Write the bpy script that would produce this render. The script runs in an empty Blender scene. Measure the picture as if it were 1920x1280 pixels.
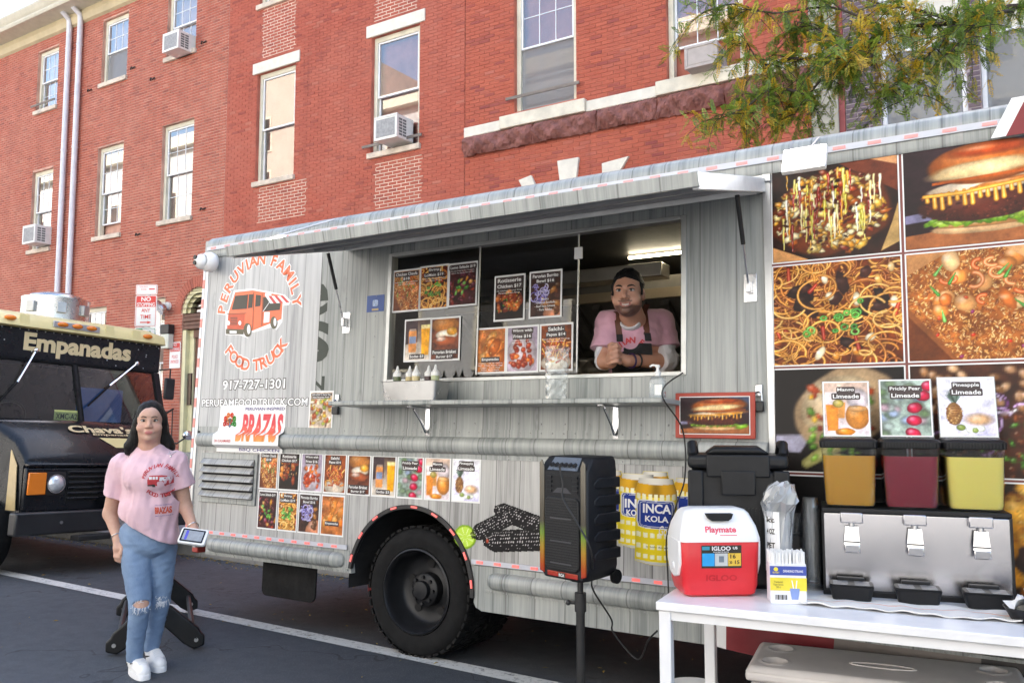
import bpy,bmesh,math,random
import numpy as np
from mathutils import Vector,Matrix
random.seed(7);RNG=np.random.default_rng(11)
PI=math.pi;R=math.radians
scene=bpy.context.scene
col=scene.collection
# ---------------------------------------------------------------- camera
FPX=1600.0;CAM_H=1.52;PITCH=R(4.95);YAW=R(32.5)
cam_d=bpy.data.cameras.new('camera');cam=bpy.data.objects.new('camera',cam_d);col.objects.link(cam)
cam.location=(0,0,CAM_H);cam.rotation_euler=(R(90)+PITCH,0,YAW)
cam_d.sensor_width=36;cam_d.lens=36*FPX/1920;cam_d.clip_start=0.05;cam_d.clip_end=2000
scene.camera=cam
# ---------------------------------------------------------------- sky, sun, exposure
SUN_EL,SUN_AZ=R(40),R(12) # the sun stands behind the brick row: the street lies in open shade
world=bpy.data.worlds.new('World');scene.world=world;world.use_nodes=True
wn=world.node_tree;wn.nodes.clear()
wo=wn.nodes.new('ShaderNodeOutputWorld');wb=wn.nodes.new('ShaderNodeBackground');ws=wn.nodes.new('ShaderNodeTexSky')
ws.sky_type='NISHITA';ws.sun_disc=False;ws.sun_elevation=SUN_EL;ws.sun_rotation=SUN_AZ
ws.air_density=1.2;ws.dust_density=3.0;ws.ozone_density=1.0
wb.inputs['Strength'].default_value=0.15
wn.links.new(ws.outputs[0],wb.inputs[0]);wn.links.new(wb.outputs[0],wo.inputs[0])
sun_d=bpy.data.lights.new('sun','SUN');sun=bpy.data.objects.new('sun',sun_d);col.objects.link(sun)
sun_d.energy=4.5;sun_d.angle=R(0.6);sun_d.color=(1.0,0.965,0.91)
_sd=Vector((math.sin(SUN_AZ)*math.cos(SUN_EL),math.cos(SUN_AZ)*math.cos(SUN_EL),math.sin(SUN_EL)))
sun.rotation_euler=(-_sd).to_track_quat('-Z','Y').to_euler()
scene.view_settings.view_transform='Standard';scene.view_settings.look='None'
scene.view_settings.gamma=1.0;scene.view_settings.use_curve_mapping=False
scene.view_settings.exposure=2.0
scene.render.engine='CYCLES'
scene.cycles.max_bounces=8;scene.cycles.diffuse_bounces=4;scene.cycles.glossy_bounces=4
scene.cycles.transmission_bounces=6;scene.cycles.transparent_max_bounces=48
scene.cycles.use_denoising=True;scene.cycles.sample_clamp_indirect=6.0
scene.cycles.caustics_reflective=False;scene.cycles.caustics_refractive=False

# ---------------------------------------------------------------- measuring: photograph pixel -> point on a real plane
_fw=np.array([-math.sin(YAW)*math.cos(PITCH),math.cos(YAW)*math.cos(PITCH),math.sin(PITCH)])
_rt=np.array([math.cos(YAW),math.sin(YAW),0.0]);_up=np.cross(_rt,_fw);_C=np.array([0,0,CAM_H])
def ray(px,py):
 d=_fw*FPX+_rt*(px-960)-_up*(py-640);return d/np.linalg.norm(d)
def on_plane(px,py,p0,n):
 d=ray(px,py);n=np.asarray(n,float);t=((np.asarray(p0,float)-_C)@n)/(d@n);return _C+d*t
def gz(px,py,z=0.0):return on_plane(px,py,(0,0,z),(0,0,1))
def gy(px,py,y):return on_plane(px,py,(0,y,0),(0,1,0))
def gx(px,py,x):return on_plane(px,py,(x,0,0),(1,0,0))
LEAN=R(2.7);T_O=np.array([0,4.305,0.0])
T_ey=np.array([0,math.cos(LEAN),-math.sin(LEAN)]);T_ez=np.array([0,math.sin(LEAN),math.cos(LEAN)])
def T(px,py,w=0.0): # photograph pixel -> (along, up) on the truck side, w behind it
 q=on_plane(px,py,T_O+T_ey*w,T_ey)-T_O;return float(q[0]),float(q@T_ez)
def road_z(y): # the road falls to the kerb
 if y<=4.3:return 0.0
 return-(min(y,6.5)-4.3)*math.tan(LEAN)

# ---------------------------------------------------------------- object helpers
def lin(c):
 if isinstance(c,str):
  c=c.lstrip('#');c=tuple(int(c[i:i+2],16)/255 for i in(0,2,4))
 return tuple((v/12.92 if v<=0.04045 else((v+0.055)/1.055)**2.4)for v in c[:3])
def tag(o,label=None,cat=None,group=None,kind=None):
 if label:o['label']=label
 if cat:o['category']=cat
 if group:o['group']=group
 if kind:o['kind']=kind
 return o
def empty(name,loc=(0,0,0),rot=(0,0,0),label=None,cat=None,group=None,parent=None):
 o=bpy.data.objects.new(name,None);col.objects.link(o);o.location=loc;o.rotation_euler=rot
 o.empty_display_size=0.1
 if parent:o.parent=parent
 return tag(o,label,cat,group)
class MB:
 def __init__(s):s.v=[];s.f=[];s.m=[];s.cm=0
 def mi(s,k):s.cm=k;return s
 def add(s,vs,fs):
  n=len(s.v);s.v.extend([tuple(map(float,p))for p in vs]);s.f.extend([tuple(i+n for i in f)for f in fs]);s.m.extend([s.cm]*len(fs));return s
 def quad(s,a,b,c,d):return s.add([a,b,c,d],[(0,1,2,3)])
 def box(s,x0,y0,z0,x1,y1,z1):
  return s.add([(x0,y0,z0),(x1,y0,z0),(x1,y1,z0),(x0,y1,z0),(x0,y0,z1),(x1,y0,z1),(x1,y1,z1),(x0,y1,z1)],
                     [(0,3,2,1),(4,5,6,7),(0,1,5,4),(1,2,6,5),(2,3,7,6),(3,0,4,7)])
 def obox(s,c,ax,ay,az): # oriented box: centre and three half-axes
  c,ax,ay,az=map(np.array,(c,ax,ay,az));vs=[]
  for k in(-1,1):
   for(i,j)in((-1,-1),(1,-1),(1,1),(-1,1)):vs.append(c+ax*i+ay*j+az*k)
  return s.add(vs,[(0,3,2,1),(4,5,6,7),(0,1,5,4),(1,2,6,5),(2,3,7,6),(3,0,4,7)])
 def prism(s,poly,axis,d0,d1): # 2-D polygon extruded along axis 0/1/2
  def P(p,d):
   return{0:(d,p[0],p[1]),1:(p[0],d,p[1]),2:(p[0],p[1],d)}[axis]
  n=len(poly);vs=[P(p,d0)for p in poly]+[P(p,d1)for p in poly]
  fs=[tuple(range(n))[::-1],tuple(range(n,2*n))]+[(i,(i+1)%n,n+(i+1)%n,n+i)for i in range(n)]
  return s.add(vs,fs)
 def loft(s,rings,cap=True,closed=True):
  n=len(rings[0]);vs=[p for r in rings for p in r];fs=[]
  for k in range(len(rings)-1):
   for i in range(n if closed else n-1):
    j=(i+1)%n;fs.append((k*n+i,k*n+j,(k+1)*n+j,(k+1)*n+i))
  if cap:fs.append(tuple(range(n))[::-1]);fs.append(tuple(range((len(rings)-1)*n,len(rings)*n)))
  return s.add(vs,fs)
 def tube(s,path,r,n=8,cap=True):
  path=[np.array(p,float)for p in path];rs=r if hasattr(r,'__len__')else[r]*len(path);rings=[]
  t0=path[1]-path[0];ref=np.array([0,0,1.0])if abs(t0[2])<0.9*np.linalg.norm(t0)else np.array([1.0,0,0])
  for i,p in enumerate(path):
   t=path[min(i+1,len(path)-1)]-path[max(i-1,0)];t=t/(np.linalg.norm(t)+1e-9)
   a=np.cross(t,ref);la=np.linalg.norm(a)
   a=a/la if la>1e-6 else np.array([1.0,0,0]);b=np.cross(t,a);ref=np.cross(a,t)
   rings.append([p+rs[i]*(math.cos(2*PI*k/n)*a+math.sin(2*PI*k/n)*b)for k in range(n)])
  return s.loft(rings,cap)
 def cyl(s,p0,p1,r0,r1=None,n=16,cap=True):return s.tube([p0,p1],[r0,r0 if r1 is None else r1],n,cap)
 def lathe(s,prof,c=(0,0,0),n=20,axis=2,cap=True):
  rings=[]
  for(r,h)in prof:
   ring=[]
   for k in range(n):
    a=2*PI*k/n;x,y=r*math.cos(a),r*math.sin(a)
    ring.append({2:(c[0]+x,c[1]+y,c[2]+h),1:(c[0]+x,c[1]+h,c[2]-y),0:(c[0]+h,c[1]+x,c[2]+y)}[axis])
   rings.append(ring)
  return s.loft(rings,cap)
 def ball(s,c,r,nu=14,nv=9):
  rx,ry,rz=r if hasattr(r,'__len__')else(r,r,r)
  rings=[[(c[0]+rx*math.sin(PI*(j+.02)/(nv-1+.04))*math.cos(2*PI*i/nu),c[1]+ry*math.sin(PI*(j+.02)/(nv-1+.04))*math.sin(2*PI*i/nu),c[2]-rz*math.cos(PI*(j+.02)/(nv-1+.04)))for i in range(nu)]for j in range(nv)]
  return s.loft(rings,True)
 def build(s,name,mat,parent=None,smooth=None,bevel=0,seg=2,loc=None,rot=None,fix=True):
  me=bpy.data.meshes.new(name);me.from_pydata(s.v,[],s.f)
  mats=mat if isinstance(mat,(list,tuple))else[mat]
  for m in mats:me.materials.append(m)
  if len(mats)>1:me.polygons.foreach_set('material_index',s.m)
  if fix:
   bm=bmesh.new();bm.from_mesh(me);bmesh.ops.recalc_face_normals(bm,faces=bm.faces);bm.to_mesh(me);bm.free()
  if smooth is not None:
   me.polygons.foreach_set('use_smooth',[True]*len(me.polygons));me.set_sharp_from_angle(angle=R(smooth))
  o=link(name,me,parent)
  if bevel:
   b=o.modifiers.new('bevel','BEVEL');b.width=bevel;b.segments=seg;b.limit_method='ANGLE';b.angle_limit=R(40)
   if smooth is None:
    me.polygons.foreach_set('use_smooth',[True]*len(me.polygons));me.set_sharp_from_angle(angle=R(35));b.harden_normals=False
  if loc is not None:o.location=loc
  if rot is not None:o.rotation_euler=rot
  return o
def link(name,me,parent=None):
 o=bpy.data.objects.new(name,me);col.objects.link(o)
 if parent:o.parent=parent
 return o
def kids(o):return list(o.children)
def copy_tree(o,parent=None):
 c=o.copy();col.objects.link(c);c.parent=parent
 for ch in list(o.children):copy_tree(ch,c)
 return c
def rrect(x0,y0,x1,y1,r,n=4): # rounded rectangle outline
 out=[]
 for(cx,cy,a0)in((x1-r,y0+r,-90),(x1-r,y1-r,0),(x0+r,y1-r,90),(x0+r,y0+r,180)):
  for k in range(n+1):
   a=R(a0+90*k/n);out.append((cx+r*math.cos(a),cy+r*math.sin(a)))
 return out

# ---------------------------------------------------------------- materials
class NT:
 def __init__(s,name):
  s.m=bpy.data.materials.new(name);s.m.use_nodes=True;s.t=s.m.node_tree;s.t.nodes.clear()
  s.out=s.n('ShaderNodeOutputMaterial');s.b=s.n('ShaderNodeBsdfPrincipled');s.l(s.b.outputs[0],s.out.inputs[0])
 def n(s,t,**kw):
  x=s.t.nodes.new(t)
  for k,v in kw.items():
   if hasattr(x,k):setattr(x,k,v)
  return x
 def l(s,a,b):s.t.links.new(a,b)
 def set(s,**kw):
  for k,v in kw.items():s.b.inputs[k.replace('_',' ')].default_value=v
 def coord(s,which='Object',scale=(1,1,1),loc=(0,0,0)):
  c=s.n('ShaderNodeTexCoord');m=s.n('ShaderNodeMapping');m.inputs['Scale'].default_value=scale;m.inputs['Location'].default_value=loc
  s.l(c.outputs[which],m.inputs[0]);return m.outputs[0]
 def world(s,scale=(1,1,1)):
  c=s.n('ShaderNodeNewGeometry');m=s.n('ShaderNodeMapping');m.inputs['Scale'].default_value=scale
  s.l(c.outputs['Position'],m.inputs[0]);return m.outputs[0]
 def noise(s,vec,scale=5,detail=4,rough=.55,dist=0):
  x=s.n('ShaderNodeTexNoise');x.inputs['Scale'].default_value=scale;x.inputs['Detail'].default_value=detail;x.inputs['Roughness'].default_value=rough;x.inputs['Distortion'].default_value=dist
  if vec is not None:s.l(vec,x.inputs['Vector'])
  return x.outputs['Fac']
 def ramp(s,fac,stops):
  x=s.n('ShaderNodeValToRGB');e=x.color_ramp.elements
  while len(e)<len(stops):e.new(0.5)
  for i,(p,c)in enumerate(stops):
   e[i].position=p;e[i].color=(*c,1)if len(c)==3 else c
  s.l(fac,x.inputs[0]);return x.outputs[0]
 def mix(s,fac,a,b,mode='MIX'):
  x=s.n('ShaderNodeMix');x.data_type='RGBA';x.blend_type=mode
  for sock,v in((x.inputs[0],fac),(x.inputs[6],a),(x.inputs[7],b)):
   if hasattr(v,'is_linked'):s.l(v,sock)
   elif isinstance(v,(tuple,list)):sock.default_value=(*v[:3],1)
   else:sock.default_value=v
  return x.outputs[2]
 def math(s,op,a,b=None,c=None,clamp=False):
  x=s.n('ShaderNodeMath',operation=op);x.use_clamp=clamp
  for i,v in enumerate((a,b,c)):
   if v is None:continue
   if hasattr(v,'is_linked'):s.l(v,x.inputs[i])
   else:x.inputs[i].default_value=v
  return x.outputs[0]
 def bump(s,h,strength=.3,dist=.01):
  x=s.n('ShaderNodeBump');x.inputs['Strength'].default_value=strength;x.inputs['Distance'].default_value=dist
  s.l(h,x.inputs['Height']);s.l(x.outputs[0],s.b.inputs['Normal'])
 def color(s,c):
  if hasattr(c,'is_linked'):s.l(c,s.b.inputs['Base Color'])
  else:s.b.inputs['Base Color'].default_value=(*c[:3],1)
_mats={}
def pm(name,c,rough=.5,metal=0,var=.12,scale=6,bump=0,bscale=60,emit=None,es=0,coat=0,spec=.5,trans=0,ior=1.45,alpha=1,sheen=0):
 """plain material with a little uneven colour and relief"""
 if name in _mats:return _mats[name]
 c=lin(c)if isinstance(c,str)else c
 t=NT(name);vec=t.coord('Object')
 if var:
  f=t.noise(vec,scale,5,.6);d=tuple(max(0,v*(1-var))for v in c);h=tuple(min(1,v*(1+var)+.004)for v in c)
  t.color(t.ramp(f,[(.3,d),(.7,h)]))
  t.l(t.math('MULTIPLY_ADD',t.noise(vec,scale*3,3),.18,max(0.02,rough-.09)),t.b.inputs['Roughness'])
 else:
  t.color(c);t.set(Roughness=rough)
 t.set(Metallic=metal);t.b.inputs['Specular IOR Level'].default_value=spec;t.b.inputs['IOR'].default_value=ior
 t.b.inputs['Coat Weight'].default_value=coat;t.b.inputs['Coat Roughness'].default_value=.06
 t.b.inputs['Transmission Weight'].default_value=trans;t.b.inputs['Alpha'].default_value=alpha
 if sheen:t.b.inputs['Sheen Weight'].default_value=sheen
 if emit:t.b.inputs['Emission Color'].default_value=(*emit,1);t.b.inputs['Emission Strength'].default_value=es
 if bump:t.bump(t.noise(vec,bscale,4),bump,.004)
 _mats[name]=t.m;return t.m
def glass_mat(name,tint=(1,1,1),refl=1.0,rough=.02,ior=1.5,dirt=0.0):
 """thin pane: clear with Fresnel mirror, a little dust"""
 if name in _mats:return _mats[name]
 t=NT(name);t.t.nodes.remove(t.b)
 tr=t.n('ShaderNodeBsdfTransparent');tr.inputs[0].default_value=(*tint,1)
 gl=t.n('ShaderNodeBsdfGlossy');gl.inputs['Roughness'].default_value=rough;gl.inputs[0].default_value=(1,1,1,1)
 fr=t.n('ShaderNodeFresnel');fr.inputs[0].default_value=ior
 mx=t.n('ShaderNodeMixShader');t.l(t.math('MULTIPLY',fr.outputs[0],refl,clamp=True),mx.inputs[0]);t.l(tr.outputs[0],mx.inputs[1]);t.l(gl.outputs[0],mx.inputs[2])
 last=mx
 if dirt:
  df=t.n('ShaderNodeBsdfDiffuse');df.inputs[0].default_value=(.6,.6,.58,1);m2=t.n('ShaderNodeMixShader')
  t.l(t.math('MULTIPLY',t.noise(t.coord('Object'),3,4),dirt),m2.inputs[0]);t.l(mx.outputs[0],m2.inputs[1]);t.l(df.outputs[0],m2.inputs[2]);last=m2
 t.l(last.outputs[0],t.out.inputs[0]);_mats[name]=t.m;return t.m
def print_mat(name,attr='Col',rough=.35,coat=.25,spec=.25):
 if name in _mats:return _mats[name]
 t=NT(name);a=t.n('ShaderNodeAttribute');a.attribute_name=attr;t.color(a.outputs['Color']);t.set(Roughness=rough)
 t.b.inputs['Coat Weight'].default_value=coat;t.b.inputs['Coat Roughness'].default_value=.15;t.b.inputs['Specular IOR Level'].default_value=spec;_mats[name]=t.m;return t.m

# ---------------------------------------------------------------- lettering
_tc={}
def _glyphs(txt,bold=0.0,shear=0.0,spacing=1.0):
 k=(txt,bold,shear,spacing)
 if k in _tc:return _tc[k]
 cu=bpy.data.curves.new('lettering','FONT');cu.body=txt;cu.size=1;cu.offset=bold;cu.shear=shear;cu.space_character=spacing
 cu.align_x='CENTER';cu.resolution_u=3;cu.space_line=.9
 o=bpy.data.objects.new('lettering',cu);col.objects.link(o);bpy.context.view_layer.update()
 me=bpy.data.meshes.new_from_object(o.evaluated_get(bpy.context.evaluated_depsgraph_get()))
 v=np.array([p.co[:2]for p in me.vertices])if len(me.vertices)else np.zeros((1,2));f=[tuple(p.vertices)for p in me.polygons]
 bpy.data.objects.remove(o);bpy.data.curves.remove(cu);bpy.data.meshes.remove(me)
 _tc[k]=(v,f);return _tc[k]
def letter_geo(txt,x0,y0,x1,y1,bold=.012,shear=0,spacing=1.0,keep=False):
 """2-D lettering fitted into a box; keep = keep the letters' own proportions (height rules)"""
 v,f=_glyphs(txt,bold,shear,spacing);lo,hi=v.min(0),v.max(0);d=np.maximum(hi-lo,1e-6)
 sx,sy=(x1-x0)/d[0],(y1-y0)/d[1]
 if keep:sx=min(sx,sy*1.1);sy=min(sy,sx*1.15)
 c=(lo+hi)/2;return(v-c)*(sx,sy)+((x0+x1)/2,(y0+y1)/2),f
def lettering(name,txt,x0,y0,x1,y1,mat,parent,plane=1,depth=0.0,**kw):
 """letters printed on a side plane: plane 1 = on XZ facing -Y at y=depth, 0 = on YZ facing +X, 2 = on XY facing up"""
 v,f=letter_geo(txt,x0,y0,x1,y1,**kw);m=MB()
 P={1:lambda p:(p[0],depth,p[1]),0:lambda p:(depth,p[0],p[1]),2:lambda p:(p[0],p[1],depth)}[plane]
 m.add([P(p)for p in v],f);return m.build(name,mat,parent,fix=False)
# ================================================================ SETTING
def asphalt():
 t=NT('asphalt');v=t.world();big=t.noise(v,.55,5,.6);fine=t.noise(v,160,3,.7);mid=t.noise(v,9,5,.65)
 c=t.ramp(big,[(.3,(.038,.045,.057)),(.7,(.066,.074,.088))]);c=t.mix(t.math('MULTIPLY',mid,.55),c,(.03,.032,.036))
 vor=t.n('ShaderNodeTexVoronoi');vor.inputs['Scale'].default_value=130;t.l(v,vor.inputs['Vector'])
 c=t.mix(t.math('LESS_THAN',vor.outputs['Distance'],.19),c,(.17,.175,.185))
 st=t.noise(v,2.2,4,.7);c=t.mix(t.ramp(st,[(.62,(0,0,0)),(.74,(.6,.6,.6))]),c,(.018,.018,.02))
 ve=t.n('ShaderNodeTexVoronoi');ve.feature='DISTANCE_TO_EDGE';ve.inputs['Scale'].default_value=.55;dv=t.n('ShaderNodeVectorMath',operation='ADD');nz=t.n('ShaderNodeTexNoise');nz.inputs['Scale'].default_value=3;t.l(v,nz.inputs['Vector']);t.l(v,dv.inputs[0]);t.l(nz.outputs['Color'],dv.inputs[1]);t.l(dv.outputs[0],ve.inputs['Vector']);c=t.mix(t.math('MULTIPLY',t.math('LESS_THAN',ve.outputs['Distance'],.006),.7),c,(.012,.012,.013))
 t.color(c);t.l(t.math('MULTIPLY_ADD',mid,.3,.62),t.b.inputs['Roughness']);t.bump(fine,.5,.006);return t.m
def concrete(name,a,b,jx=0):
 t=NT(name);v=t.world();n=t.noise(v,1.6,6,.65);c=t.ramp(n,[(.3,a),(.7,b)])
 c=t.mix(t.ramp(t.noise(v,14,4),[(.55,(0,0,0)),(.75,(.5,.5,.5))]),c,tuple(x*.6 for x in a));t.color(c);t.set(Roughness=.85);t.bump(t.noise(v,90,4),.4,.004);return t.m
M_asphalt=asphalt();M_walk=concrete('sidewalk_concrete',(.26,.25,.235),(.40,.385,.36));M_kerb=concrete('kerb_granite',(.22,.22,.22),(.36,.355,.345))
def sheet(name,xs,prof,mat,kind='structure'):
 m=MB();vs=[];n=len(prof)
 for x in xs:vs+=[(x,y,z)for y,z in prof]
 fs=[(i*n+j,(i+1)*n+j,(i+1)*n+j+1,i*n+j+1)for i in range(len(xs)-1)for j in range(n-1)]
 o=m.add(vs,fs).build(name,mat);tag(o,kind=kind);return o
sheet('road',(-400,-40,-20,0,20,60,400),[(-400,-.03),(-12,-.03),(-4.8,-.03),(0,0),(4.3,0),(6.5,road_z(6.5)),(6.56,road_z(6.5)),(30,-.11),(400,-.11)],M_asphalt)
KZ=road_z(6.5)+.15
m=MB()
for k in range(26):
 x0=-42+k*2.4;m=MB();m.box(x0+.006,6.5,-.3,x0+2.394,6.66,KZ)
 o=m.build('kerb',M_kerb,bevel=.012);tag(o,kind='structure')
# pavement flags, each its own slab where it can be told apart
walk=sheet('sidewalk',(-42,21),[(6.66,KZ-.012),(12.3,KZ-.004)],M_walk)
slab_me=None
for i in range(30):
 for j in range(4):
  x0=-24+i*1.2;y0=6.67+j*1.33
  m=MB();m.box(0,0,-.01,1.188,1.318,.006)
  if slab_me is None:o=m.build('paving_slab',M_walk,walk,bevel=.006);slab_me=o.data
  else:
   o=link('paving_slab',slab_me,walk)
  o.location=(x0,y0,KZ-.004+random.uniform(-.002,.002))
sheet('far_sidewalk',(-60,60),[(-30,.1),(-5.0,.1),(-4.8,.1),(-4.79,-.2)],M_walk)
# worn white lane line
def line_mat():
 t=NT('worn_road_paint');v=t.world();n=t.noise(v,26,6,.75);b=t.noise(v,3,4,.6)
 t.color(t.mix(t.ramp(t.math('ADD',n,t.math('MULTIPLY',b,.35)),[(.70,(0,0,0)),(.84,(1,1,1))]),(.60,.60,.58),(.13,.13,.135)))
 t.set(Roughness=.7);t.bump(t.noise(v,140,3),.4,.003);return t.m
M_line=line_mat()
a,b=gz(0,1070),gz(1000,1277);m=MB();xs=np.linspace(-16,6,45)
for k in range(44):
 def yy(x):return a[1]+(b[1]-a[1])*(x-a[0])/(b[0]-a[0])
 ring=[(xs[k],yy(xs[k])-.075),(xs[k+1],yy(xs[k+1])-.075),(xs[k+1],yy(xs[k+1])+.075),(xs[k],yy(xs[k])+.075)]
 m.quad(*[(p[0],p[1],road_z(p[1])+.004)for p in ring])
tag(m.build('lane_line',M_line),kind='structure')
# fallen leaves along the kerb
m=MB();M_leaf=pm('fallen_leaf',(.38,.26,.05),.8,var=.5,scale=30)
for k in range(1500):
 x=random.uniform(-13,-2);y=6.5-abs(random.gauss(0,.13));z=road_z(y)+.008;r=random.uniform(.008,.024);a0=random.uniform(0,PI)
 if k%9==0:y=random.uniform(2.2,6.5);z=road_z(y)+.007
 c,s=math.cos(a0),math.sin(a0);t_=random.uniform(-.006,.006)
 m.quad((x-c*r,y-s*r,z),(x+s*r*.3,y-c*r*.3,z+.003+abs(t_)),(x+c*r,y+s*r,z+.002),(x-s*r*.3,y+c*r*.3,z+abs(t_)))
tag(m.build('fallen_leaves',M_leaf,fix=False),'scatter of small yellow fallen leaves along the gutter','leaves',kind='stuff')

# ================================================================ BRICK BUILDINGS
BY=12.0;COURSE=.066;BLEN=.208
def brick_mat(name,a,b,dark,pale,stain=.5,rough=.72):
 t=NT(name);g=t.n('ShaderNodeNewGeometry');oi=t.n('ShaderNodeObjectInfo')
 r=t.math('FRACT',t.math('ADD',g.outputs['Random Per Island'],t.math('MULTIPLY',oi.outputs['Random'],7.31)))
 v=t.world();c=t.ramp(r,[(0,dark),(.16,a),(.6,b),(.92,a),(1,pale)])
 n1=t.noise(v,.9,5,.65);c=t.mix(t.ramp(n1,[(.42,(0,0,0)),(.72,(stain,stain,stain))]),c,pale)
 vs=t.world((1.6,1.6,.22));n2=t.noise(vs,1.3,5,.7);c=t.mix(t.ramp(n2,[(.52,(0,0,0)),(.75,(stain*.9,)*3)]),c,dark)
 ns=t.noise(t.world((3.5,3.5,.35)),1.1,5,.75);c=t.mix(t.ramp(ns,[(.58,(0,0,0)),(.78,(.55,.55,.55))]),c,tuple(x*.38 for x in dark));n3=t.noise(v,45,4,.7);c=t.mix(t.ramp(n3,[(.45,(0,0,0)),(.8,(.45,.45,.45))]),c,pale)
 t.color(c);t.set(Roughness=rough);t.bump(t.noise(v,130,4,.7),.5,.004);return t.m
M_bA=brick_mat('red_brick_worn',(.37,.080,.046),(.42,.100,.058),(.23,.046,.032),(.45,.16,.108),.6)
M_bB=brick_mat('red_brick_painted',(.37,.074,.042),(.41,.088,.050),(.25,.046,.032),(.43,.135,.09),.6)
M_bC=brick_mat('red_brick_bright',(.38,.074,.038),(.43,.092,.047),(.23,.040,.036),(.41,.115,.078),.5)
M_bD=brick_mat('purple_brick',(.085,.060,.085),(.115,.075,.100),(.050,.040,.062),(.145,.095,.11),.25,.55)
M_mA=pm('mortar_pale',(.52,.30,.24),.9,var=.35,scale=2.5);M_mB=pm('mortar_red',(.46,.145,.105),.9,var=.3,scale=2)
M_mC=pm('mortar_rose',(.46,.15,.10),.9,var=.3,scale=2);M_mD=pm('mortar_grey',(.36,.30,.31),.9,var=.2)
M_mP=pm('mortar_cream',(.66,.52,.42),.9,var=.25,scale=3)
M_cream=pm('cream_trim_paint',(.66,.62,.50),.55,var=.14,scale=3,bump=.2);M_vinyl=pm('white_window_vinyl',(.80,.81,.84),.35,var=.05)
M_stone=pm('limestone_sill',(.62,.53,.44),.8,var=.22,scale=5,bump=.4);M_stone_w=pm('pale_lintel_stone',(.72,.68,.60),.75,var=.1,bump=.3)
M_pane=glass_mat('window_glass',(.88,.93,.94),4.2,.01,1.52,.05)
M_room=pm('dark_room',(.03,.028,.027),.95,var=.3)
M_blind=pm('blind_white',(.66,.66,.65),.8,var=.1,scale=2);M_blind_p=pm('blind_pinkish',(.74,.62,.60),.8,var=.08,scale=2);M_screen=pm('insect_screen',(.30,.30,.31),.9,var=.12,scale=2);M_curtain=pm('curtain_tan',(.55,.40,.30),.9,var=.2,scale=5)
def cut(iv,holes):
 out=[iv]
 for(a,b)in holes:
  nx=[]
  for(p,q)in out:
   if b<=p or a>=q:nx.append((p,q));continue
   if a>p:nx.append((p,a))
   if b<q:nx.append((b,q))
  out=nx
 return out
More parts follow.
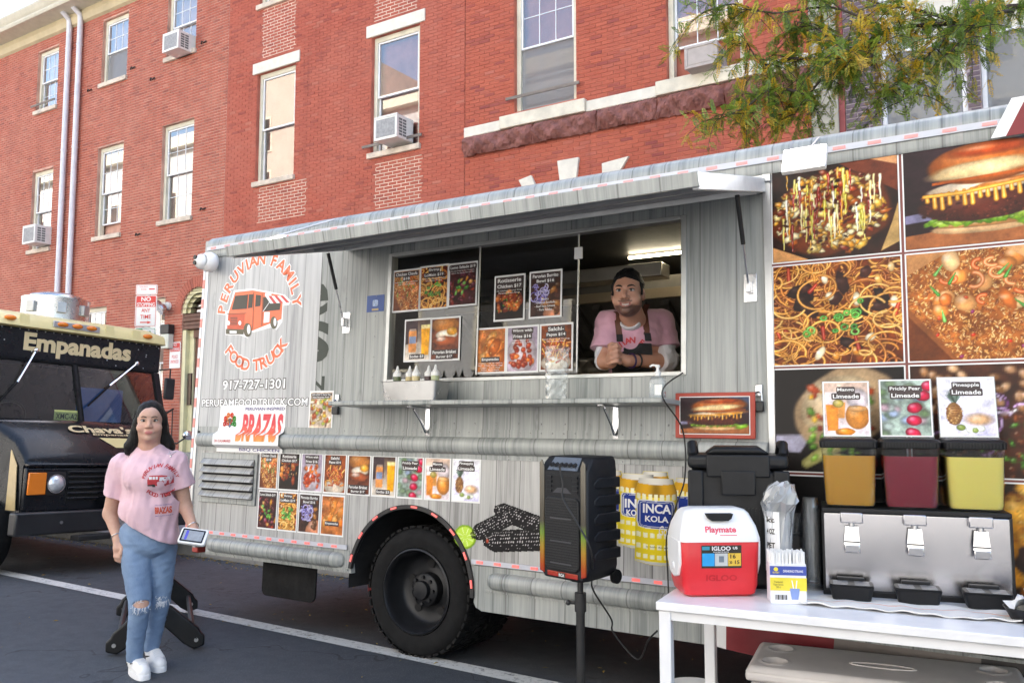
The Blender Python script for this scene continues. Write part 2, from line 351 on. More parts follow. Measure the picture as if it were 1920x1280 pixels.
def brick_wall(bld,x0,x1,z0,z1,holes,Mb,Mm,zb0,zb1,course=COURSE,blen=BLEN,joint=.009,y=BY,arches=(),thick=.3,top_of=None,score=None):
 """backing wall with openings and reveals; every brick between zb0 and zb1 a real block standing proud of the joints"""
 zs=sorted({z0,z1,*[h[2]for h in holes],*[h[3]for h in holes]});m=MB();yb=y+.008
 for za,zc in zip(zs[:-1],zs[1:]):
  if zc-za<1e-6:continue
  hs=[(h[0],h[1])for h in holes if h[2]<zc-1e-6 and h[3]>za+1e-6]
  for(p,q)in cut((x0,x1),hs):m.quad((p,yb,za),(q,yb,za),(q,yb,zc),(p,yb,zc))
 for(a,b,c,d)in[h[:4]for h in holes]:
  e=yb+.16
  m.quad((a,yb,c),(a,e,c),(a,e,d),(a,yb,d));m.quad((b,e,c),(b,yb,c),(b,yb,d),(b,e,d));m.quad((a,yb,d),(a,e,d),(b,e,d),(b,yb,d));m.quad((a,e,c),(a,yb,c),(b,yb,c),(b,e,c))
 wall=m.build('wall',Mm,bld,fix=False)
 bricks=[];n0=int(math.floor(zb0/course));n1=int(math.ceil(zb1/course))
 for k in range(n0,n1):
  za,zc=k*course+joint/2,(k+1)*course-joint/2
  if za<z0 or zc>z1:continue
  if top_of is not None and za>top_of(x0)and za>top_of(x1):continue
  hs=[(h[0]-.002,h[1]+.002)for h in holes if h[2]<zc and h[3]>za]
  for(cx,cz,rr)in arches:
   zz=max(za-cz,0)if zc>cz else None
   if zz is not None and zz<rr:w_=math.sqrt(rr*rr-zz*zz);hs.append((cx-w_,cx+w_))
  for(p,q)in cut((x0,x1),hs):
   off=(k%2)*blen/2;i0=math.floor((p-off)/blen);xx=p;i=i0
   while True:
    a,b=max(p,off+i*blen),min(q,off+(i+1)*blen);i+=1
    if a>=q:break
    if b-a<.03:continue
    if top_of is not None and za>top_of((a+b)/2):continue
    bricks.append((a+joint/2,b-joint/2,za,zc))
 def sc(b): # size in the photograph: near and in view first
  d=np.array([(b[0]+b[1])/2,y,(b[2]+b[3])/2])-_C;dz=d@_fw
  px,py=960+FPX*(d@_rt)/dz,640-FPX*(d@_up)/dz
  vis=0<px<1920 and 0<py<1280 and(score is None or score(px,py))
  return(-(b[1]-b[0])/dz**2 if vis and dz>0 else 1.0)
 bricks.sort(key=sc);cache={}
 for(a,b,za,zc)in bricks[:300]:
  key=(round(b-a,3),round(zc-za,3))
  if key not in cache:
   w,h=(b-a)/2,(zc-za)/2;e=.0035;mm=MB()
   mm.add([(-w,.02,-h),(w,.02,-h),(w,.02,h),(-w,.02,h),(-w+e,-.0,-h+e),(w-e,0,-h+e),(w-e,0,h-e),(-w+e,0,h-e)],[(4,5,6,7),(0,1,5,4),(1,2,6,5),(2,3,7,6),(3,0,4,7)])
   o=mm.build('brick',Mb,bld,fix=False);cache[key]=o.data
  else:o=link('brick',cache[key],bld)
  o.location=((a+b)/2,y+random.uniform(-.0015,.0015),(za+zc)/2)
 mm=MB();e=.0035
 for(a,b,za,zc)in bricks[300:]:
  yo=y+random.uniform(-.0015,.0015)
  mm.add([(a,y+.02,za),(b,y+.02,za),(b,y+.02,zc),(a,y+.02,zc),(a+e,yo,za+e),(b-e,yo,za+e),(b-e,yo,zc-e),(a+e,yo,zc-e)],[(4,5,6,7),(0,1,5,4),(1,2,6,5),(2,3,7,6),(3,0,4,7)])
 if mm.v:tag(mm.build('brickwork',Mb,bld,fix=False),kind='stuff')
 return wall
def window(bld,x0,x1,z0,z1,grid=(3,2),sill='stone',lintel=None,blind=M_blind,bl_h=(1.0,1.0),lower=None,open_gap=0,y=BY,trim=M_cream,mid=.5,backing=True,ttop=.10,tside=.085,one=False,sill_out=.06,sill_over=.05,sill_h=.11):
 w=empty('window',(0,0,0),parent=bld);yf=y+.10
 zi0,zi1,xi0,xi1=z0+.03,z1-ttop,x0+tside,x1-tside
 m=MB();m.box(x0+.002,yf-.02,z0,xi0,yf+.10,z1);m.box(xi1,yf-.02,z0,x1-.002,yf+.10,z1);m.box(xi0,yf-.02,zi1,xi1,yf+.10,z1-.002);m.box(xi0,yf-.02,z0,xi1,yf+.10,zi0)
 m.build('frame',trim,w,bevel=.006)
 zm=zi0+(zi1-zi0)*mid
 def sash(za,zc,yo,pane_mat=M_pane,g=grid):
  m=MB();t=.035
  m.box(xi0,yo,za,xi0+t,yo+.04,zc);m.box(xi1-t,yo,za,xi1,yo+.04,zc);m.box(xi0+t,yo,za,xi1-t,yo+.04,za+t);m.box(xi0+t,yo,zc-t,xi1-t,yo+.04,zc)
  if g:
   for i in range(1,g[0]):
    x=xi0+t+(xi1-xi0-2*t)*i/g[0];m.box(x-.008,yo+.012,za+t,x+.008,yo+.026,zc-t)
   for j in range(1,g[1]):
    z=za+t+(zc-za-2*t)*j/g[1];m.box(xi0+t,yo+.0125,z-.008,xi1-t,yo+.0255,z+.008)
  m.build('sash',M_vinyl,w,bevel=.003)
  m=MB();m.quad((xi0+t,yo+.02,za+t),(xi1-t,yo+.02,za+t),(xi1-t,yo+.02,zc-t),(xi0+t,yo+.02,zc-t));m.build('pane',pane_mat,w,fix=False)
 sash(zm-.02,zi1,yf);sash(zi0+open_gap,zm+.02+open_gap*.0,yf+.045,g=None if one else grid)
 if lower=='screen':
  m=MB();m.quad((xi0,yf+.03,zi0),(xi1,yf+.03,zi0),(xi1,yf+.03,zm-.02),(xi0,yf+.03,zm-.02));m.build('insect_screen',M_scr,w,fix=False)
 for k,(za,zc)in enumerate(((zm,zi1),(zi0,zm))):
  h=bl_h[k]
  if h>0:
   m=MB();zb=zc-(zc-za)*h;n=max(2,int((zc-zb)/.05));vs=[]
   for i in range(n+1):
    z=zb+(zc-zb)*i/n;yo=yf+.17+(.006 if i%2 else 0);vs+=[(xi0,yo,z),(xi1,yo,z)]
   m.add(vs,[(2*i,2*i+1,2*i+3,2*i+2)for i in range(n)]);m.build('blind',blind if k==0 or lower!='curtain' else M_curtain,w,fix=False)
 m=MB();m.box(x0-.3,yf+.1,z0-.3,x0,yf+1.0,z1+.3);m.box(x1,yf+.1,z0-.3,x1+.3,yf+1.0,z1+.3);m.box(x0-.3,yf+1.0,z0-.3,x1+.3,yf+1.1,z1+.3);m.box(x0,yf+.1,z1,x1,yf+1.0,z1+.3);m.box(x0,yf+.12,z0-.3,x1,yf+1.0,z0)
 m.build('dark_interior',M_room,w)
 if sill:
  m=MB();m.box(x0-sill_over,y-sill_out,z0-sill_h,x1+sill_over,y+.12,z0-.002);m.build('sill',{'stone':M_stone,'pale':M_stone_w}[sill],w,bevel=.012)
 if lintel:
  m=MB();m.box(x0-.13,y-.025,z1+.002,x1+.13,y+.1,z1+lintel);m.build('lintel',M_stone_w,w,bevel=.008)
 return w
t=NT('insect_screen_mesh');t.t.nodes.remove(t.b);_tr=t.n('ShaderNodeBsdfTransparent');_df=t.n('ShaderNodeBsdfDiffuse');_df.inputs[0].default_value=(.30,.30,.31,1);_mx=t.n('ShaderNodeMixShader');_mx.inputs[0].default_value=.62
t.l(_tr.outputs[0],_mx.inputs[1]);t.l(_df.outputs[0],_mx.inputs[2]);t.l(_mx.outputs[0],t.out.inputs[0]);M_scr=t.m
M_acw=pm('ac_white',(.76,.75,.73),.45,var=.08);M_acg=pm('ac_coil',(.33,.33,.34),.7,var=.2,scale=20,bump=.6,bscale=160);M_acd=pm('ac_slots',(.17,.18,.18),.7);M_tan=pm('ac_tan',(.42,.37,.35),.5)
def aircon(x0,z0,w,h,dep,label,body=M_acw,coil=M_acg,y=BY,side=True):
 o=empty('air_conditioner',(x0,y,z0),label=label,cat='air conditioner',group='window air conditioners')
 m=MB();m.box(0,-dep,0,w,.12,h);m.build('case',body,o,bevel=.015)
 m=MB();m.box(.05,-dep-.006,.05,w-.05,-dep+.02,h-.06);m.build('coil',coil,o)
 m=MB();m.box(-.008,-dep-.012,h-.035,w+.008,-dep+.04,h+.006);m.box(-.008,-dep-.012,-.006,w+.008,-dep+.04,.03);m.box(-.008,-dep-.0125,.03,.045,-dep+.039,h-.035);m.box(w-.045,-dep-.0125,.03,w+.008,-dep+.039,h-.035);m.build('bezel',body,o,bevel=.008)
 if side:
  for(a,b)in((.06,.15),(.17,.26)):
   for k in range(6):
    m=MB();z=.05+k*(h-.1)/6;m.box(w-.005,-dep+a,z,w+.004,-dep+b,z+(h-.1)/6*.7);m.build('vent_slot',M_acd,o)
 return o
# ---- window openings measured on the facade plane (x0, x1, z0, z1)
A_top=11.62
A_win=[(-22.9,-21.9,9.68,11.32),(-19.9,-18.84,9.8,11.45),(-17.28,-16.22,9.86,11.42),(-22.9,-21.9,5.88,8.0),(-19.9,-18.84,5.9,8.15),(-17.32,-16.18,5.98,8.24),(-20.27,-19.27,1.5,4.15),(-17.85,-17.0,1.3,4.2)]
DOOR=(-16.36,-15.36,.2,3.78)
bA=empty('brick_building',(0,0,0),label='worn red brick rowhouse with cream cornice and two pale downpipes at left',cat='building')
ARCH=[(-15.86-.56*math.cos(R(a)),-15.86+.56*math.cos(R(a)),3.78+.56*math.sin(R(a-6)),3.78+.56*math.sin(R(a+6)))for a in range(6,90,12)]
brick_wall(bA,-31,-15.075,-.3,12.0,A_win+[DOOR]+ARCH,M_bA,M_mA,.2,11.66,arches=[(-15.86,3.78,.56)],joint=.0115)
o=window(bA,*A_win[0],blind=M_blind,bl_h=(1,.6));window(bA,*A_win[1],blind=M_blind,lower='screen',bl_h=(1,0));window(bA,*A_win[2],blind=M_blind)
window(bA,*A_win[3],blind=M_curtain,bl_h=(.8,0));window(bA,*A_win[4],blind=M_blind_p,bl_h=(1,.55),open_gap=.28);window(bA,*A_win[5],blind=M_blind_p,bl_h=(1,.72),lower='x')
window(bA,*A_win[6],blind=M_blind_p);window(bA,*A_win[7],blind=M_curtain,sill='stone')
# arch over the door: voussoir bricks, cream arch trim, fanlight
def arch_ring(m,cx,cz,r0,r1,y0,y1,n=24,a0=0,a1=PI):
 for k in range(n):
  a,b=a0+(a1-a0)*k/n,a0+(a1-a0)*(k+1)/n
  m.add([(cx+r*math.cos(t),y,cz+r*math.sin(t))for y in(y0,y1)for(r,t)in((r0,a),(r1,a),(r1,b),(r0,b))],[(0,1,2,3),(7,6,5,4),(0,4,5,1),(1,5,6,2),(2,6,7,3),(3,7,4,0)])
ax,az=-15.86,3.78
for k in range(26):
 a,b=PI*(k+.07)/26,PI*(k+.93)/26;m=MB();arch_ring(m,ax,az,.565,.80,BY-.006,BY+.02,1,a,b);m.build('brick',M_bA,bA)
M_door=pm('door_brown',(.13,.055,.035),.5,var=.2);M_cy=pm('door_frame_cream',(.70,.66,.42),.5,var=.08)
door=empty('door',parent=bA);m=MB();arch_ring(m,ax,az,.44,.56,BY+.04,BY+.16);m.build('arch_trim',M_cy,door)
m=MB();arch_ring(m,ax,az,.34,.438,BY+.09,BY+.18);m.build('arch_trim',M_cy,door)
m=MB();m.add([(ax+.34*math.cos(PI*k/16),BY+.17,az+.34*math.sin(PI*k/16))for k in range(17)],[tuple(range(17))]);m.build('fanlight',M_pane,door,fix=False)
for k in range(4):
 m=MB();m.box(DOOR[0]+.001,BY+.0+(k%2)*.02,az-.36+k*.088,DOOR[1],BY+.2,az-.36+k*.088+.08);m.build('transom_board',M_door,door,bevel=.008)
m=MB();m.box(DOOR[0]+.001,BY+.02,.2,DOOR[0]+.12,BY+.2,az-.37);m.build('door_frame',M_cy,door,bevel=.006)
m=MB();m.box(DOOR[0]+.12,BY+.12,.2,DOOR[0]+.27,BY+.24,az-.37);m.build('door_frame',M_cy,door,bevel=.006)
m=MB();m.box(DOOR[0]+.27,BY+.16,.2,DOOR[1],BY+.22,az-.37);m.build('leaf',M_door,door,bevel=.005)
m=MB();m.box(DOOR[0]+.27,BY+.10,az-.55,DOOR[1],BY+.159,az-.37);m.build('door_head',M_door,door,bevel=.005)
m=MB();m.box(DOOR[0]+.5,BY+.147,1.6,DOOR[1]-.1,BY+.159,3.0);m.build('door_glass',pm('door_glass',(.05,.05,.06),.08,var=0),door)
m=MB();m.box(DOOR[0]+.14,BY+.08,1.75,DOOR[0]+.26,BY+.119,2.45);m.build('entry_phone',pm('bronze_plate',(.10,.075,.06),.4,.6),door,bevel=.004)
m=MB();m.box(-31,12.25,-.3,-15.06,20,12.2);m.build('rear_volume',M_mA,bA)
# cornice: stepped gutter
M_corn=pm('cornice_cream',(.50,.42,.27),.6,var=.12,scale=2);M_gut=pm('gutter_pale',(.56,.52,.42),.5,var=.08)
m=MB();m.prism([(BY,11.62),(BY-.06,11.66),(BY-.10,11.80),(BY-.10,11.93),(BY+.3,11.93),(BY+.3,11.62)],0,-31,-15.08);m.build('frieze',M_corn,bA)
m=MB();m.prism([(BY-.10,11.93),(BY-.52,11.95),(BY-.55,12.0),(BY-.55,12.05),(BY+.3,12.05),(BY+.3,11.932)],0,-31.1,-15.0);m.build('soffit',M_gut,bA)
m=MB();m.prism([(BY-.54,12.052),(BY-.58,12.10),(BY-.64,12.20),(BY-.64,12.25),(BY-.4,12.25),(BY-.4,12.052)],0,-31.1,-15.0);m.build('gutter',M_gut,bA)
m=MB();m.prism([(BY-.60,12.252),(BY+4,13.9),(BY+8,12.25)],0,-31.1,-15.0);m.build('roof',pm('slate_roof',(.09,.10,.12),.7,var=.3,scale=4),bA)
M_pipe=pm('downpipe_pale',(.66,.66,.72),.4,var=.08)
for x in(-21.28,-20.78):
 m=MB();m.cyl((x,BY-.09,.1),(x,BY-.09,11.66),.068,n=18);p=m.build('downpipe',M_pipe,bA,smooth=40)
 m=MB();m.tube([(x,BY-.09,11.62),(x,BY-.11,11.8),(x,BY-.3,11.95)],.068,18);m.build('elbow',M_pipe,p,smooth=40)
 for z in(2.2,5.0,8.3,11.0):
  m=MB();m.cyl((x,BY-.09,z),(x,BY-.09,z+.03),.077,n=18);m.build('bracket',M_pipe,p,smooth=40)
# dormer on the roof
q=gy(95,14,13.0);dm=empty('dormer',(q[0],13.0,q[2]),parent=bA);m=MB();m.box(-.95,0,-1.4,.95,2.5,.95);m.build('cheek',M_vinyl,dm);m=MB();m.prism([(-1.1,.95),(1.1,.95),(0,1.7)],1,-.2,2.6);m.build('roof',M_corn,dm)
m=MB();m.box(-.45,-.03,-.9,.45,.01,.75);m.build('sash',M_blind,dm);m=MB();m.box(-.38,-.045,-.82,.38,-.032,.68);m.build('pane',M_pane,dm)
# wall fittings beside the door
M_blk=pm('black_metal',(.02,.02,.021),.45,var=.2);M_white_p=pm('white_plastic',(.78,.78,.77),.4,var=.05);M_steel=pm('brushed_steel',(.62,.62,.63),.28,1,var=.08);M_chrome=pm('chrome',(.8,.8,.82),.1,1,var=.03)
lamp=empty('wall_lamp',(-16.77,BY,3.28),label='black and white box lamp on the brick pier beside the arched door',cat='lamp')
m=MB();m.box(-.15,-.16,.06,.15,0,.27);m.build('hood',M_blk,lamp,bevel=.012);m=MB();m.box(-.14,-.15,-.27,.14,-.005,.058);m.build('diffuser',pm('lamp_diffuser',(.62,.64,.56),.4),lamp,bevel=.02)
fl=empty('flood_light',(-16.85,BY,3.98),label='round twin head security light on the brick pier above the box lamp',cat='lamp')
m=MB();m.cyl((0,0,0),(0,-.06,0),.09,n=16);m.build('base',M_white_p,fl,smooth=40)
for s_ in(-1,1):
 m=MB();m.lathe([(.02,0),(.10,.03),(.13,.09),(.12,.15),(.10,.15)],(0,0,0),16);m.build('head',M_steel,fl,smooth=40,loc=(s_*.11-.05,-.12,-.12-s_*.05+.12),rot=(R(115),R(s_*20),0))
M_sw=pm('sign_white',(.78,.78,.80),.4,var=.04);M_sr=pm('sign_red',(.62,.045,.04),.4,var=.06);M_sg=pm('sign_green',(.02,.28,.12),.4);M_galv=pm('galvanised',(.42,.43,.44),.5,.8)
def plate(name,parent,w,h,mat,r=.02,t=.004,loc=(0,0,0)):
 m=MB();m.prism(rrect(-w/2,-h/2,w/2,h/2,r),1,-t,0);return m.build(name,mat,parent,loc=loc)
def panel(name,parent,x0,z0,x1,z1,mat,y,r=.0):
 m=MB()
 if r:m.add([(p[0],y,p[1])for p in rrect(x0,z0,x1,z1,r)],[tuple(range(len(rrect(x0,z0,x1,z1,r))))])
 else:m.quad((x0,y,z0),(x1,y,z0),(x1,y,z1),(x0,y,z1))
 return m.build(name,mat,parent,fix=False)
ns=empty('wall_sign',(-16.56,BY-.01,2.86),label='small red and white no loitering sign on brick pier',cat='sign')
plate('plate',ns,.38,.58,M_sw);panel('red_band',ns,-.17,.08,.17,.27,M_sr,-.006,.015)
lettering('lettering','NO',-.06,.2,.06,.26,M_sw,ns,depth=-.008);lettering('lettering','LOITERING',-.15,.1,.15,.17,M_sw,ns,depth=-.008);lettering('lettering','POLICE',-.1,-.07,.1,0,M_sr,ns,depth=-.006);lettering('lettering','ENFORCED',-.14,-.18,.14,-.11,M_sr,ns,depth=-.006)
# steps and handrail
st=empty('stoop',(0,0,0),label='grey stone steps below the arched doorway',cat='steps')
for k in range(4):
 m=MB();m.box(-16.55,BY-.32*(4-k),KZ+.004+.17*k,-14.9,BY-.32*(3-k)-.003 if k<3 else BY-.01,KZ+.17*(k+1));m.build('step',M_kerb,st,bevel=.01)
hr=empty('handrail',(0,0,0),label='black iron stair handrail in front of the cream doorway',cat='handrail')
pts=[(-16.5,BY-1.35,KZ+.9),(-16.5,BY-.05,KZ+1.62)];m=MB();m.tube(pts,.022,8);m.build('rail',M_blk,hr,smooth=40);m=MB();m.tube([(p[0],p[1],p[2]-.75)for p in pts],.014,8);m.build('rail',M_blk,hr,smooth=40)
for k in range(6):
 f=k/5;y_=BY-1.32+1.25*f;zt=KZ+.9+.72*f;m=MB();m.cyl((-16.5,y_,KZ+.17*int(max(0,(y_-BY+1.28)/.32+1))if k else KZ),(-16.5,y_,zt),.013,n=8);m.build('baluster',M_blk,hr,smooth=40)

# ---- middle building B
B_win=[(-14.1,-12.95,6.42,8.78),(-10.86,-9.68,6.5,8.8),(-14.1,-12.95,10.3,12.5),(-10.86,-9.68,10.3,12.5)]
bB=empty('brick_building',(0,0,0),label='painted red brick rowhouse with pale stone lintels and repointed brick patches',cat='building')
brick_wall(bB,-15.07,-8.645,-.3,13.5,B_win,M_bB,M_mB,4.3,10.9,joint=.0065,score=lambda x,y:y<400)
window(bB,*B_win[0],grid=None,lintel=.24,blind=M_curtain,bl_h=(0,.3));window(bB,*B_win[1],grid=None,lintel=.24,blind=M_blind,bl_h=(1,.7));window(bB,*B_win[2],grid=None);window(bB,*B_win[3],grid=None)
m=MB();m.box(-15.06,12.25,-.3,-8.65,20,13.6);m.build('rear_volume',M_mB,bB);m=MB();m.prism([(BY-.3,13.5),(BY-.4,13.9),(BY+8,13.9),(BY+8,13.5)],0,-15.07,-8.65);m.build('cornice',M_corn,bB)
# repointed patches: wide cream joints set flush over the old ones
def patch(x0,x1,z0,z1,ragged=0):
 m=MB();y=BY-.0022;k0,k1=int(round(z0/COURSE)),int(round(z1/COURSE));bl=BLEN
 for k in range(k0,k1+1):
  z=k*COURSE;j=random.uniform(-.02,.05)*ragged
  m.box(x0+j,y,z-.0065,x1+random.uniform(-.05,.03)*ragged,BY+.006,z+.0065)
  if k<k1:
   off=(k%2)*bl/2;i=math.ceil((x0-off)/bl-.01)
   while off+i*bl<=x1+.01:
    x=off+i*bl;m.box(x-.0065,y+.0005,z+.0065,x+.0065,BY+.006,z+COURSE-.0065);i+=1
 return tag(m.build('repointed_joints',M_mP,bB),kind='stuff')
patch(-13.98,-12.55,5.55,6.28,1);patch(-13.98,-12.98,9.1,10.15,1);patch(-10.75,-9.6,5.4,6.28,1);patch(-10.8,-9.75,9.1,10.2,1)
# ---- right red building C with the stone belt
C_win=[(-7.6,-6.4,6.68,9.0),(-4.82,-3.62,6.62,8.95)]
bC=empty('brick_building',(0,0,0),label='bright red brick house with rough brownstone ledge above the truck roof',cat='building')
brick_wall(bC,-8.635,-2.70,-.3,13.5,C_win,M_bC,M_mC,4.2,9.1,joint=.007,score=lambda x,y:y<360)
window(bC,*C_win[0],sill=None,lower='screen',bl_h=(1,.9),trim=M_cream);window(bC,*C_win[1],sill=None,mid=.62,bl_h=(1,.3),open_gap=.5)
m=MB();m.box(-8.63,12.25,-.3,-2.71,20,13.6);m.build('rear_volume',M_mC,bC);m=MB();m.prism([(BY-.3,13.5),(BY-.4,13.9),(BY+8,13.9),(BY+8,13.5)],0,-8.64,-2.7);m.build('cornice',M_corn,bC)
for(a,b,o_)in((-8.63,-7.85,0),(-7.85,-6.2,.05),(-6.2,-4.98,0),(-4.98,-3.45,.05),(-3.45,-2.71,0)):
 m=MB();m.box(a+.003,BY-.05-o_,6.40,b-.003,BY+.05,6.58+(.04 if o_ else 0));m.build('belt_stone',M_stone_w if not o_ else pm('belt_cream',(.70,.65,.54),.7,var=.18,scale=4,bump=.4),bC,bevel=.012)
M_brown=pm('brownstone',(.24,.10,.085),.9,var=.35,scale=8,bump=.8,bscale=30)
def rock_block(a,b,z0,z1,out):
 n,k=40,9;m=MB();vs=[];rg=np.random.default_rng(int(abs(a)*100));ph=rg.uniform(0,6,12)
 for i in range(n+1):
  x=a+(b-a)*i/n
  for j in range(k+1):
   f=j/k;prof=math.sin(PI*min(1,max(0,f*.92+.06)))**.55
   e=min(i,n-i,2)/2
   d=out*prof*(.55+.45*e)*(.7+.22*math.sin(x*5+ph[0]+f*2)+.16*math.sin(x*13+ph[1]-f*5)+.10*math.sin(x*29+ph[2]+f*9))+(rg.uniform(-.012,.012)if 0<j<k else 0)
   vs.append((x,BY-max(d,.004),z0+(z1-z0)*f+(rg.uniform(-.012,.012)if 0<i<n else 0)*(1 if j in(0,)else.6)))
 fs=[(i*(k+1)+j,(i+1)*(k+1)+j,(i+1)*(k+1)+j+1,i*(k+1)+j+1)for i in range(n)for j in range(k)]
 m.add(vs,fs);return m.build('ledge_stone',M_brown,bC,fix=False)
for(a,b)in((-8.64,-7.2),(-7.2,-6.0),(-6.0,-4.98),(-4.98,-3.9),(-3.9,-2.71)):rock_block(a+.004,b-.004,6.05,6.40,.21)
for(a,b,c,d)in((-7.42,5.28,-7.1,5.52),(-6.72,5.30,-6.36,5.68),(-5.95,5.28,-5.62,5.55)):
 m=MB();s_={-7.42:.16,-6.72:0,-5.95:-.14}[a];m.prism([(a+.03,b),(c-.03,b),(c+.02-s_,d),(a-.02-s_*.3,d-abs(s_)*.3)],1,BY-.05,BY+.05);m.build('voussoir_stone',M_stone_w,bC,bevel=.01)
# window cages / rails
M_iron=pm('rusty_bar',(.22,.19,.17),.7,.4)
for(bl_,x0,x1,z)in((bA,-23.0,-21.85,9.78),(bB,-11.0,-9.55,6.60),(bC,-7.72,-6.3,6.88)):
 m=MB();m.box(x0,BY-.09,z,x1,BY-.07,z+.05);m.build('window_bar',M_iron,bl_)
M_iron2=pm('anchor_iron',(.03,.025,.022),.8)
for(x,z)in((-20.35,9.72),(-18.55,9.9),(-17.75,9.45),(-15.9,9.9),(-18.1,5.75),(-15.75,6.05)):
 m=MB();m.tube([(x-.09,BY-.02,z),(x-.03,BY-.045,z+.04),(x+.03,BY-.045,z-.005),(x+.09,BY-.02,z+.03)],.016,6);m.build('wall_anchor',M_iron2,bA)
# ---- purple brick building D with concrete pier
D_win=[(-1.80,-.78,4.9,7.6),(-.62,.42,4.9,7.6),(1.2,2.2,4.9,7.6)]
bD=empty('brick_building',(0,0,0),label='dark purple brick building with grey concrete pier at far right',cat='building')
brick_wall(bD,-2.25,11,-.3,12.8,D_win,M_bD,M_mD,4.4,7.6,course=.0675,blen=.30,joint=.011,score=lambda x,y:y<260)
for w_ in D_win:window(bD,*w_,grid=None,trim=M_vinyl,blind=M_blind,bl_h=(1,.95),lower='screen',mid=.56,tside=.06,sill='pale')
m=MB();m.box(-2.69,BY-.06,-.3,-2.33,BY+.3,12.8);m.build('pier',pm('pier_concrete',(.36,.34,.28),.8,var=.15,scale=3,bump=.3),bD,bevel=.01)
m=MB();m.box(-2.329,BY-.02,-.3,-2.252,BY+.1,12.8);m.build('red_trim',pm('trim_red',(.24,.05,.05),.6),bD)
m=MB();m.box(-2.68,12.31,-.3,11,20,12.9);m.build('rear_volume',M_mD,bD)
# air conditioners standing in the windows
aircon(-22.42,5.93,.58,.47,.42,'white window air conditioner low on the left of the cream downpipes');aircon(-16.84,9.75,.56,.43,.40,'white window air conditioner under the top floor window right of the downpipes')
aircon(-10.44,6.57,.54,.44,.36,'grey white window air conditioner above the stained sill of the stone lintel window');aircon(-4.40,6.60,.49,.33,.34,'tan window air conditioner half hidden by the tree leaves',M_tan,M_tan)
# ---- the sunlit row across the street (seen in the window glass)
M_tb=brick_mat('tan_brick',(.48,.39,.31),(.53,.44,.37),(.40,.32,.26),(.56,.49,.43),.3);M_ow=pm('stucco_cream',(.47,.47,.46),.8,var=.1);wf=None
for(x0,x1,h,Mw,lab)in((-78,-48,21,M_ow,'tall cream house row across the street mirrored in the upper panes'),(-48,-37,25,M_tb,'tall tan brick block across the street mirrored in the window panes'),(-37,14,20,M_ow,'tall cream block across the street mirrored in the right panes')):
 bO=empty('opposite_building',(0,0,0),label=lab,cat='building');m=MB();m.box(x0+.01,-22,0,x1-.01,-13,h);m.build('wall',Mw,bO);m=MB();m.box(x0,-12.995,h-.7,x1,-12.5,h+.1);m.build('cornice',M_cream,bO)
 for i in range(int((x1-x0)/3.4)):
  for j in range(int((h-2)/3.5)):
   if wf is None:
    m=MB();m.box(-.62,-.02,-.1,.62,.06,2.2);wf=m.build('window',M_cream,bO,bevel=.01);m=MB();m.box(-.5,.061,0,.5,.07,2.05);pn=m.build('pane',M_room,wf);o=wf
   else:o=link('window',wf.data,bO);link('pane',pn.data,o)
   o.location=(x0+1.7+i*3.4,-13.0,1.2+j*3.5)
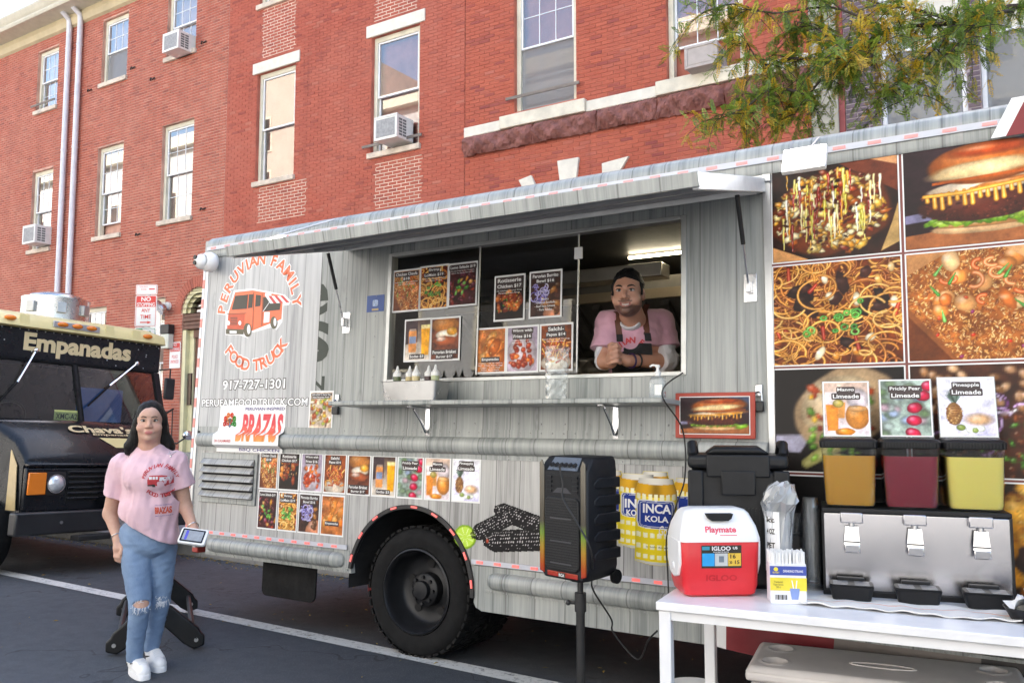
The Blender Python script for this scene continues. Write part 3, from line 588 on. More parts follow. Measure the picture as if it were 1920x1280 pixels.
# ================================================================ PRINTED PICTURES (colour stored per vertex of a fine sheet)
def _h(c):
 if isinstance(c,str):
  c=c.lstrip('#');return np.array([int(c[i:i+2],16)/255 for i in(0,2,4)])
 return np.array(c,float)
class Paint:
 def __init__(s,nx,ny,seed=0,asp=None):
  s.nx,s.ny=nx,ny;s.asp=asp or nx/ny;s.r=np.random.default_rng(seed)
  u=np.linspace(0,s.asp,nx);v=np.linspace(0,1,ny);s.U,s.V=np.meshgrid(u,v);s.c=np.zeros((ny,nx,3));s.a=np.ones((ny,nx));s.px=1.0/ny
 def fill(s,c):s.c[:]=_h(c);return s
 def grad(s,c0,c1,ang=90):
  t=s.U/s.asp*math.cos(R(ang))+s.V*math.sin(R(ang));t=(t-t.min())/(np.ptp(t)+1e-9);s.c=_h(c0)*(1-t[...,None])+_h(c1)*t[...,None];return s
 def vn(s,n): # value noise, n cells high
  gx_,gy_=max(2,int(n*s.asp)+2),n+2;g=s.r.random((gy_,gx_));x=s.U*n;y=s.V*n
  xi,yi=np.clip(x.astype(int),0,gx_-2),np.clip(y.astype(int),0,gy_-2);fx,fy=x-xi,y-yi;fx=fx*fx*(3-2*fx);fy=fy*fy*(3-2*fy)
  return(g[yi,xi]*(1-fx)+g[yi,xi+1]*fx)*(1-fy)+(g[yi+1,xi]*(1-fx)+g[yi+1,xi+1]*fx)*fy
 def mottle(s,n=12,amt=.2):s.c*=(1-amt+2*amt*(.6*s.vn(n)+.4*s.vn(n*3)))[...,None];return s
 def put(s,m,c):
  m=np.clip(m,0,1)[...,None];s.c=s.c*(1-m)+(c if getattr(c,'ndim',1)==3 else _h(c))*m;return s
 def win(s,x0,x1,y0,y1):
  i0,i1=max(0,int((x0/s.asp)*(s.nx-1))-1),min(s.nx,int((x1/s.asp)*(s.nx-1))+3);j0,j1=max(0,int(y0*(s.ny-1))-1),min(s.ny,int(y1*(s.ny-1))+3)
  return(slice(j0,j1),slice(i0,i1))if i1>i0 and j1>j0 else None
 def blob(s,cx,cy,rx,ry,c,ang=0,soft=None,shade=.35,hi=.35,lump=0,n=5):
  q=max(rx,ry)*1.5;w=s.win(cx-q,cx+q,cy-q,cy+q)
  if w is None:return s
  U,V=s.U[w]-cx,s.V[w]-cy;ca,sa=math.cos(R(ang)),math.sin(R(ang));x,y=(U*ca+V*sa)/rx,(-U*sa+V*ca)/ry
  r=np.sqrt(x*x+y*y)
  if lump:
   th=np.arctan2(y,x);p=s.r.uniform(0,6.28,3);r=r*(1+lump*(np.sin(2*th+p[0])*.35+np.sin(n*th+p[1])*.28+np.sin((n*2+1)*th+p[2])*.12))
  so=soft if soft is not None else max(.08,1.2*s.px/min(rx,ry));m=np.clip((1-r)/so+.5,0,1)[...,None]
  L=1-shade*np.clip(r,0,1)**2;b=_h(c)[None,None]*L[...,None]
  hl=np.clip(1-np.sqrt((U/rx+.3)**2+(V/ry-.35)**2)/.6,0,1)[...,None]*hi;b=b*(1-hl)+hl
  s.c[w]=s.c[w]*(1-m)+b*m;return s
 def stroke(s,pts,wd,c,shade=.4,hi=.25):
  pts=np.array(pts,float);ws=np.linspace(wd[0],wd[1],len(pts))if hasattr(wd,'__len__')else np.full(len(pts),wd)
  q=ws.max()+2*s.px;w=s.win(pts[:,0].min()-q,pts[:,0].max()+q,pts[:,1].min()-q,pts[:,1].max()+q)
  if w is None:return s
  U,V=s.U[w],s.V[w];best=np.full(U.shape,9.0)
  for k in range(len(pts)-1):
   a,b=pts[k],pts[k+1];d=b-a;t=np.clip(((U-a[0])*d[0]+(V-a[1])*d[1])/(d@d+1e-12),0,1)
   best=np.minimum(best,np.hypot(U-a[0]-t*d[0],V-a[1]-t*d[1])/(ws[k]*(1-t)+ws[k+1]*t))
  so=max(.2,1.0*s.px/ws.max());m=np.clip((1-best)/so+.5,0,1)[...,None];L=(1-shade*np.clip(best,0,1)**2)[...,None];h=(np.clip(1-best/.45,0,1)*hi)[...,None]
  b=_h(c)[None,None]*L;s.c[w]=s.c[w]*(1-m)+(b*(1-h)+h)*m;return s
 def poly(s,pts,c,soft=1.0):
  pts=np.array(pts,float);inside=np.zeros(s.U.shape,bool);n=len(pts);dmin=np.full(s.U.shape,9.0)
  for k in range(n):
   a,b=pts[k],pts[(k+1)%n];d=b-a
   cond=((a[1]>s.V)!=(b[1]>s.V));xi=a[0]+(s.V-a[1])*d[0]/(d[1]if abs(d[1])>1e-12 else 1e-12);inside^=cond&(s.U<xi)
   t=np.clip(((s.U-a[0])*d[0]+(s.V-a[1])*d[1])/(d@d+1e-12),0,1);dmin=np.minimum(dmin,np.hypot(s.U-a[0]-t*d[0],s.V-a[1]-t*d[1]))
  m=np.where(inside,.5+dmin/(soft*s.px),.5-dmin/(soft*s.px));return s.put(m,c)
 def finish(s):
  n=.5*s.vn(7)+.3*s.vn(19)+.2*s.vn(47);s.c=s.c*(.74+.52*n)[...,None];g=s.r.random((s.ny,s.nx));s.c=s.c*(.955+.09*g)[...,None];l=s.c.mean(-1,keepdims=True);s.c=np.clip(l+(s.c-l)*1.12,0,1);s.c=np.clip(s.c*1.12-.03,0,1);return s
 def pick(s,cs):return cs[int(s.r.integers(len(cs)))]
 def rnd(s,a,b):return float(s.r.uniform(a,b))
 def curl(s,cx,cy,r,wd,c,a0=None,sweep=None,**k):
  a0=s.rnd(0,6.28)if a0 is None else a0;sweep=s.rnd(2,5)if sweep is None else sweep;n=14;e=s.rnd(.6,1)
  return s.stroke([(cx+r*math.cos(a0+sweep*i/n),cy+r*e*math.sin(a0+sweep*i/n))for i in range(n+1)],wd,c,**k)
 def build(s,name,mat,parent,x0,z0,x1,z1,y=0.0,mask=None,border=None,place=None):
  c=np.clip(s.c,0,1);c=np.where(c<=.04045,c/12.92,((c+.055)/1.055)**2.4)
  xs=np.linspace(x0,x1,s.nx);zs=np.linspace(z0,z1,s.ny);X,Z=np.meshgrid(xs,zs);vs=np.stack([X,np.full_like(X,y),Z],-1).reshape(-1,3)
  idx=np.arange(s.nx*s.ny).reshape(s.ny,s.nx);f=np.stack([idx[:-1,:-1],idx[:-1,1:],idx[1:,1:],idx[1:,:-1]],-1).reshape(-1,4)
  if mask is not None:
   mk=(mask>.5);k=(mk[:-1,:-1]|mk[:-1,1:]|mk[1:,1:]|mk[1:,:-1]).reshape(-1);f=f[k];used=np.unique(f);rm=np.zeros(len(vs),int);rm[used]=np.arange(len(used));f=rm[f];vs=vs[used];cc=c.reshape(-1,3)[used]
  else:cc=c.reshape(-1,3)
  if place is not None:vs=place(vs)
  me=bpy.data.meshes.new(name);me.from_pydata(vs.tolist(),[],f.tolist());me.materials.append(mat)
  at=me.color_attributes.new('Col','FLOAT_COLOR','POINT');at.data.foreach_set('color',np.concatenate([cc,np.ones((len(cc),1))],1).astype(np.float32).reshape(-1));me.update()
  return link(name,me,parent)
M_print=print_mat('glossy_print',rough=.45,coat=.08);M_print_m=print_mat('matt_print',rough=.55,coat=0.0)
# ---- dishes --------------------------------------------------------------------------------
def d_fries(p):
 a=p.asp;p.fill('#24110a').mottle(6,.4);p.poly([(a*.42,1),(a,.86),(a,1)],'#b98a63');p.poly([(a*.5,1),(a,.6),(a,.87),(a*.7,1)],'#5e2f1d');p.poly([(0,0),(a*.3,0),(0,.16)],'#c08f5f');p.poly([(a*.86,.02),(a,.1),(a,.5),(a*.95,.3)],'#a88a5a')
 p.blob(.47*a,.46,.47*a,.43,'#7a3a14',lump=.12,hi=0)
 for k in range(420):
  x,y=p.rnd(.02,.94)*a,p.rnd(.04,.93)
  if(x/a-.47)**2/.20+(y-.46)**2/.19>1:continue
  p.blob(x,y,p.rnd(.022,.06),p.rnd(.016,.04),p.pick(['#e2b04a','#cf8f2e','#f0d690','#a8481c','#d8a03a','#7a2f12','#e9c468','#b5611f','#f3e2b4']),p.rnd(-50,50),lump=.35,hi=.45,shade=.6)
 for k in range(70):
  x=p.rnd(.08,.88)*a;y=p.rnd(.35,.92);l=p.rnd(.08,.34);c=p.pick(['#f4e8c4','#e6d36a','#c9bb3c','#9c2413','#f7efd6','#d99a2a','#7a1a0c','#efd99a'])
  p.stroke([(x+.004*math.sin(i*1.1+k),y-l*i/8)for i in range(9)],(p.rnd(.008,.017),.005),c,hi=.5)
 for k in range(40):p.blob(p.rnd(.1,.85)*a,p.rnd(.1,.85),p.rnd(.012,.03),p.rnd(.008,.02),p.pick(['#2a0f06','#3c150a','#50200e']),p.rnd(0,180),lump=.3,hi=0)
def d_burger(p):
 a=p.asp;p.grad('#1c0f10','#33222a',60);p.blob(.95*a,.98,.4*a,.3,'#3b4358',soft=.9,hi=0);p.poly([(0,0),(a,0),(a,.24),(0,.13)],'#8d5937');p.poly([(0,.33),(a*.22,.36),(a*.22,.27),(0,.25)],'#7a7690')
 p.blob(.52*a,.16,.34*a,.055,'#d9b184',soft=.1);p.blob(.52*a,.19,.3*a,.03,'#b98552')
 for k in range(26):p.blob((.18+.7*k/26)*a,.235+.02*math.sin(k*1.7),.06,.028,p.pick(['#8fb52c','#6f9c22','#a9c94a','#5c8a1d']),p.rnd(-30,30),lump=.3)
 p.blob(.9*a,.2,.16,.06,'#7fae2b',10,lump=.2)
 p.blob(.5*a,.375,.41*a,.15,'#54261a',lump=.06,hi=.12)
 for k in range(120):p.blob(p.rnd(.12,.88)*a,p.rnd(.25,.49),p.rnd(.008,.024),p.rnd(.006,.015),p.pick(['#5e2a1b','#3a160e','#6d3522','#4f2116']),lump=.3,hi=.12)
 p.blob(.54*a,.55,.38*a,.075,'#e4cdb0',3,hi=.3);p.blob(.72*a,.56,.25*a,.035,'#c8793a',6,lump=.1)
 for k in range(15):
  x=(.16+.72*k/14)*a;l=.05+.09*abs(math.sin(k*2.3));y=.5+.06*k/14;p.stroke([(x,y),(x+.006,y-l)],(.016,.021),'#dd9c33',hi=.4)
 p.stroke([(.14*a,.5),(.4*a,.5),(.7*a,.54),(.9*a,.57)],.018,'#dd9f3a')
 p.blob(.57*a,.77,.40*a,.20,'#c56a28',2,shade=.5,hi=.2);p.blob(.53*a,.71,.34*a,.085,'#efd09c',4,soft=.3,hi=.1,lump=.1);p.blob(.60*a,.89,.28*a,.055,'#a84716',2,soft=.6,hi=.35)
 p.poly([(.2*a,.625),(.95*a,.665),(.95*a,.64),(.2*a,.60)],'#9c4f1c')
def d_noodle(p,dark='#5a2b10',n=190):
 a=p.asp;p.fill(dark).mottle(8,.5);wd=max(.0095,1.3*p.px)
 for k in range(30):p.blob(p.rnd(0,a),p.rnd(0,1),.08,.06,p.pick(['#7a3a14','#a2551c','#8a4315','#5a2a10']),p.rnd(0,180),soft=.5,hi=.1)
 for k in range(n):p.curl(p.rnd(-.05,a+.05),p.rnd(-.05,1.05),p.rnd(.06,.28),wd*p.rnd(.9,1.5),p.pick(['#c98632','#b5701f','#a2591a','#d99a42','#8a4513','#c2752a','#7a3a10']),hi=.3,shade=.6)
 for k in range(15):p.blob(p.rnd(.1,.9)*a,p.rnd(.1,.9),p.rnd(.05,.13),p.rnd(.04,.07),p.pick(['#2e1510','#3c1d16','#24100c']),p.rnd(0,180),lump=.2,hi=.14)
 for k in range(10):p.blob(p.rnd(.05,.95)*a,p.rnd(.05,.95),p.rnd(.04,.08),p.rnd(.025,.045),p.pick(['#e5c28a','#dba65a','#f0e0c0','#d8923e']),p.rnd(0,180),hi=.5)
 for k in range(7):p.stroke([(x0:=p.rnd(0,a),y0:=p.rnd(0,1)),(x0+p.rnd(-.1,.1),y0+p.rnd(-.15,.15))],(.022,.015),p.pick(['#b5391a','#c94a1c','#a02a14']),hi=.35)
 for k in range(40):p.curl(p.rnd(-.05,a+.05),p.rnd(-.05,1.05),p.rnd(.05,.2),wd*p.rnd(.9,1.4),p.pick(['#d9983e','#e6b25c','#c27f2c']),hi=.4)
 for k in range(14):p.curl(p.rnd(.2,.75)*a,p.rnd(.3,.6),p.rnd(.02,.04),max(.011,p.px),p.pick(['#3f8a2a','#57a336','#2f7321','#78bb52']),sweep=5.5,hi=.35)
def d_rice(p,box=True):
 a=p.asp;p.fill('#8a5228').mottle(10,.4)
 for k in range(2000 if p.nx>80 else 700):
  x,y=p.rnd(0,a),p.rnd(0,1);an=p.rnd(0,PI);l=max(.011,.8*p.px);p.stroke([(x-l*math.cos(an),y-l*math.sin(an)),(x+l*math.cos(an),y+l*math.sin(an))],max(.0065,.7*p.px),p.pick(['#c98a45','#a9682c','#8a4a1e','#ddab68','#b5763a','#6e3513','#e2b87c']),hi=.3)
 for k in range(15):p.blob(p.rnd(.2,.95)*a,p.rnd(.45,.95),p.rnd(.06,.11),p.rnd(.05,.08),p.pick(['#d98a45','#e2a468','#cf7434','#e9bd8a']),p.rnd(0,180),lump=.12,hi=.4)
 for k in range(8):p.curl(p.rnd(.25,.9)*a,p.rnd(.5,.9),p.rnd(.04,.07),.018,p.pick(['#d8692e','#e08a50']),hi=.4)
 for k in range(9):x,y,an=p.rnd(.15,.85)*a,p.rnd(.35,.85),p.rnd(.8,2.4);p.stroke([(x,y),(x+.11*math.cos(an),y+.11*math.sin(an))],(.016,.004),p.pick(['#4c9a3a','#6fb155','#37802a','#98c98a']),hi=.3)
 for k in range(9):p.blob(p.rnd(0,a),p.rnd(0,.6),.02,.014,p.pick(['#c2381c','#8c2f62','#d8552a']),p.rnd(0,180))
 if box:p.poly([(0,0),(a*.34,0),(0,.5)],'#7b4a28');p.poly([(0,0),(a*.3,0),(0,.42)],'#5d3218');p.poly([(0,.8),(a*.3,1),(0,1)],'#a97a50');p.poly([(a*.66,1),(a,.72),(a,1)],'#c09468')
def d_wrap(p):
 a=p.asp;p.fill('#120c0c');p.poly([(0,.35),(a*.3,.36),(a*.2,.18),(0,.2)],'#8d8b9c');p.blob(.55*a,.62,.42*a,.36,'#c9ab86',25,hi=.25,lump=.05);p.blob(.5*a,.65,.3*a,.26,'#e0c9a4',25,hi=.2)
 for k in range(40):p.blob(p.rnd(.28,.75)*a,p.rnd(.4,.82),p.rnd(.02,.06),p.rnd(.015,.045),p.pick(['#7a2a1c','#5d8a2c','#d8a52a','#b5502a','#7aa54a','#e0b94a','#8f3a24','#e9dcc0']),p.rnd(0,180),lump=.3)
 p.stroke([(.25*a,.08),(.4*a,.2),(.62*a,.36)],(.05,.09),'#a9a46a',hi=.1)
 for k in range(16):p.blob(p.rnd(.2,.7)*a,p.rnd(.1,.36),.045,.025,p.pick(['#6e9a34','#8fb54c','#4f7a24']),p.rnd(0,90),lump=.3)
 p.blob(.72*a,.1,.08,.07,'#b8341c',hi=.4)
def d_beans(p):
 a=p.asp;p.fill('#3a2015').mottle(8,.4)
 for k in range(60):p.blob(p.rnd(0,a),p.rnd(.55,1),.05,.035,p.pick(['#b98d68','#a97a52','#caa27c','#8f6440']),p.rnd(0,180),hi=.35)
 for k in range(120):p.blob(p.rnd(0,a),p.rnd(0,.6),.03,.02,p.pick(['#3f1f10','#5d2f18','#6e3a1c','#4f7a2a','#82421f']),p.rnd(0,180),lump=.3)
 for k in range(20):p.curl(p.rnd(.2,a),p.rnd(.15,.75),p.rnd(.06,.13),.012,p.pick(['#8a5a8f','#c9a9cf','#6f3f7a','#b58abf','#e0cfe2']),hi=.5)
 for k in range(20):p.blob(p.rnd(0,a),p.rnd(.1,.5),.03,.016,p.pick(['#3f7a24','#5c9a34']),p.rnd(0,180),lump=.4)
def d_chicken(p,bg='#1a0d0a',cs=('#a8521c','#c26a24','#8a3a14','#d98a3a','#6e2a10'),n=26,y0=.1,y1=.6):
 a=p.asp;p.fill(bg).mottle(5,.4)
 for k in range(n):p.blob(p.rnd(.05,.95)*a,p.rnd(y0,y1),p.rnd(.07,.14),p.rnd(.05,.1),p.pick(cs),p.rnd(0,180),lump=.15,hi=.35)
 for k in range(30):p.blob(p.rnd(.05,.95)*a,p.rnd(y0,y1),.02,.015,p.pick(['#4a8a2c','#d8a03a','#e8c88a','#6e1f10']),p.rnd(0,180),lump=.3)
def d_lomo(p):
 a=p.asp;p.fill('#3a1a1c').mottle(6,.5)
 for k in range(40):p.blob(p.rnd(0,a),p.rnd(0,.8),p.rnd(.05,.12),p.rnd(.03,.06),p.pick(['#4a1a18','#6e2a24','#8a3f52','#c98a2a','#a03a1c','#5a2a3a','#d0a05a']),p.rnd(0,180),lump=.15,hi=.3)
 for k in range(8):p.blob(p.rnd(.2,.7)*a,p.rnd(.3,.6),.06,.04,p.pick(['#5a9a3c','#7ab55a','#3f7a28']),p.rnd(0,180),lump=.4)
def d_bowl(p):
 a=p.asp;p.fill('#3a2620').mottle(6,.4);p.blob(.8*a,.1,.3,.25,'#c98a6a',lump=.2)
 for k in range(16):p.blob(p.rnd(.4,1)*a,p.rnd(.1,.9),.1,.06,p.pick(['#5a3a24','#7a4a2c','#a8703a']),p.rnd(0,180),lump=.2)
 for k in range(24):p.curl(p.rnd(.05,.6)*a,p.rnd(.35,.72),p.rnd(.05,.1),max(.014,p.px),p.pick(['#7d72b8','#a59bd8','#5f549c','#c4bde8']),hi=.5)
def d_empanada(p):
 a=p.asp;p.fill('#a86a3c').mottle(5,.3)
 for k in range(9):p.blob(p.rnd(0,1)*a,p.rnd(.3,1),p.rnd(.15,.24),p.rnd(.1,.14),p.pick(['#d98a3c','#c9752c','#e2a052','#b5611f']),p.rnd(20,80),lump=.05,hi=.3)
 for k in range(30):p.blob(p.rnd(0,1)*a,p.rnd(.3,1),.02,.015,p.pick(['#e9b46a','#a8521c']),lump=.3)
def d_wings(p):
 a=p.asp;p.grad('#b9a9b8','#8f8494',90);p.blob(.5*a,.4,.5*a,.42,'#c9bcc4',lump=.05)
 for k in range(30):p.blob(p.rnd(.15,.85)*a,p.rnd(.1,.7),p.rnd(.05,.1),p.rnd(.04,.07),p.pick(['#b5441c','#8e2f12','#c9582a','#a03a18','#d8782e']),p.rnd(0,180),lump=.15,hi=.35)
def d_salchi(p):
 a=p.asp;p.fill('#6e3a1c').mottle(5,.4);p.blob(.5*a,.15,.5*a,.2,'#d8c9b8')
 for k in range(60):x,y,an=p.rnd(.1,.9)*a,p.rnd(.15,.62),p.rnd(0,PI);p.stroke([(x,y),(x+.12*math.cos(an),y+.12*math.sin(an))],max(.018,p.px),p.pick(['#d8923a','#c9742a','#a83a1c','#b5521f','#e2a84e']),hi=.35)
def d_soda(p):
 a=p.asp;p.grad('#d8cfc4','#4a3a34',90);p.poly([(0,.4),(.5*a,.45),(.5*a,1),(0,1)],'#3c2f33');p.poly([(.16*a,.2),(.44*a,.2),(.46*a,.26),(.46*a,.72),(.43*a,.78),(.17*a,.78),(.14*a,.72),(.14*a,.26)],'#c98a52');p.poly([(.16*a,.42),(.44*a,.42),(.44*a,.6),(.16*a,.6)],'#7c8aa8');p.poly([(.16*a,.74),(.44*a,.74),(.42*a,.79),(.18*a,.79)],'#9a8a80')
 p.poly([(.68*a,.12),(.96*a,.12),(1.0*a,.86),(.64*a,.86)],'#d89a1f');p.poly([(.65*a,.78),(1.0*a,.78),(1.0*a,.88),(.64*a,.88)],'#ead9a0')
def d_brisket(p):
 a=p.asp;p.fill('#5a3222').mottle(5,.4);p.blob(.5*a,.85,.5*a,.2,'#b5763a',hi=.2);p.blob(.55*a,.6,.4*a,.12,'#eadbc8');p.blob(.75*a,.68,.16,.1,'#e8a83a');p.blob(.5*a,.45,.42*a,.12,'#a85a34',lump=.2);p.blob(.35*a,.5,.14,.06,'#d8b8a8',lump=.2)
def d_pear(p):
 a=p.asp;p.fill('#8d9a92').mottle(5,.35)
 for k in range(26):p.blob(p.rnd(0,1)*a,p.rnd(0,1),.1,.07,p.pick(['#a8b5b0','#7c8f74','#9aa8c0','#6e8460','#b9a0a8']),soft=.9,hi=0)
 for(x,y)in((.68,.5),(.66,.27),(.86,.72),(.63,.04),(.98,.9)):p.blob(x*a,y,.13,.095,'#c4234a',p.rnd(-20,20),shade=.45,hi=.45,lump=.05)
def d_mango(p):
 a=p.asp;p.grad('#d8ccd2','#c0a898',90);p.poly([(.06*a,.08),(.3*a,.08),(.33*a,.58),(.03*a,.58)],'#c98036');p.poly([(.03*a,.58),(.33*a,.58),(.34*a,.82),(.02*a,.82)],'#d9cfcf');p.poly([(.3*a,.32),(.46*a,.32),(.48*a,.62),(.32*a,.62)],'#cf9250');p.blob(.32*a,.6,.1,.08,'#b9a85a')
 p.blob(.75*a,.36,.27*a,.25,'#d08a3e',hi=.3);p.blob(.77*a,.68,.24*a,.2,'#d8ccd0',soft=.3,hi=.2);p.blob(.75*a,.5,.22*a,.06,'#dba56a');p.blob(.46*a,.06,.18,.07,'#d88a2a',lump=.1)
def d_pine(p):
 a=p.asp;p.grad('#d2cee6','#dcdae2',90)
 for k in range(15):an=R(35+k*8);p.stroke([(.26*a,.56),(.26*a+.22*math.cos(an)*.7,.56+.28*math.sin(an))],(.02,.004),p.pick(['#5d6f62','#7c8f84','#47594e']),hi=.1)
 p.blob(.25*a,.38,.15*a,.2,'#a87a4a',hi=.2)
 for i in range(6):
  for j in range(8):x,y=.12+.05*i+.02*(j%2),.22+.042*j;p.blob(x*a,y,.02,.014,p.pick(['#7c5030','#c9a06a','#8f6236']),hi=.2)if((x-.25)/.15)**2+((y-.38)/.19)**2<1 else None
 p.blob(.7*a,.28,.24*a,.1,'#e0b48a',soft=.7);p.blob(.36*a,.14,.075,.055,'#7f8f4a');p.blob(.53*a,.1,.075,.055,'#eef0e4',hi=.1);p.blob(.72*a,.12,.075,.055,'#eef0e4',hi=.1);p.blob(.62*a,.09,.05,.045,'#8a9a52')
def d_fried(p):
 a=p.asp;p.fill('#20120c').mottle(5,.3)
 for k in range(22):p.blob(p.rnd(0,1)*a,p.rnd(0,1),p.rnd(.1,.18),p.rnd(.07,.13),p.pick(['#a8701c','#c98a2c','#8f5512','#d8a040']),p.rnd(0,180),lump=.2,hi=.25)
 for k in range(120):p.blob(p.rnd(0,1)*a,p.rnd(0,1),.014,.01,p.pick(['#e0b860','#7a4510','#c98a2c']),lump=.3)
def d_tray(p):
 a=p.asp;p.fill('#b8a898').mottle(5,.3)
 for k in range(60):p.blob(p.rnd(0,1)*a,p.rnd(.05,.85),p.rnd(.05,.1),p.rnd(.03,.06),p.pick(['#b5763a','#d8c9a8','#8a9a3a','#e8e0d0','#a04a24','#c9a83a','#5d4a3a']),p.rnd(0,180),lump=.2)
M_pw=pm('poster_white',(.80,.80,.80),.4,var=.03);M_pt=pm('poster_plate',(.045,.028,.028),.4,var=.05);M_pl=pm('poster_letters',(.82,.81,.80),.4,var=.02)
def poster(parent,dish,x0,z0,x1,z1,y,title=(),at='top',sub=(),n=44,seed=1,border=.05,plate=True,name='poster',tw=.86,th=.085,label=None,mat=None,subat=None,subh=.035):
 w,h=x1-x0,z1-z0;b=border*w
 o=MB().quad((x0,y,z0),(x1,y,z0),(x1,y,z1),(x0,y,z1)).build(name,M_pw,parent,fix=False)
 p=Paint(n,int(n*h/w),seed,asp=w/h);dish(p);p.finish();p.build('picture',mat or M_print,o,x0+b,z0+b,x1-b,z1-b,y-.0012)
 if title:
  k=len(title);hh=th*h;zc=z1-b-.03*h-hh/2 if at=='top' else(z0+b+.06*h+(k-1+len(sub)*.5)*hh*1.25 if at=='bottom' else z0+at*h)
  m=MB();cx=(x0+x1)/2;ml=max(len(t)for t in title)
  for i,t in enumerate(title):
   gv=_glyphs(t,.02,0,1.0)[0];ww=min(w*tw,np.ptp(gv[:,0])/max(np.ptp(gv[:,1]),.7)*hh*1.12+hh*.5);z=zc-i*hh*1.3;v,f=letter_geo(t,cx-ww/2*.9,z-hh*.42,cx+ww/2*.9,z+hh*.42,bold=.02);m.mi(1).add([(q[0],y-.0045,q[1])for q in v],f)
   if plate:pts=rrect(cx-ww/2,z-hh*.68,cx+ww/2,z+hh*.68,hh*.2,2);m.mi(0).add([(q[0],y-.0028-.0004*(i%2),q[1])for q in pts],[tuple(range(len(pts)))])
  zc-=(k-1)*hh*1.3+hh*.95
  if subat is not None:zc=z0+subat*h
  for i,t in enumerate(sub):
   ww=w*.8*min(1,(len(t)+2)/26);z=zc-i*subh*h*1.35;v,f=letter_geo(t,cx-ww/2,z-subh*h*.45,cx+ww/2,z+subh*h*.45,bold=.005);m.mi(1).add([(q[0],y-.0045,q[1])for q in v],f)
  m.build('lettering',[M_pt,M_pl],o,fix=False)
 if label:o['label']=label
 return o
# ================================================================ THE FOOD TRUCK
truck=empty('food_truck',tuple(T_O),(-LEAN,0,0),'grey wood print step van food truck with open serving window and raised awning','food truck')
def wood_mat(name,cols,plank=.185,seam=.9,contrast=1.0,rough=.38,vscale=1.0,metal=0.0,bump=.12):
 t=NT(name);c=t.n('ShaderNodeTexCoord');sp=t.n('ShaderNodeSeparateXYZ');t.l(c.outputs['Object'],sp.inputs[0])
 k=t.math('DIVIDE',sp.outputs['X'],plank);idx=t.math('FLOOR',k);fr=t.math('FRACT',k)
 wn_=t.n('ShaderNodeTexWhiteNoise');wn_.noise_dimensions='1D';t.l(idx,wn_.inputs['W'])
 off=t.n('ShaderNodeCombineXYZ');t.l(t.math('MULTIPLY',wn_.outputs['Value'],37),off.inputs[2]);t.l(t.math('MULTIPLY',wn_.outputs['Value'],11),off.inputs[1])
 add=t.n('ShaderNodeVectorMath',operation='ADD');t.l(c.outputs['Object'],add.inputs[0]);t.l(off.outputs[0],add.inputs[1])
 def mp(sc):m=t.n('ShaderNodeMapping');m.inputs['Scale'].default_value=sc;t.l(add.outputs[0],m.inputs[0]);return m.outputs[0]
 g1=t.noise(mp((34,1,1.1)),1,6,.62,.6);g2=t.noise(mp((120,1,2.0)),1,4,.6,.3);g3=t.noise(mp((7,1,.9)),1,4,.6,.8)
 f=t.math('ADD',t.math('MULTIPLY',g1,.55),t.math('ADD',t.math('MULTIPLY',g2,.2),t.math('MULTIPLY',g3,.25)))
 f=t.math('ADD',f,t.math('MULTIPLY_ADD',wn_.outputs['Value'],.16*contrast,-.08*contrast))
 cc=t.ramp(f,[(.36,cols[0]),(.46,cols[1]),(.54,cols[2]),(.66,cols[3])])
 # knots
 vo=t.n('ShaderNodeTexVoronoi');vo.inputs['Scale'].default_value=1;t.l(mp((4.2,.01,1.5)),vo.inputs['Vector'])
 rings=t.math('SINE',t.math('MULTIPLY',vo.outputs['Distance'],75));km=t.ramp(vo.outputs['Distance'],[(.03,(1,1,1)),(.17,(0,0,0))])
 cc=t.mix(t.math('MULTIPLY',km,t.math('MULTIPLY_ADD',rings,.22,.28)),cc,tuple(x*.35 for x in cols[0]))
 ed=t.math('MINIMUM',fr,t.math('SUBTRACT',1,fr));sm=t.ramp(ed,[(.008,(seam,)*3),(.024,(0,0,0))]);cc=t.mix(sm,cc,(.055,.055,.055))
 t.color(cc);t.set(Roughness=rough,Metallic=metal);t.b.inputs['Coat Weight'].default_value=.25;t.b.inputs['Coat Roughness'].default_value=.2
 t.bump(t.noise(t.world(),3.0,3,.5),bump,.02);return t.m
M_wood=wood_mat('grey_wood_wrap',((.16,.178,.174),(.275,.292,.285),(.335,.349,.340),(.41,.422,.411)),.2,.6,.5)
M_wood2=wood_mat('pale_wood_sign',((.22,.226,.238),(.385,.391,.40),(.46,.466,.472),(.55,.555,.558)),.165,.6,.7)
M_wood3=wood_mat('brown_grey_wood_wrap',((.20,.198,.193),(.345,.342,.334),(.42,.416,.407),(.50,.495,.485)),.17,.8,.5)
M_alu=pm('bare_aluminium',(.55,.56,.57),.38,.85,var=.1);M_alu_d=pm('dull_aluminium',(.36,.36,.36),.5,.5);M_under=pm('underbody_black',(.012,.012,.013),.85,var=.3);M_rub=pm('tyre_rubber',(.006,.006,.0065),.8,spec=.25,var=.25,scale=12,bump=.3);M_blackp=pm('black_plastic',(.0075,.008,.0095),.45,spec=.35,var=.15,bump=.1)
U0,U1=-5.75,1.35;WX0,WX1,WZ0,WZ1=-3.80,-1.697,1.757,2.615;AC,AZ_,AR=-3.54,.433,.512
TW=2.12 # truck width
# upper side panel round the serving window
for nm,(a,b,c,d),M in(('side_panel',(U0,WX0,1.40,2.785),M_wood),('side_panel',(WX1,-1.235,1.40,2.785),M_wood),('side_panel',(WX0,WX1,WZ1,2.785),M_wood),('side_panel',(WX0,WX1,1.40,WZ0),M_wood)):
 m=MB();m.box(a+.001,0,c,b-.001,.045,d);m.build(nm,M,truck)
m=MB();m.box(-1.233,-.003,.36,U1,.045,2.785);m.build('side_panel',pm('wrap_black',(.03,.025,.025),.35,coat=.2),truck)
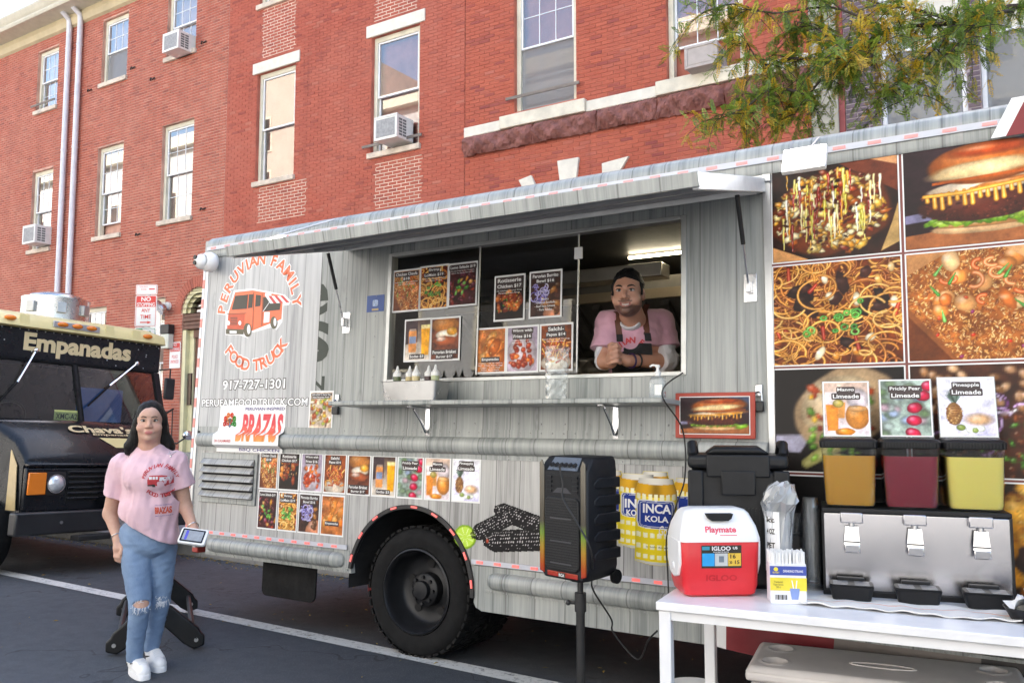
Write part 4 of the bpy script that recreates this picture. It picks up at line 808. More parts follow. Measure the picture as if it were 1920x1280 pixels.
# lower side panel with the wheel arch
m=MB();n=28
m.box(U0+.03,0,.62,AC-AR*1.0-.001,.045,1.29);m.box(AC+AR+.001,0,.62,-1.235,.045,1.29)
for k in range(n):
 a,b=PI*k/n,PI*(k+1)/n
 p,q=(AC+AR*math.cos(a),max(.62,AZ_+AR*math.sin(a))if.5<k<n else.62),(AC+AR*math.cos(b),AZ_+AR*math.sin(b))
 za,zb=AZ_+AR*math.sin(a),AZ_+AR*math.sin(b)
 za,zb=max(za,.6),max(zb,.6)
 m.add([(p[0],0,za),(q[0],0,zb),(q[0],0,1.29),(p[0],0,1.29),(p[0],.045,za),(q[0],.045,zb),(q[0],.045,1.29),(p[0],.045,1.29)],[(1,0,3,2),(4,5,6,7),(0,1,5,4)])
m.build('lower_panel',M_wood3,truck)
# wheel arch liner and lip
m=MB();rings=[[(AC+AR*math.cos(PI*k/n),w,AZ_+AR*math.sin(PI*k/n))for k in range(-1,n+2)]for w in(.0,.75)]
m.loft(rings,cap=False,closed=False);m.build('wheel_arch',M_under,truck,fix=False)
m=MB();arch_ring(m,AC,AZ_,AR-.022,AR+.004,-.014,.012,40,-.02,PI*.955);m.build('arch_lip',M_blk,truck)
# skirts under the LED strip
m=MB();m.prism([(-5.53,.47),(AC-AR+.02,.47),(AC-AR-.004,.62),(-5.53,.62)],1,0,.04);m.build('skirt',M_wood,truck)
zr=[(AC+AR*math.cos(t),AZ_+AR*math.sin(t))for t in np.linspace(R(21),R(-4),6)]
m=MB();m.prism([(U1,.62)]+zr+[(-3.015,.37),(-2.97,.352),(U1,.352)],1,.0,.04);m.build('skirt',M_wood,truck)
# belt rub rail, half round, with flanges
prof=[(0,1.252),(-.006,1.252),(-.006,1.283)]+[(-.008-.042*math.cos(R(t))**.8,1.335+.052*math.sin(R(t)))for t in range(-84,85,12)]+[(-.006,1.387),(-.006,1.435),(0,1.435),(.02,1.435),(.02,1.252)]
m=MB();m.prism(prof,0,U0+.07,-1.24);m.build('rub_rail',M_wood,truck,smooth=50)
def low_rail(a,b,zc,r):
 m=MB();rings=[];xs=[a,a+.012,a+.035,a+.07]+list(np.linspace(a+.1,b-.1,10))+[b-.07,b-.035,b-.012,b];sc=[.05,.55,.85,.97]+[1]*10+[.97,.85,.55,.05]
 for x,s_ in zip(xs,sc):rings.append([(x,-.002-.048*s_*math.cos(R(t))**.8,zc+r*(.35+.65*s_)*math.sin(R(t)))for t in range(-90,91,15)])
 m.loft(rings,cap=False,closed=False);return m.build('rub_rail',M_wood,truck,smooth=60,fix=False)
low_rail(-5.50,-4.10,.548,.052);low_rail(-2.93,1.2,.535,.05)
m=MB();m.box(-5.52,-.008,.485,-4.06,-.001,.50);m.box(-2.95,-.008,.468,1.2,-.001,.482);m.build('rail_flange',M_wood,truck)
# roof rail cove, roof, rear, front, floor
prof=[(-.012,2.785),(-.020,2.80),(-.020,2.835),(-.022,2.88),(-.012,2.925),(.02,2.955),(.06,2.965),(.06,2.785)]
m=MB();m.prism(prof,0,U0+.01,U1);m.build('roof_rail',M_wood,truck,smooth=40)
for k in range(9):
 x=-5.0+k*.78;m=MB();m.prism([(a-.003 if a<.05 else a,b)for a,b in prof],0,x-.006,x+.006);m.build('rail_joint',M_alu_d,truck,smooth=40)
m=MB();m.prism([(0.02,2.95),(.3,3.0),(TW/2,3.03),(TW-.3,3.0),(TW,2.95),(TW,2.9),(.02,2.9)],0,U0+.02,U1);m.build('roof',M_alu,truck,smooth=40)
m=MB();m.box(U0-.0,.046,.5,U0+.04,TW,2.9);m.build('rear_wall',M_alu_d,truck);m=MB();m.box(U1-.04,.05,.36,U1,TW,2.9);m.build('front_wall',M_alu_d,truck);m=MB();m.box(U0,TW-.04,.5,U1,TW,2.9);m.build('kerb_side_wall',M_alu_d,truck)
m=MB();m.box(U0+.1,.05,.66,AC-AR-.05,TW-.05,.74);m.box(AC+AR+.05,.05,.66,U1-.05,TW-.05,.74);m.box(AC-AR-.05,.76,.66,AC+AR+.05,TW-.76,.74);m.build('floor',M_under,truck)
m=MB();m.box(U0+.1,.3,.5,U1-.1,.42,.655);m.box(U0+.1,TW-.42,.5,U1-.1,TW-.3,.655);m.build('chassis_rail',M_under,truck)
# rear corner post with red and white reflective tape
M_tape=None
t=NT('reflective_tape');c_=t.n('ShaderNodeTexCoord');s_=t.n('ShaderNodeSeparateXYZ');t.l(c_.outputs['Object'],s_.inputs[0])
t.color(t.mix(t.math('LESS_THAN',t.math('FRACT',t.math('MULTIPLY',s_.outputs['Z'],6.3)),.45),(.74,.75,.80),(.70,.25,.22)));t.set(Roughness=.3);M_tape=t.m
m=MB();m.prism([(U0-.03,-.008),(U0+.035,-.008),(U0+.035,.03),(U0-.03,.05)],2,.62,2.80);m.build('corner_post',M_alu,truck,bevel=.006)
m=MB();m.box(U0-.026,-.0105,.64,U0+.0,-.0085,2.78);m.build('reflective_tape',M_tape,truck)
m=MB();m.box(U0-.075,.10,.45,U0-.002,.3,2.0);m.build('rear_door_edge',pm('rear_red',(.42,.06,.045),.45,var=.2),truck,bevel=.01)
m=MB();m.box(U0-.02,-.016,2.775,U0+.02,.05,2.93);m.build('rail_end_cap',M_alu_d,truck,bevel=.006)
# ---- serving window: frame, counter, panes
M_wf=pm('window_frame_alu',(.50,.51,.50),.4,.7);M_oak=pm('counter_wood',(.45,.26,.10),.45,var=.3,scale=9)
m=MB();m.box(WX0-.02,-.006,WZ0-.02,WX0+.012,.06,WZ1+.01);m.box(WX1-.012,-.006,WZ0-.02,WX1+.02,.06,WZ1+.01);m.box(WX0+.012,-.006,WZ1-.012,WX1-.012,.06,WZ1+.012);m.box(WX0+.012,-.0055,WZ0-.02,WX1-.012,.06,WZ0+.004);m.build('window_frame',M_wf,truck,bevel=.003)
m=MB();m.box(WX0+.02,.061,WZ0-.01,WX1-.02,.40,WZ0+.012);m.build('counter',M_oak,truck,bevel=.004)
M_tglass=glass_mat('serving_glass',(.80,.80,.79),1.6,.015,1.5,.03)
gl1,gl2=T(897,600,.02)[0],T(1083,600,.03)[0]
m=MB();m.quad((WX0+.012,.02,WZ0+.006),(gl1,.02,WZ0+.006),(gl1,.02,WZ1-.013),(WX0+.012,.02,WZ1-.013));g_a=m.build('sliding_pane',M_tglass,truck,fix=False)
m=MB();m.quad((gl1-.03,.034,WZ0+.014),(gl2,.034,WZ0+.014),(gl2,.034,WZ1-.013),(gl1-.03,.034,WZ1-.013));g_b=m.build('sliding_pane',M_tglass,truck,fix=False)
for g,x,w in((g_a,gl1,.016),(g_b,gl2,.030)):
 m=MB();m.box(x-.006,w,WZ0+.02,x+.002,w+.008,WZ1-.013);m.build('pane_edge',M_wf,g)
m=MB();q=T(1083,470,.02);m.box(q[0]-.02,.016,q[1]-.05,q[0]+.03,.029,q[1]+.02);m.build('tape_patch',M_pw,g_b)
# ---- interior of the kitchen
M_ss=pm('kitchen_steel',(.42,.39,.34),.35,.9,var=.15);M_ssd=pm('kitchen_dark_steel',(.20,.185,.16),.45,.5,var=.2);M_ceil=pm('kitchen_ceiling',(.10,.095,.085),.5,.3)
m=MB();m.quad((-4.4,TW-.12,.74),(-1.0,TW-.12,.74),(-1.0,TW-.12,2.74),(-4.4,TW-.12,2.74));m.build('back_wall',M_ss,truck,fix=False)
t=NT('quilted_steel');v=t.coord('Object',(1,1,1));sp=t.n('ShaderNodeSeparateXYZ');t.l(v,sp.inputs[0])
d1=t.math('FRACT',t.math('MULTIPLY',t.math('ADD',sp.outputs['X'],sp.outputs['Z']),6.5));d2=t.math('FRACT',t.math('MULTIPLY',t.math('SUBTRACT',sp.outputs['X'],sp.outputs['Z']),6.5))
hh=t.math('MULTIPLY',t.math('SINE',t.math('MULTIPLY',d1,PI)),t.math('SINE',t.math('MULTIPLY',d2,PI)));t.color((.55,.49,.39));t.set(Roughness=.42,Metallic=.6);t.bump(hh,1.0,.03);M_quilt=t.m
m=MB();m.quad((-4.3,TW-.135,1.2),(-1.1,TW-.135,1.2),(-1.1,TW-.135,2.08),(-4.3,TW-.135,2.08));m.build('quilted_panel',M_quilt,truck,fix=False)
m=MB();m.box(-4.45,.05,2.70,-.9,TW-.1,2.74);m.build('ceiling',M_ceil,truck);m=MB();m.box(-4.45,.05,.74,-4.40,TW-.1,2.70);m.box(-1.0,.05,.74,-.95,TW-.1,2.70);m.build('partition',M_ssd,truck)
hood=MB().prism([(TW-.14,2.10),(TW-.45,2.12),(TW-.95,2.42),(TW-.95,2.56),(TW-.14,2.56)],0,-4.2,-1.05).build('hood',M_ssd,truck)
for k in range(17):
 x=-4.1+k*.18;a,b=np.array((TW-.48,2.10)),np.array((TW-.92,2.375));m=MB();m.obox((x,(a[0]+b[0])/2,(a[1]+b[1])/2),(.03,0,0),(0,(b[0]-a[0])/2,(b[1]-a[1])/2),(0,.012,.02));m.build('filter_bar',M_ssd,hood)
m=MB();m.box(-4.2,TW-.97,2.40,-1.05,TW-.94,2.47);m.build('hood_edge',pm('warm_steel',(.50,.40,.26),.35,.8),hood)
m=MB();m.box(-2.5,1.02,2.668,-1.35,1.035,2.685);m.build('light_tube',pm('dim_tube',(.8,.75,.6),.4,emit=(1,.88,.62),es=7),truck)
m=MB();m.box(-4.3,TW-.85,.745,-1.05,TW-.14,1.62);m.build('range',M_ssd,truck,bevel=.01)
m=MB();m.box(-4.1,.9,2.50,-2.2,1.05,2.60);m.build('ceiling_duct',M_ss,truck,bevel=.01)
# ---- shelf under the window with brackets
sA,sB=T(678,758),T(1281,750)
SH_Z=1.60;shelf=MB().box(sA[0]-.02,-.30,SH_Z-.028,sB[0]+.0,-.001,SH_Z).build('shelf',M_wood,truck,bevel=.006)
for px in(803,1155):
 u=T(px,770)[0];m=MB();m.box(u-.018,-.006,SH_Z-.21,u+.018,-.001,SH_Z-.03);m.box(u-.0175,-.2,SH_Z-.036,u+.0175,-.007,SH_Z-.0285);m.build('shelf_bracket',M_chrome,truck,bevel=.002)
 m=MB();m.tube([(u,-.018,SH_Z-.19),(u,-.06,SH_Z-.13),(u,-.15,SH_Z-.045)],.008,6);m.build('shelf_brace',M_chrome,truck,smooth=40)
# ---- awning
AX0,AX1,AO,AZh,AZo=-4.21,-1.238,-1.03,2.745,2.475
def aw(u,f,dz=0):return(u,AO*f-dz*.25,AZh+(AZo-AZh)*f+dz)
awn=empty('awning',parent=truck)
m=MB();m.loft([[aw(u,0,.02),aw(u,1,.02),aw(u,1,.004),aw(u,0,.004)]for u in(AX0+.032,AX1-.032)]);m.build('deck',M_wood,awn)
m=MB();m.loft([[aw(u,.985,.024),aw(u,1.010,.024),aw(u,1.010,-.040),aw(u,.985,-.040)]for u in(AX0-.01,AX1+.01)]);m.build('fascia',M_wood,awn,bevel=.004)
for u in(AX0,AX1-.03):
 m=MB();m.loft([[aw(x,.0,.0235),aw(x,.984,.0235),aw(x,.984,-.05),aw(x,.0,-.05)]for x in(u,u+.03)]);m.build('side_rail',pm('awning_white_edge',(.70,.71,.72),.35,.2),awn,bevel=.004)
for f in(.30,.62):
 m=MB();m.loft([[aw(u,f,.003),aw(u,f+.05,.003),aw(u,f+.05,-.04),aw(u,f,-.04)]for u in(AX0+.031,AX1-.031)]);m.build('cross_bar',M_alu_d,awn)
m=MB();m.loft([[aw(u,.001,.0),aw(u,.075,.0),aw(u,.075,-.055),aw(u,.001,-.055)]for u in(AX0+.031,AX1-.031)]);m.build('hinge_bar',M_alu,awn)
m=MB();m.loft([[aw(u,.076,.002),aw(u,.983,.002),aw(u,.983,-.002),aw(u,.076,-.002)]for u in(AX0+.031,AX1-.031)]);m.build('underside',pm('awning_underside',(.20,.20,.205),.5,.4,var=.2),awn)
m=MB();m.prism([(-.001,2.735),(-.03,2.742),(-.035,2.775),(-.001,2.782)],0,AX0-.03,AX1+.03);m.build('hinge',M_alu,awn)
# gas struts
for(u,tp,bt,off)in((-4.19,aw(-4.19,.22,-.06),T(650,605),0),(-1.30,aw(-1.30,.30,-.06),T(1407,540),0)):
 stt=empty('gas_strut',parent=truck);b=(bt[0],-.03,bt[1]);tpv,bv=np.array(tp),np.array(b);mid=tpv+(bv-tpv)*.52
 m=MB();m.cyl(tpv,mid,.012,n=12);m.build('cylinder',M_blk,stt,smooth=40);m=MB();m.cyl(mid,bv,.005,n=8);m.build('rod',M_steel,stt,smooth=40)
 m=MB();m.box(bt[0]-.035,-.004,bt[1]-.075,bt[0]+.035,0,bt[1]+.075);m.build('bracket',M_steel,stt,bevel=.002);m=MB();m.box(bt[0]-.012,-.045,bt[1]-.03,bt[0]+.012,-.005,bt[1]+.03);m.build('clevis',M_steel,stt,bevel=.003)
# ---- LED strips: channel plus red modules
M_led=pm('led_red',(.70,.22,.20),.4,var=0,emit=(1.0,.06,.05),es=.25);M_ledp=pm('led_pink',(.62,.26,.26),.4,var=0,emit=(1,.2,.16),es=.16);M_chan=pm('led_channel',(.50,.52,.58),.4,.1,var=.04)
def led_strip(name,a,b,z0,z1,y,step,M,ln=.055,h=.5):
 s_=MB().box(a,y,z0,b,y+.006,z1).build(name,M_chan,truck);me=None;k=0;x=a+step*.5
 while x<b:
  if me is None:
   m=MB();zc=(z1-z0)*h/2
   m.box(-ln/2,-.004,-zc,ln/2,0,zc);o=m.build('led_module',M,s_);me=o.data
  else:o=link('led_module',me,s_)
  o.location=(x,y-.0005,(z0+z1)/2);x+=step
 return s_
led_strip('led_strip',-5.53,AC-AR-.02,.622,.652,-.013,.128,M_led,.046,.5);led_strip('led_strip',AC+AR-.02,-1.30,.622,.652,-.013,.128,M_led,.046,.5)
led_strip('led_strip',U0+.02,U1,2.842,2.874,-.030,.165,M_ledp,.06,.45)
me=None
for k in range(9):
 a=R(8+k*19.5)
 if me is None:m=MB();m.box(-.024,-.005,-.006,.024,.0,.006);o=m.build('arch_led',M_led,truck);me=o.data
 else:o=link('arch_led',me,truck)
 o.location=(AC+(AR-.008)*math.cos(a),-.0145,AZ_+(AR-.008)*math.sin(a));o.rotation_euler=(0,PI/2-a,0)
# ---- rivets (hundreds, a pixel each)
m=MB()
def rivet(x,z,y=0.0,r=.006):
 m.add([(x+r*math.cos(k*PI/3),y,z+r*math.sin(k*PI/3))for k in range(6)]+[(x,y-.004,z)],[(k,(k+1)%6,6)for k in range(6)])
for x in np.arange(U0+.1,-1.45,.075):rivet(x,1.415,-.006);rivet(x,1.265,-.006)
for x in np.arange(-5.5,-4.1,.09):rivet(x,.492,-.008)
for x in np.arange(-2.9,1,.09):rivet(x,.475,-.008)
for x in(-4.46,-4.20,-3.92):[rivet(x,z,0)for z in np.arange(1.5,2.7,.14)]
for x in(-5.7,-4.98,-4.06):[rivet(x,z,0)for z in np.arange(.7,1.25,.13)]
for x in np.arange(-3.7,-1.5,.16):rivet(x,1.47,0)
tag(m.build('rivets',M_alu_d,truck,fix=False),kind='stuff')
# ---- louvred vent
a,b=T(380,853),T(475,945);vent=MB().box(a[0],-.012,b[1]-.01,b[0]+.03,-.001,a[1]+.02).build('louvre_vent',M_wood,truck,bevel=.004)
m=MB();m.box(a[0]+.03,-.0135,b[1]+.03,b[0]-.0,-.0121,a[1]-.02);m.build('vent_opening',M_under,vent)
for k in range(5):
 z=b[1]+.035+k*(a[1]-b[1]-.06)/4.7;m=MB();m.prism([(-.014,z),(-.045,z+.002),(-.045,z+.01),(-.014,z+.045)],0,a[0]+.03,b[0]-.005);m.build('louvre',M_wood3,vent)
# ---- wheel
def make_wheel(u,w):
 wh=empty('wheel',(u,w,.405),parent=truck);Rr=.405;Wd=.26;m=MB()
 prof=[(.262,.02),(.275,.0),(.33,-.012),(.372,-.004),(.392,.02),(.405,.045),(.405,Wd-.045),(.392,Wd-.02),(.33,Wd),(.262,Wd-.01)]
 m.lathe(prof,(0,0,0),48,1,cap=False);ty=m.build('tyre',M_rub,wh,smooth=40,fix=False)
 m=MB()
 for k in range(44):
  a0=2*PI*k/44
  for(y0,y1,sh)in((.012,.085,0),(.1,.16,.07),(.175,Wd-.012,0)):
   ring=[]
   for(rr,da)in((.396,-.052),(.411,-.046),(.411,.046),(.396,.052)):
    ring.append([(rr*math.cos(a0+da+sh),y,-rr*math.sin(a0+da+sh))for y in(y0,y1)])
   m.add([p for r_ in ring for p in r_],[(0,1,3,2),(2,3,5,4),(4,5,7,6),(0,2,4,6),(1,7,5,3)])
 tag(m.build('tread_blocks',M_rub,ty),kind='stuff')
 M_rim=pm('rim_dark_grey',(.013,.0135,.016),.42,.3,var=.25,scale=8)
 m=MB();m.lathe([(.264,.02),(.268,-.004),(.258,-.010),(.25,.0),(.243,.04),(.225,.13),(.20,.155),(.12,.165),(.10,.15)],(0,0,0),48,1,cap=False);m.build('rim',M_rim,wh,smooth=50,fix=False)
 m=MB();m.lathe([(.105,.155),(.105,.09),(.095,.08),(.06,.075),(.055,.045),(.02,.04),(.0005,.04)],(0,0,0),24,1,cap=False);m.build('hub',M_rim,wh,smooth=40,fix=False)
 for k in range(8):
  a0=2*PI*k/8;m=MB();m.cyl((.082*math.cos(a0),.085,.082*math.sin(a0)),(.082*math.cos(a0),.06,.082*math.sin(a0)),.012,n=6);m.build('wheel_nut',M_rim,wh)
 for k in range(5):
  a0=2*PI*k/5+.3;m=MB();m.lathe([(.0005,0),(.028,0),(.028,.003)],(0,0,0),14,1);m.build('hand_hole',M_under,wh,loc=(.16*math.cos(a0),.150,.16*math.sin(a0)))
 return wh
WU=T(778,1120,.03)[0]
w0=make_wheel(WU,.035)
for(u,w)in((WU,.33),(WU,TW-.33),(.75,.06)):
 c=copy_tree(w0,truck);c.location=(u,w,.405)
m=MB();m.cyl((WU,.3,.42),(WU,TW-.3,.42),.09,n=14);m.ball((WU,TW/2,.42),.2,14,9);m.build('axle',M_under,truck,smooth=50)
# mud flap, junk under the floor
a,b=T(497,1052,.12),T(594,1122,.12);m=MB();m.prism(rrect(a[0],b[1]-.03,b[0],.5,.05),1,.10,.115);m.build('mud_flap',M_rub,truck,bevel=.004)
m=MB();m.box(-4.55,.75,.20,-3.95,.80,.30);m.build('under_sill',pm('under_red',(.35,.03,.03),.5),truck,bevel=.01);m=MB();m.box(-4.02,.745,.2,-3.95,.749,.3);m.build('tail_reflector',M_pw,truck)
# ---- corner camera and flood lamps
q=T(400,492,-.06);sc=empty('security_camera',(q[0]-.02,-.03,q[1]),parent=truck);m=MB();m.lathe([(.0005,.0),(.05,.0),(.075,-.02),(.08,-.06),(.07,-.09),(.05,-.11)],(0,0,0),24,1,cap=False);m.build('mount',M_white_p,sc,smooth=50)
m=MB();m.ball((-.025,-.10,-.005),.062,20,12);m.build('ball',M_white_p,sc,smooth=80)
for dz in(.021,-.021):
 m=MB();m.cyl((-.035+.0,-.152,dz),(-.035,-.166,dz),.018,n=16);m.build('lens',pm('lens_black',(.006,.006,.008),.1,var=0),sc,smooth=40)
M_lit=pm('lamp_lit',(.9,.92,.95),.4,var=0,emit=(1.0,.97,.92),es=7.0)
def flood(u,z,w,h,tilt,M=M_lit,y=-.33):
 f=empty('flood_lamp',(u,y,z),(R(tilt),0,0),parent=truck);m=MB();m.box(-w/2,0,-h/2,w/2,.03,h/2);m.build('housing',M_white_p,f,bevel=.006);m=MB();m.box(-w/2+.006,-.004,-h/2+.006,w/2-.006,-.0005,h/2-.006);m.build('lit_panel',M,f);m=MB();m.cyl((u,y+.02,z+.02),(u,-.02,2.93),.007,n=8);m.build('lamp_arm',M_alu,truck);return f
q=on_plane(1507,296,T_O+T_ey*-.33,T_ey)-T_O;flood(float(q[0]),float(q@T_ez),.205,.135,-22)
q=on_plane(517,446,T_O+T_ey*-.55,T_ey)-T_O;flood(float(q[0]),float(q@T_ez)+.0,.14,.07,-62,y=-.55)
# ---- padlocks, hasps, sticker
for(px,py)in((633,762),(1424,752)):
 u,z=T(px,py);lk=empty('padlock',(u,-.012,z),parent=truck);m=MB();m.box(-.028,-.02,-.055,.028,.004,0);m.build('lock_body',M_blk,lk,bevel=.006)
 m=MB();m.tube([(-.017,-.008,0),(-.017,-.008,.03)]+[(-.017*math.cos(PI*k/6),-.008,.03+.017*math.sin(PI*k/6))for k in range(1,6)]+[(.017,-.008,.03),(.017,-.008,0)],.005,6);m.build('shackle',M_steel,lk,smooth=50);m=MB();m.box(-.018,-.002,.025,.018,.008,.085);m.build('hasp',M_steel,lk,bevel=.003)
M_blue=pm('sticker_blue',(.03,.08,.30),.4,var=.1);M_gold=pm('sticker_gold',(.50,.38,.16),.4)
a,b=T(689,555),T(720,583);stick=panel('permit_sticker',truck,a[0],b[1],b[0],a[1],M_blue,-.002);panel('crest',stick,(a[0]+b[0])/2-.025,(a[1]+b[1])/2-.02,(a[0]+b[0])/2+.025,(a[1]+b[1])/2+.025,pm('crest_pale',(.35,.45,.65),.4,var=.5,scale=120),-.0035,.012);panel('year_tab',stick,(a[0]+b[0])/2-.03,b[1]+.008,(a[0]+b[0])/2+.03,b[1]+.022,M_gold,-.0035)

# ================================================================ GRAPHICS ON THE TRUCK
M_org=pm('print_orange',(.80,.14,.045),.35,var=.03,coat=.2);M_red=pm('print_red',(.55,.03,.03),.35,var=.03,coat=.2);M_dk=pm('print_dark',(.035,.03,.022),.35,var=.03);M_olive=pm('print_olive',(.09,.08,.045),.35,var=.1);M_dred=pm('print_deep_orange',(.55,.08,.03),.35,var=.03);M_wht=pm('print_white',(.82,.82,.83),.35,var=.02);M_pur=pm('print_purple',(.05,.03,.20),.4,var=.02);M_grn=pm('print_green',(.012,.022,.015),.4)
sgn=MB().box(U0+.036,-.0022,1.437,-4.455,-.0002,2.784).build('sign_sheet',M_wood2,truck)
for(ch,bx)in(('e',(-4.62,2.24,-4.375,2.48)),('s',(-4.60,1.90,-4.345,2.20)),('N',(-4.52,1.70,-4.37,1.80))):
 lettering('old_lettering',ch,*bx,M_grn,truck,depth=-.0012,bold=.02)
def flat(name,pts,mat,parent,y):m=MB();m.add([(p[0],y,p[1])for p in pts],[tuple(range(len(pts)))]);o=m.build(name,mat,parent,fix=False);return o
def Z7(x,y):return T(360+x/2.91,420+y/2.91)
def ell(cx,cy,rx,ry,n=18):return[Z7(cx+rx*math.cos(-2*PI*k/n),cy+ry*math.sin(-2*PI*k/n))for k in range(n)]
logo=empty('truck_logo',parent=truck)
def lp(name,zp,mat,d):return flat(name,[Z7(*p)for p in zp],mat,logo,-.0024-d*.0006)
lp('outline',[(183,605),(186,480),(200,470),(230,362),(330,352),(440,372),(508,386),(541,420),(530,442),(500,445),(494,535),(462,578),(432,565),(330,592),(305,622),(283,614),(262,606)][::-1],M_wht,0)
lp('body',[(192,575),(200,488),(237,372),(332,362),(498,390),(490,518),(330,582),(285,574)][::-1],M_org,1)
lp('bonnet',[(193,574),(200,492),(290,487),(285,574)][::-1],M_dred,2);lp('bumper',[(187,600),(187,572),(285,575),(283,602)][::-1],M_olive,3);lp('number_plate',[(208,596),(208,582),(246,583),(246,597)][::-1],M_wht,4)
lp('windscreen',[(219,468),(238,392),(308,385),(302,462)][::-1],M_dk,3);lp('side_glass',[(307,460),(313,384),(336,383),(331,456)][::-1],M_dk,3);lp('side_glass',[(347,452),(351,385),(379,389),(375,448)][::-1],M_dk,3);lp('hatch',[(388,478),(391,398),(430,402),(486,434),(481,468)][::-1],M_dk,3);lp('door',[(392,540),(397,480),(427,480),(424,535)][::-1],M_wht,3);lp('roof_sign',[(400,392),(402,376),(436,380),(434,394)][::-1],M_wht,3)
for k in range(6):
 f0,f1=k/6,(k+1)/6;A=lambda f:(402+98*f,392);Bq=lambda f:(430+105*f,434-6*f);lp('awning_stripe',[A(f0),Bq(f0),Bq(f1),A(f1)],M_wht if k%2==0 else M_red,4)
lp('prop',[(388,478),(392,478),(432,420),(428,420)],M_wht,5)
for(cx,cy,rx,ry,hx)in((306,578,22,38,9),(449,538,19,34,7)):
 flat('tyre',ell(cx,cy,rx,ry),M_olive,logo,-.0055);flat('hub',ell(cx+7,cy-3,rx*.42,ry*.68),M_wht,logo,-.0062)
for cx in(202,264):flat('headlight',ell(cx,540,8,13),M_wht,logo,-.0050)
for k in range(5):lp('grille_line',[(212,510+9*k),(212,514+9*k),(250,513+9*k),(250,509+9*k)],M_dk,3)
lp('panel_line',[(193,489),(193,492),(300,488),(300,485)],M_olive,4);lp('panel_line',[(338,372),(332,575),(335,575),(341,372)],M_olive,4);lp('panel_line',[(384,380),(382,556),(385,556),(387,380)],M_olive,4)
def circ3(a,b,c):
 ax_,ay_=a;bx_,by_=b;cx_,cy_=c;d=2*(ax_*(by_-cy_)+bx_*(cy_-ay_)+cx_*(ay_-by_))
 ux=((ax_**2+ay_**2)*(by_-cy_)+(bx_**2+by_**2)*(cy_-ay_)+(cx_**2+cy_**2)*(ay_-by_))/d;uy=((ax_**2+ay_**2)*(cx_-bx_)+(bx_**2+by_**2)*(ax_-cx_)+(cx_**2+cy_**2)*(bx_-ax_))/d
 return ux,uy,math.hypot(ax_-ux,ay_-uy)
def arc_text(parent,txt,pa,pb,pc,h,mat,y,wide=1.0,below=False,halo=None,bold=.03):
 """letters along the circle through three centre points, first letter at pa, last at pc"""
 cx,cz,r=circ3(pa,pb,pc);a0=math.atan2(pa[1]-cz,pa[0]-cx);a1=math.atan2(pc[1]-cz,pc[0]-cx)
 if not below and a1>a0:a1-=2*PI
 if below and a1<a0:a1+=2*PI
 widths=[.55 if c==' ' else(.45 if c=='I' else(1.25 if c=='M' else 1.0))for c in txt];cum=np.cumsum([0]+[(widths[i]+widths[i+1])/2 for i in range(len(txt)-1)]);cum=cum/cum[-1]
 for lay,(mt,bd,sc,dy)in enumerate(([(halo,bold+.055,1.16,0)]if halo else[])+[(mat,bold,1.0,-.0008)]):
  for i,ch in enumerate(txt):
   if ch==' ':continue
   a=a0+(a1-a0)*cum[i];v,f=_glyphs(ch,bd,0,1.0);lo,hi=v.min(0),v.max(0);v=(v-(lo+hi)/2)*(h*sc/(.73+2*bd)*np.array([wide,1.0]))
   rot=a-PI/2 if not below else a+PI/2;c_,s_=math.cos(rot),math.sin(rot);px_,pz_=cx+r*math.cos(a),cz+r*math.sin(a)
   m=MB();m.add([(px_+q[0]*c_-q[1]*s_,y+dy,pz_+q[0]*s_+q[1]*c_)for q in v],f);m.build('letter',mt,parent,fix=False)
lt=empty('sign_lettering',parent=truck)
arc_text(lt,'PERUVIAN FAMILY',Z7(165,466),Z7(390,190),Z7(573,420),.098,M_org,-.003,1.05,halo=M_wht)
arc_text(lt,'FOOD TRUCK',Z7(205,690),Z7(335,770),Z7(495,655),.098,M_org,-.003,1.05,below=True,halo=M_wht)
def outlined(txt,bx,parent,y,inner=M_wht,outer=M_dk,bold=.0,ob=.06,**k):
 v,f=_glyphs(txt,bold,k.get('shear',0),1.0);lo,hi=v.min(0),v.max(0);sx,sz=(bx[2]-bx[0])/(hi[0]-lo[0]),(bx[3]-bx[1])/(hi[1]-lo[1]);c=(lo+hi)/2;cc=np.array([(bx[0]+bx[2])/2,(bx[1]+bx[3])/2])
 for(bd,mt,dy)in((bold+ob,outer,0),(bold,inner,-.0008)):
  v,f=_glyphs(txt,bd,k.get('shear',0),1.0);q=(v-c)*(sx,sz)+cc;m=MB();m.add([(p[0],y+dy,p[1])for p in q],f);m.build('letters',mt,parent,fix=False)
a,b=Z7(168,905),Z7(512,838);outlined('917-727-1301',(a[0],a[1]+.0,b[0],b[1]-.005),lt,-.003,bold=.022)
a,b=Z7(55,1003),Z7(635,940);outlined('PERUFAMFOODTRUCK.COM',(a[0],a[1]+.012,b[0],b[1]-.01),lt,-.003,bold=.022)
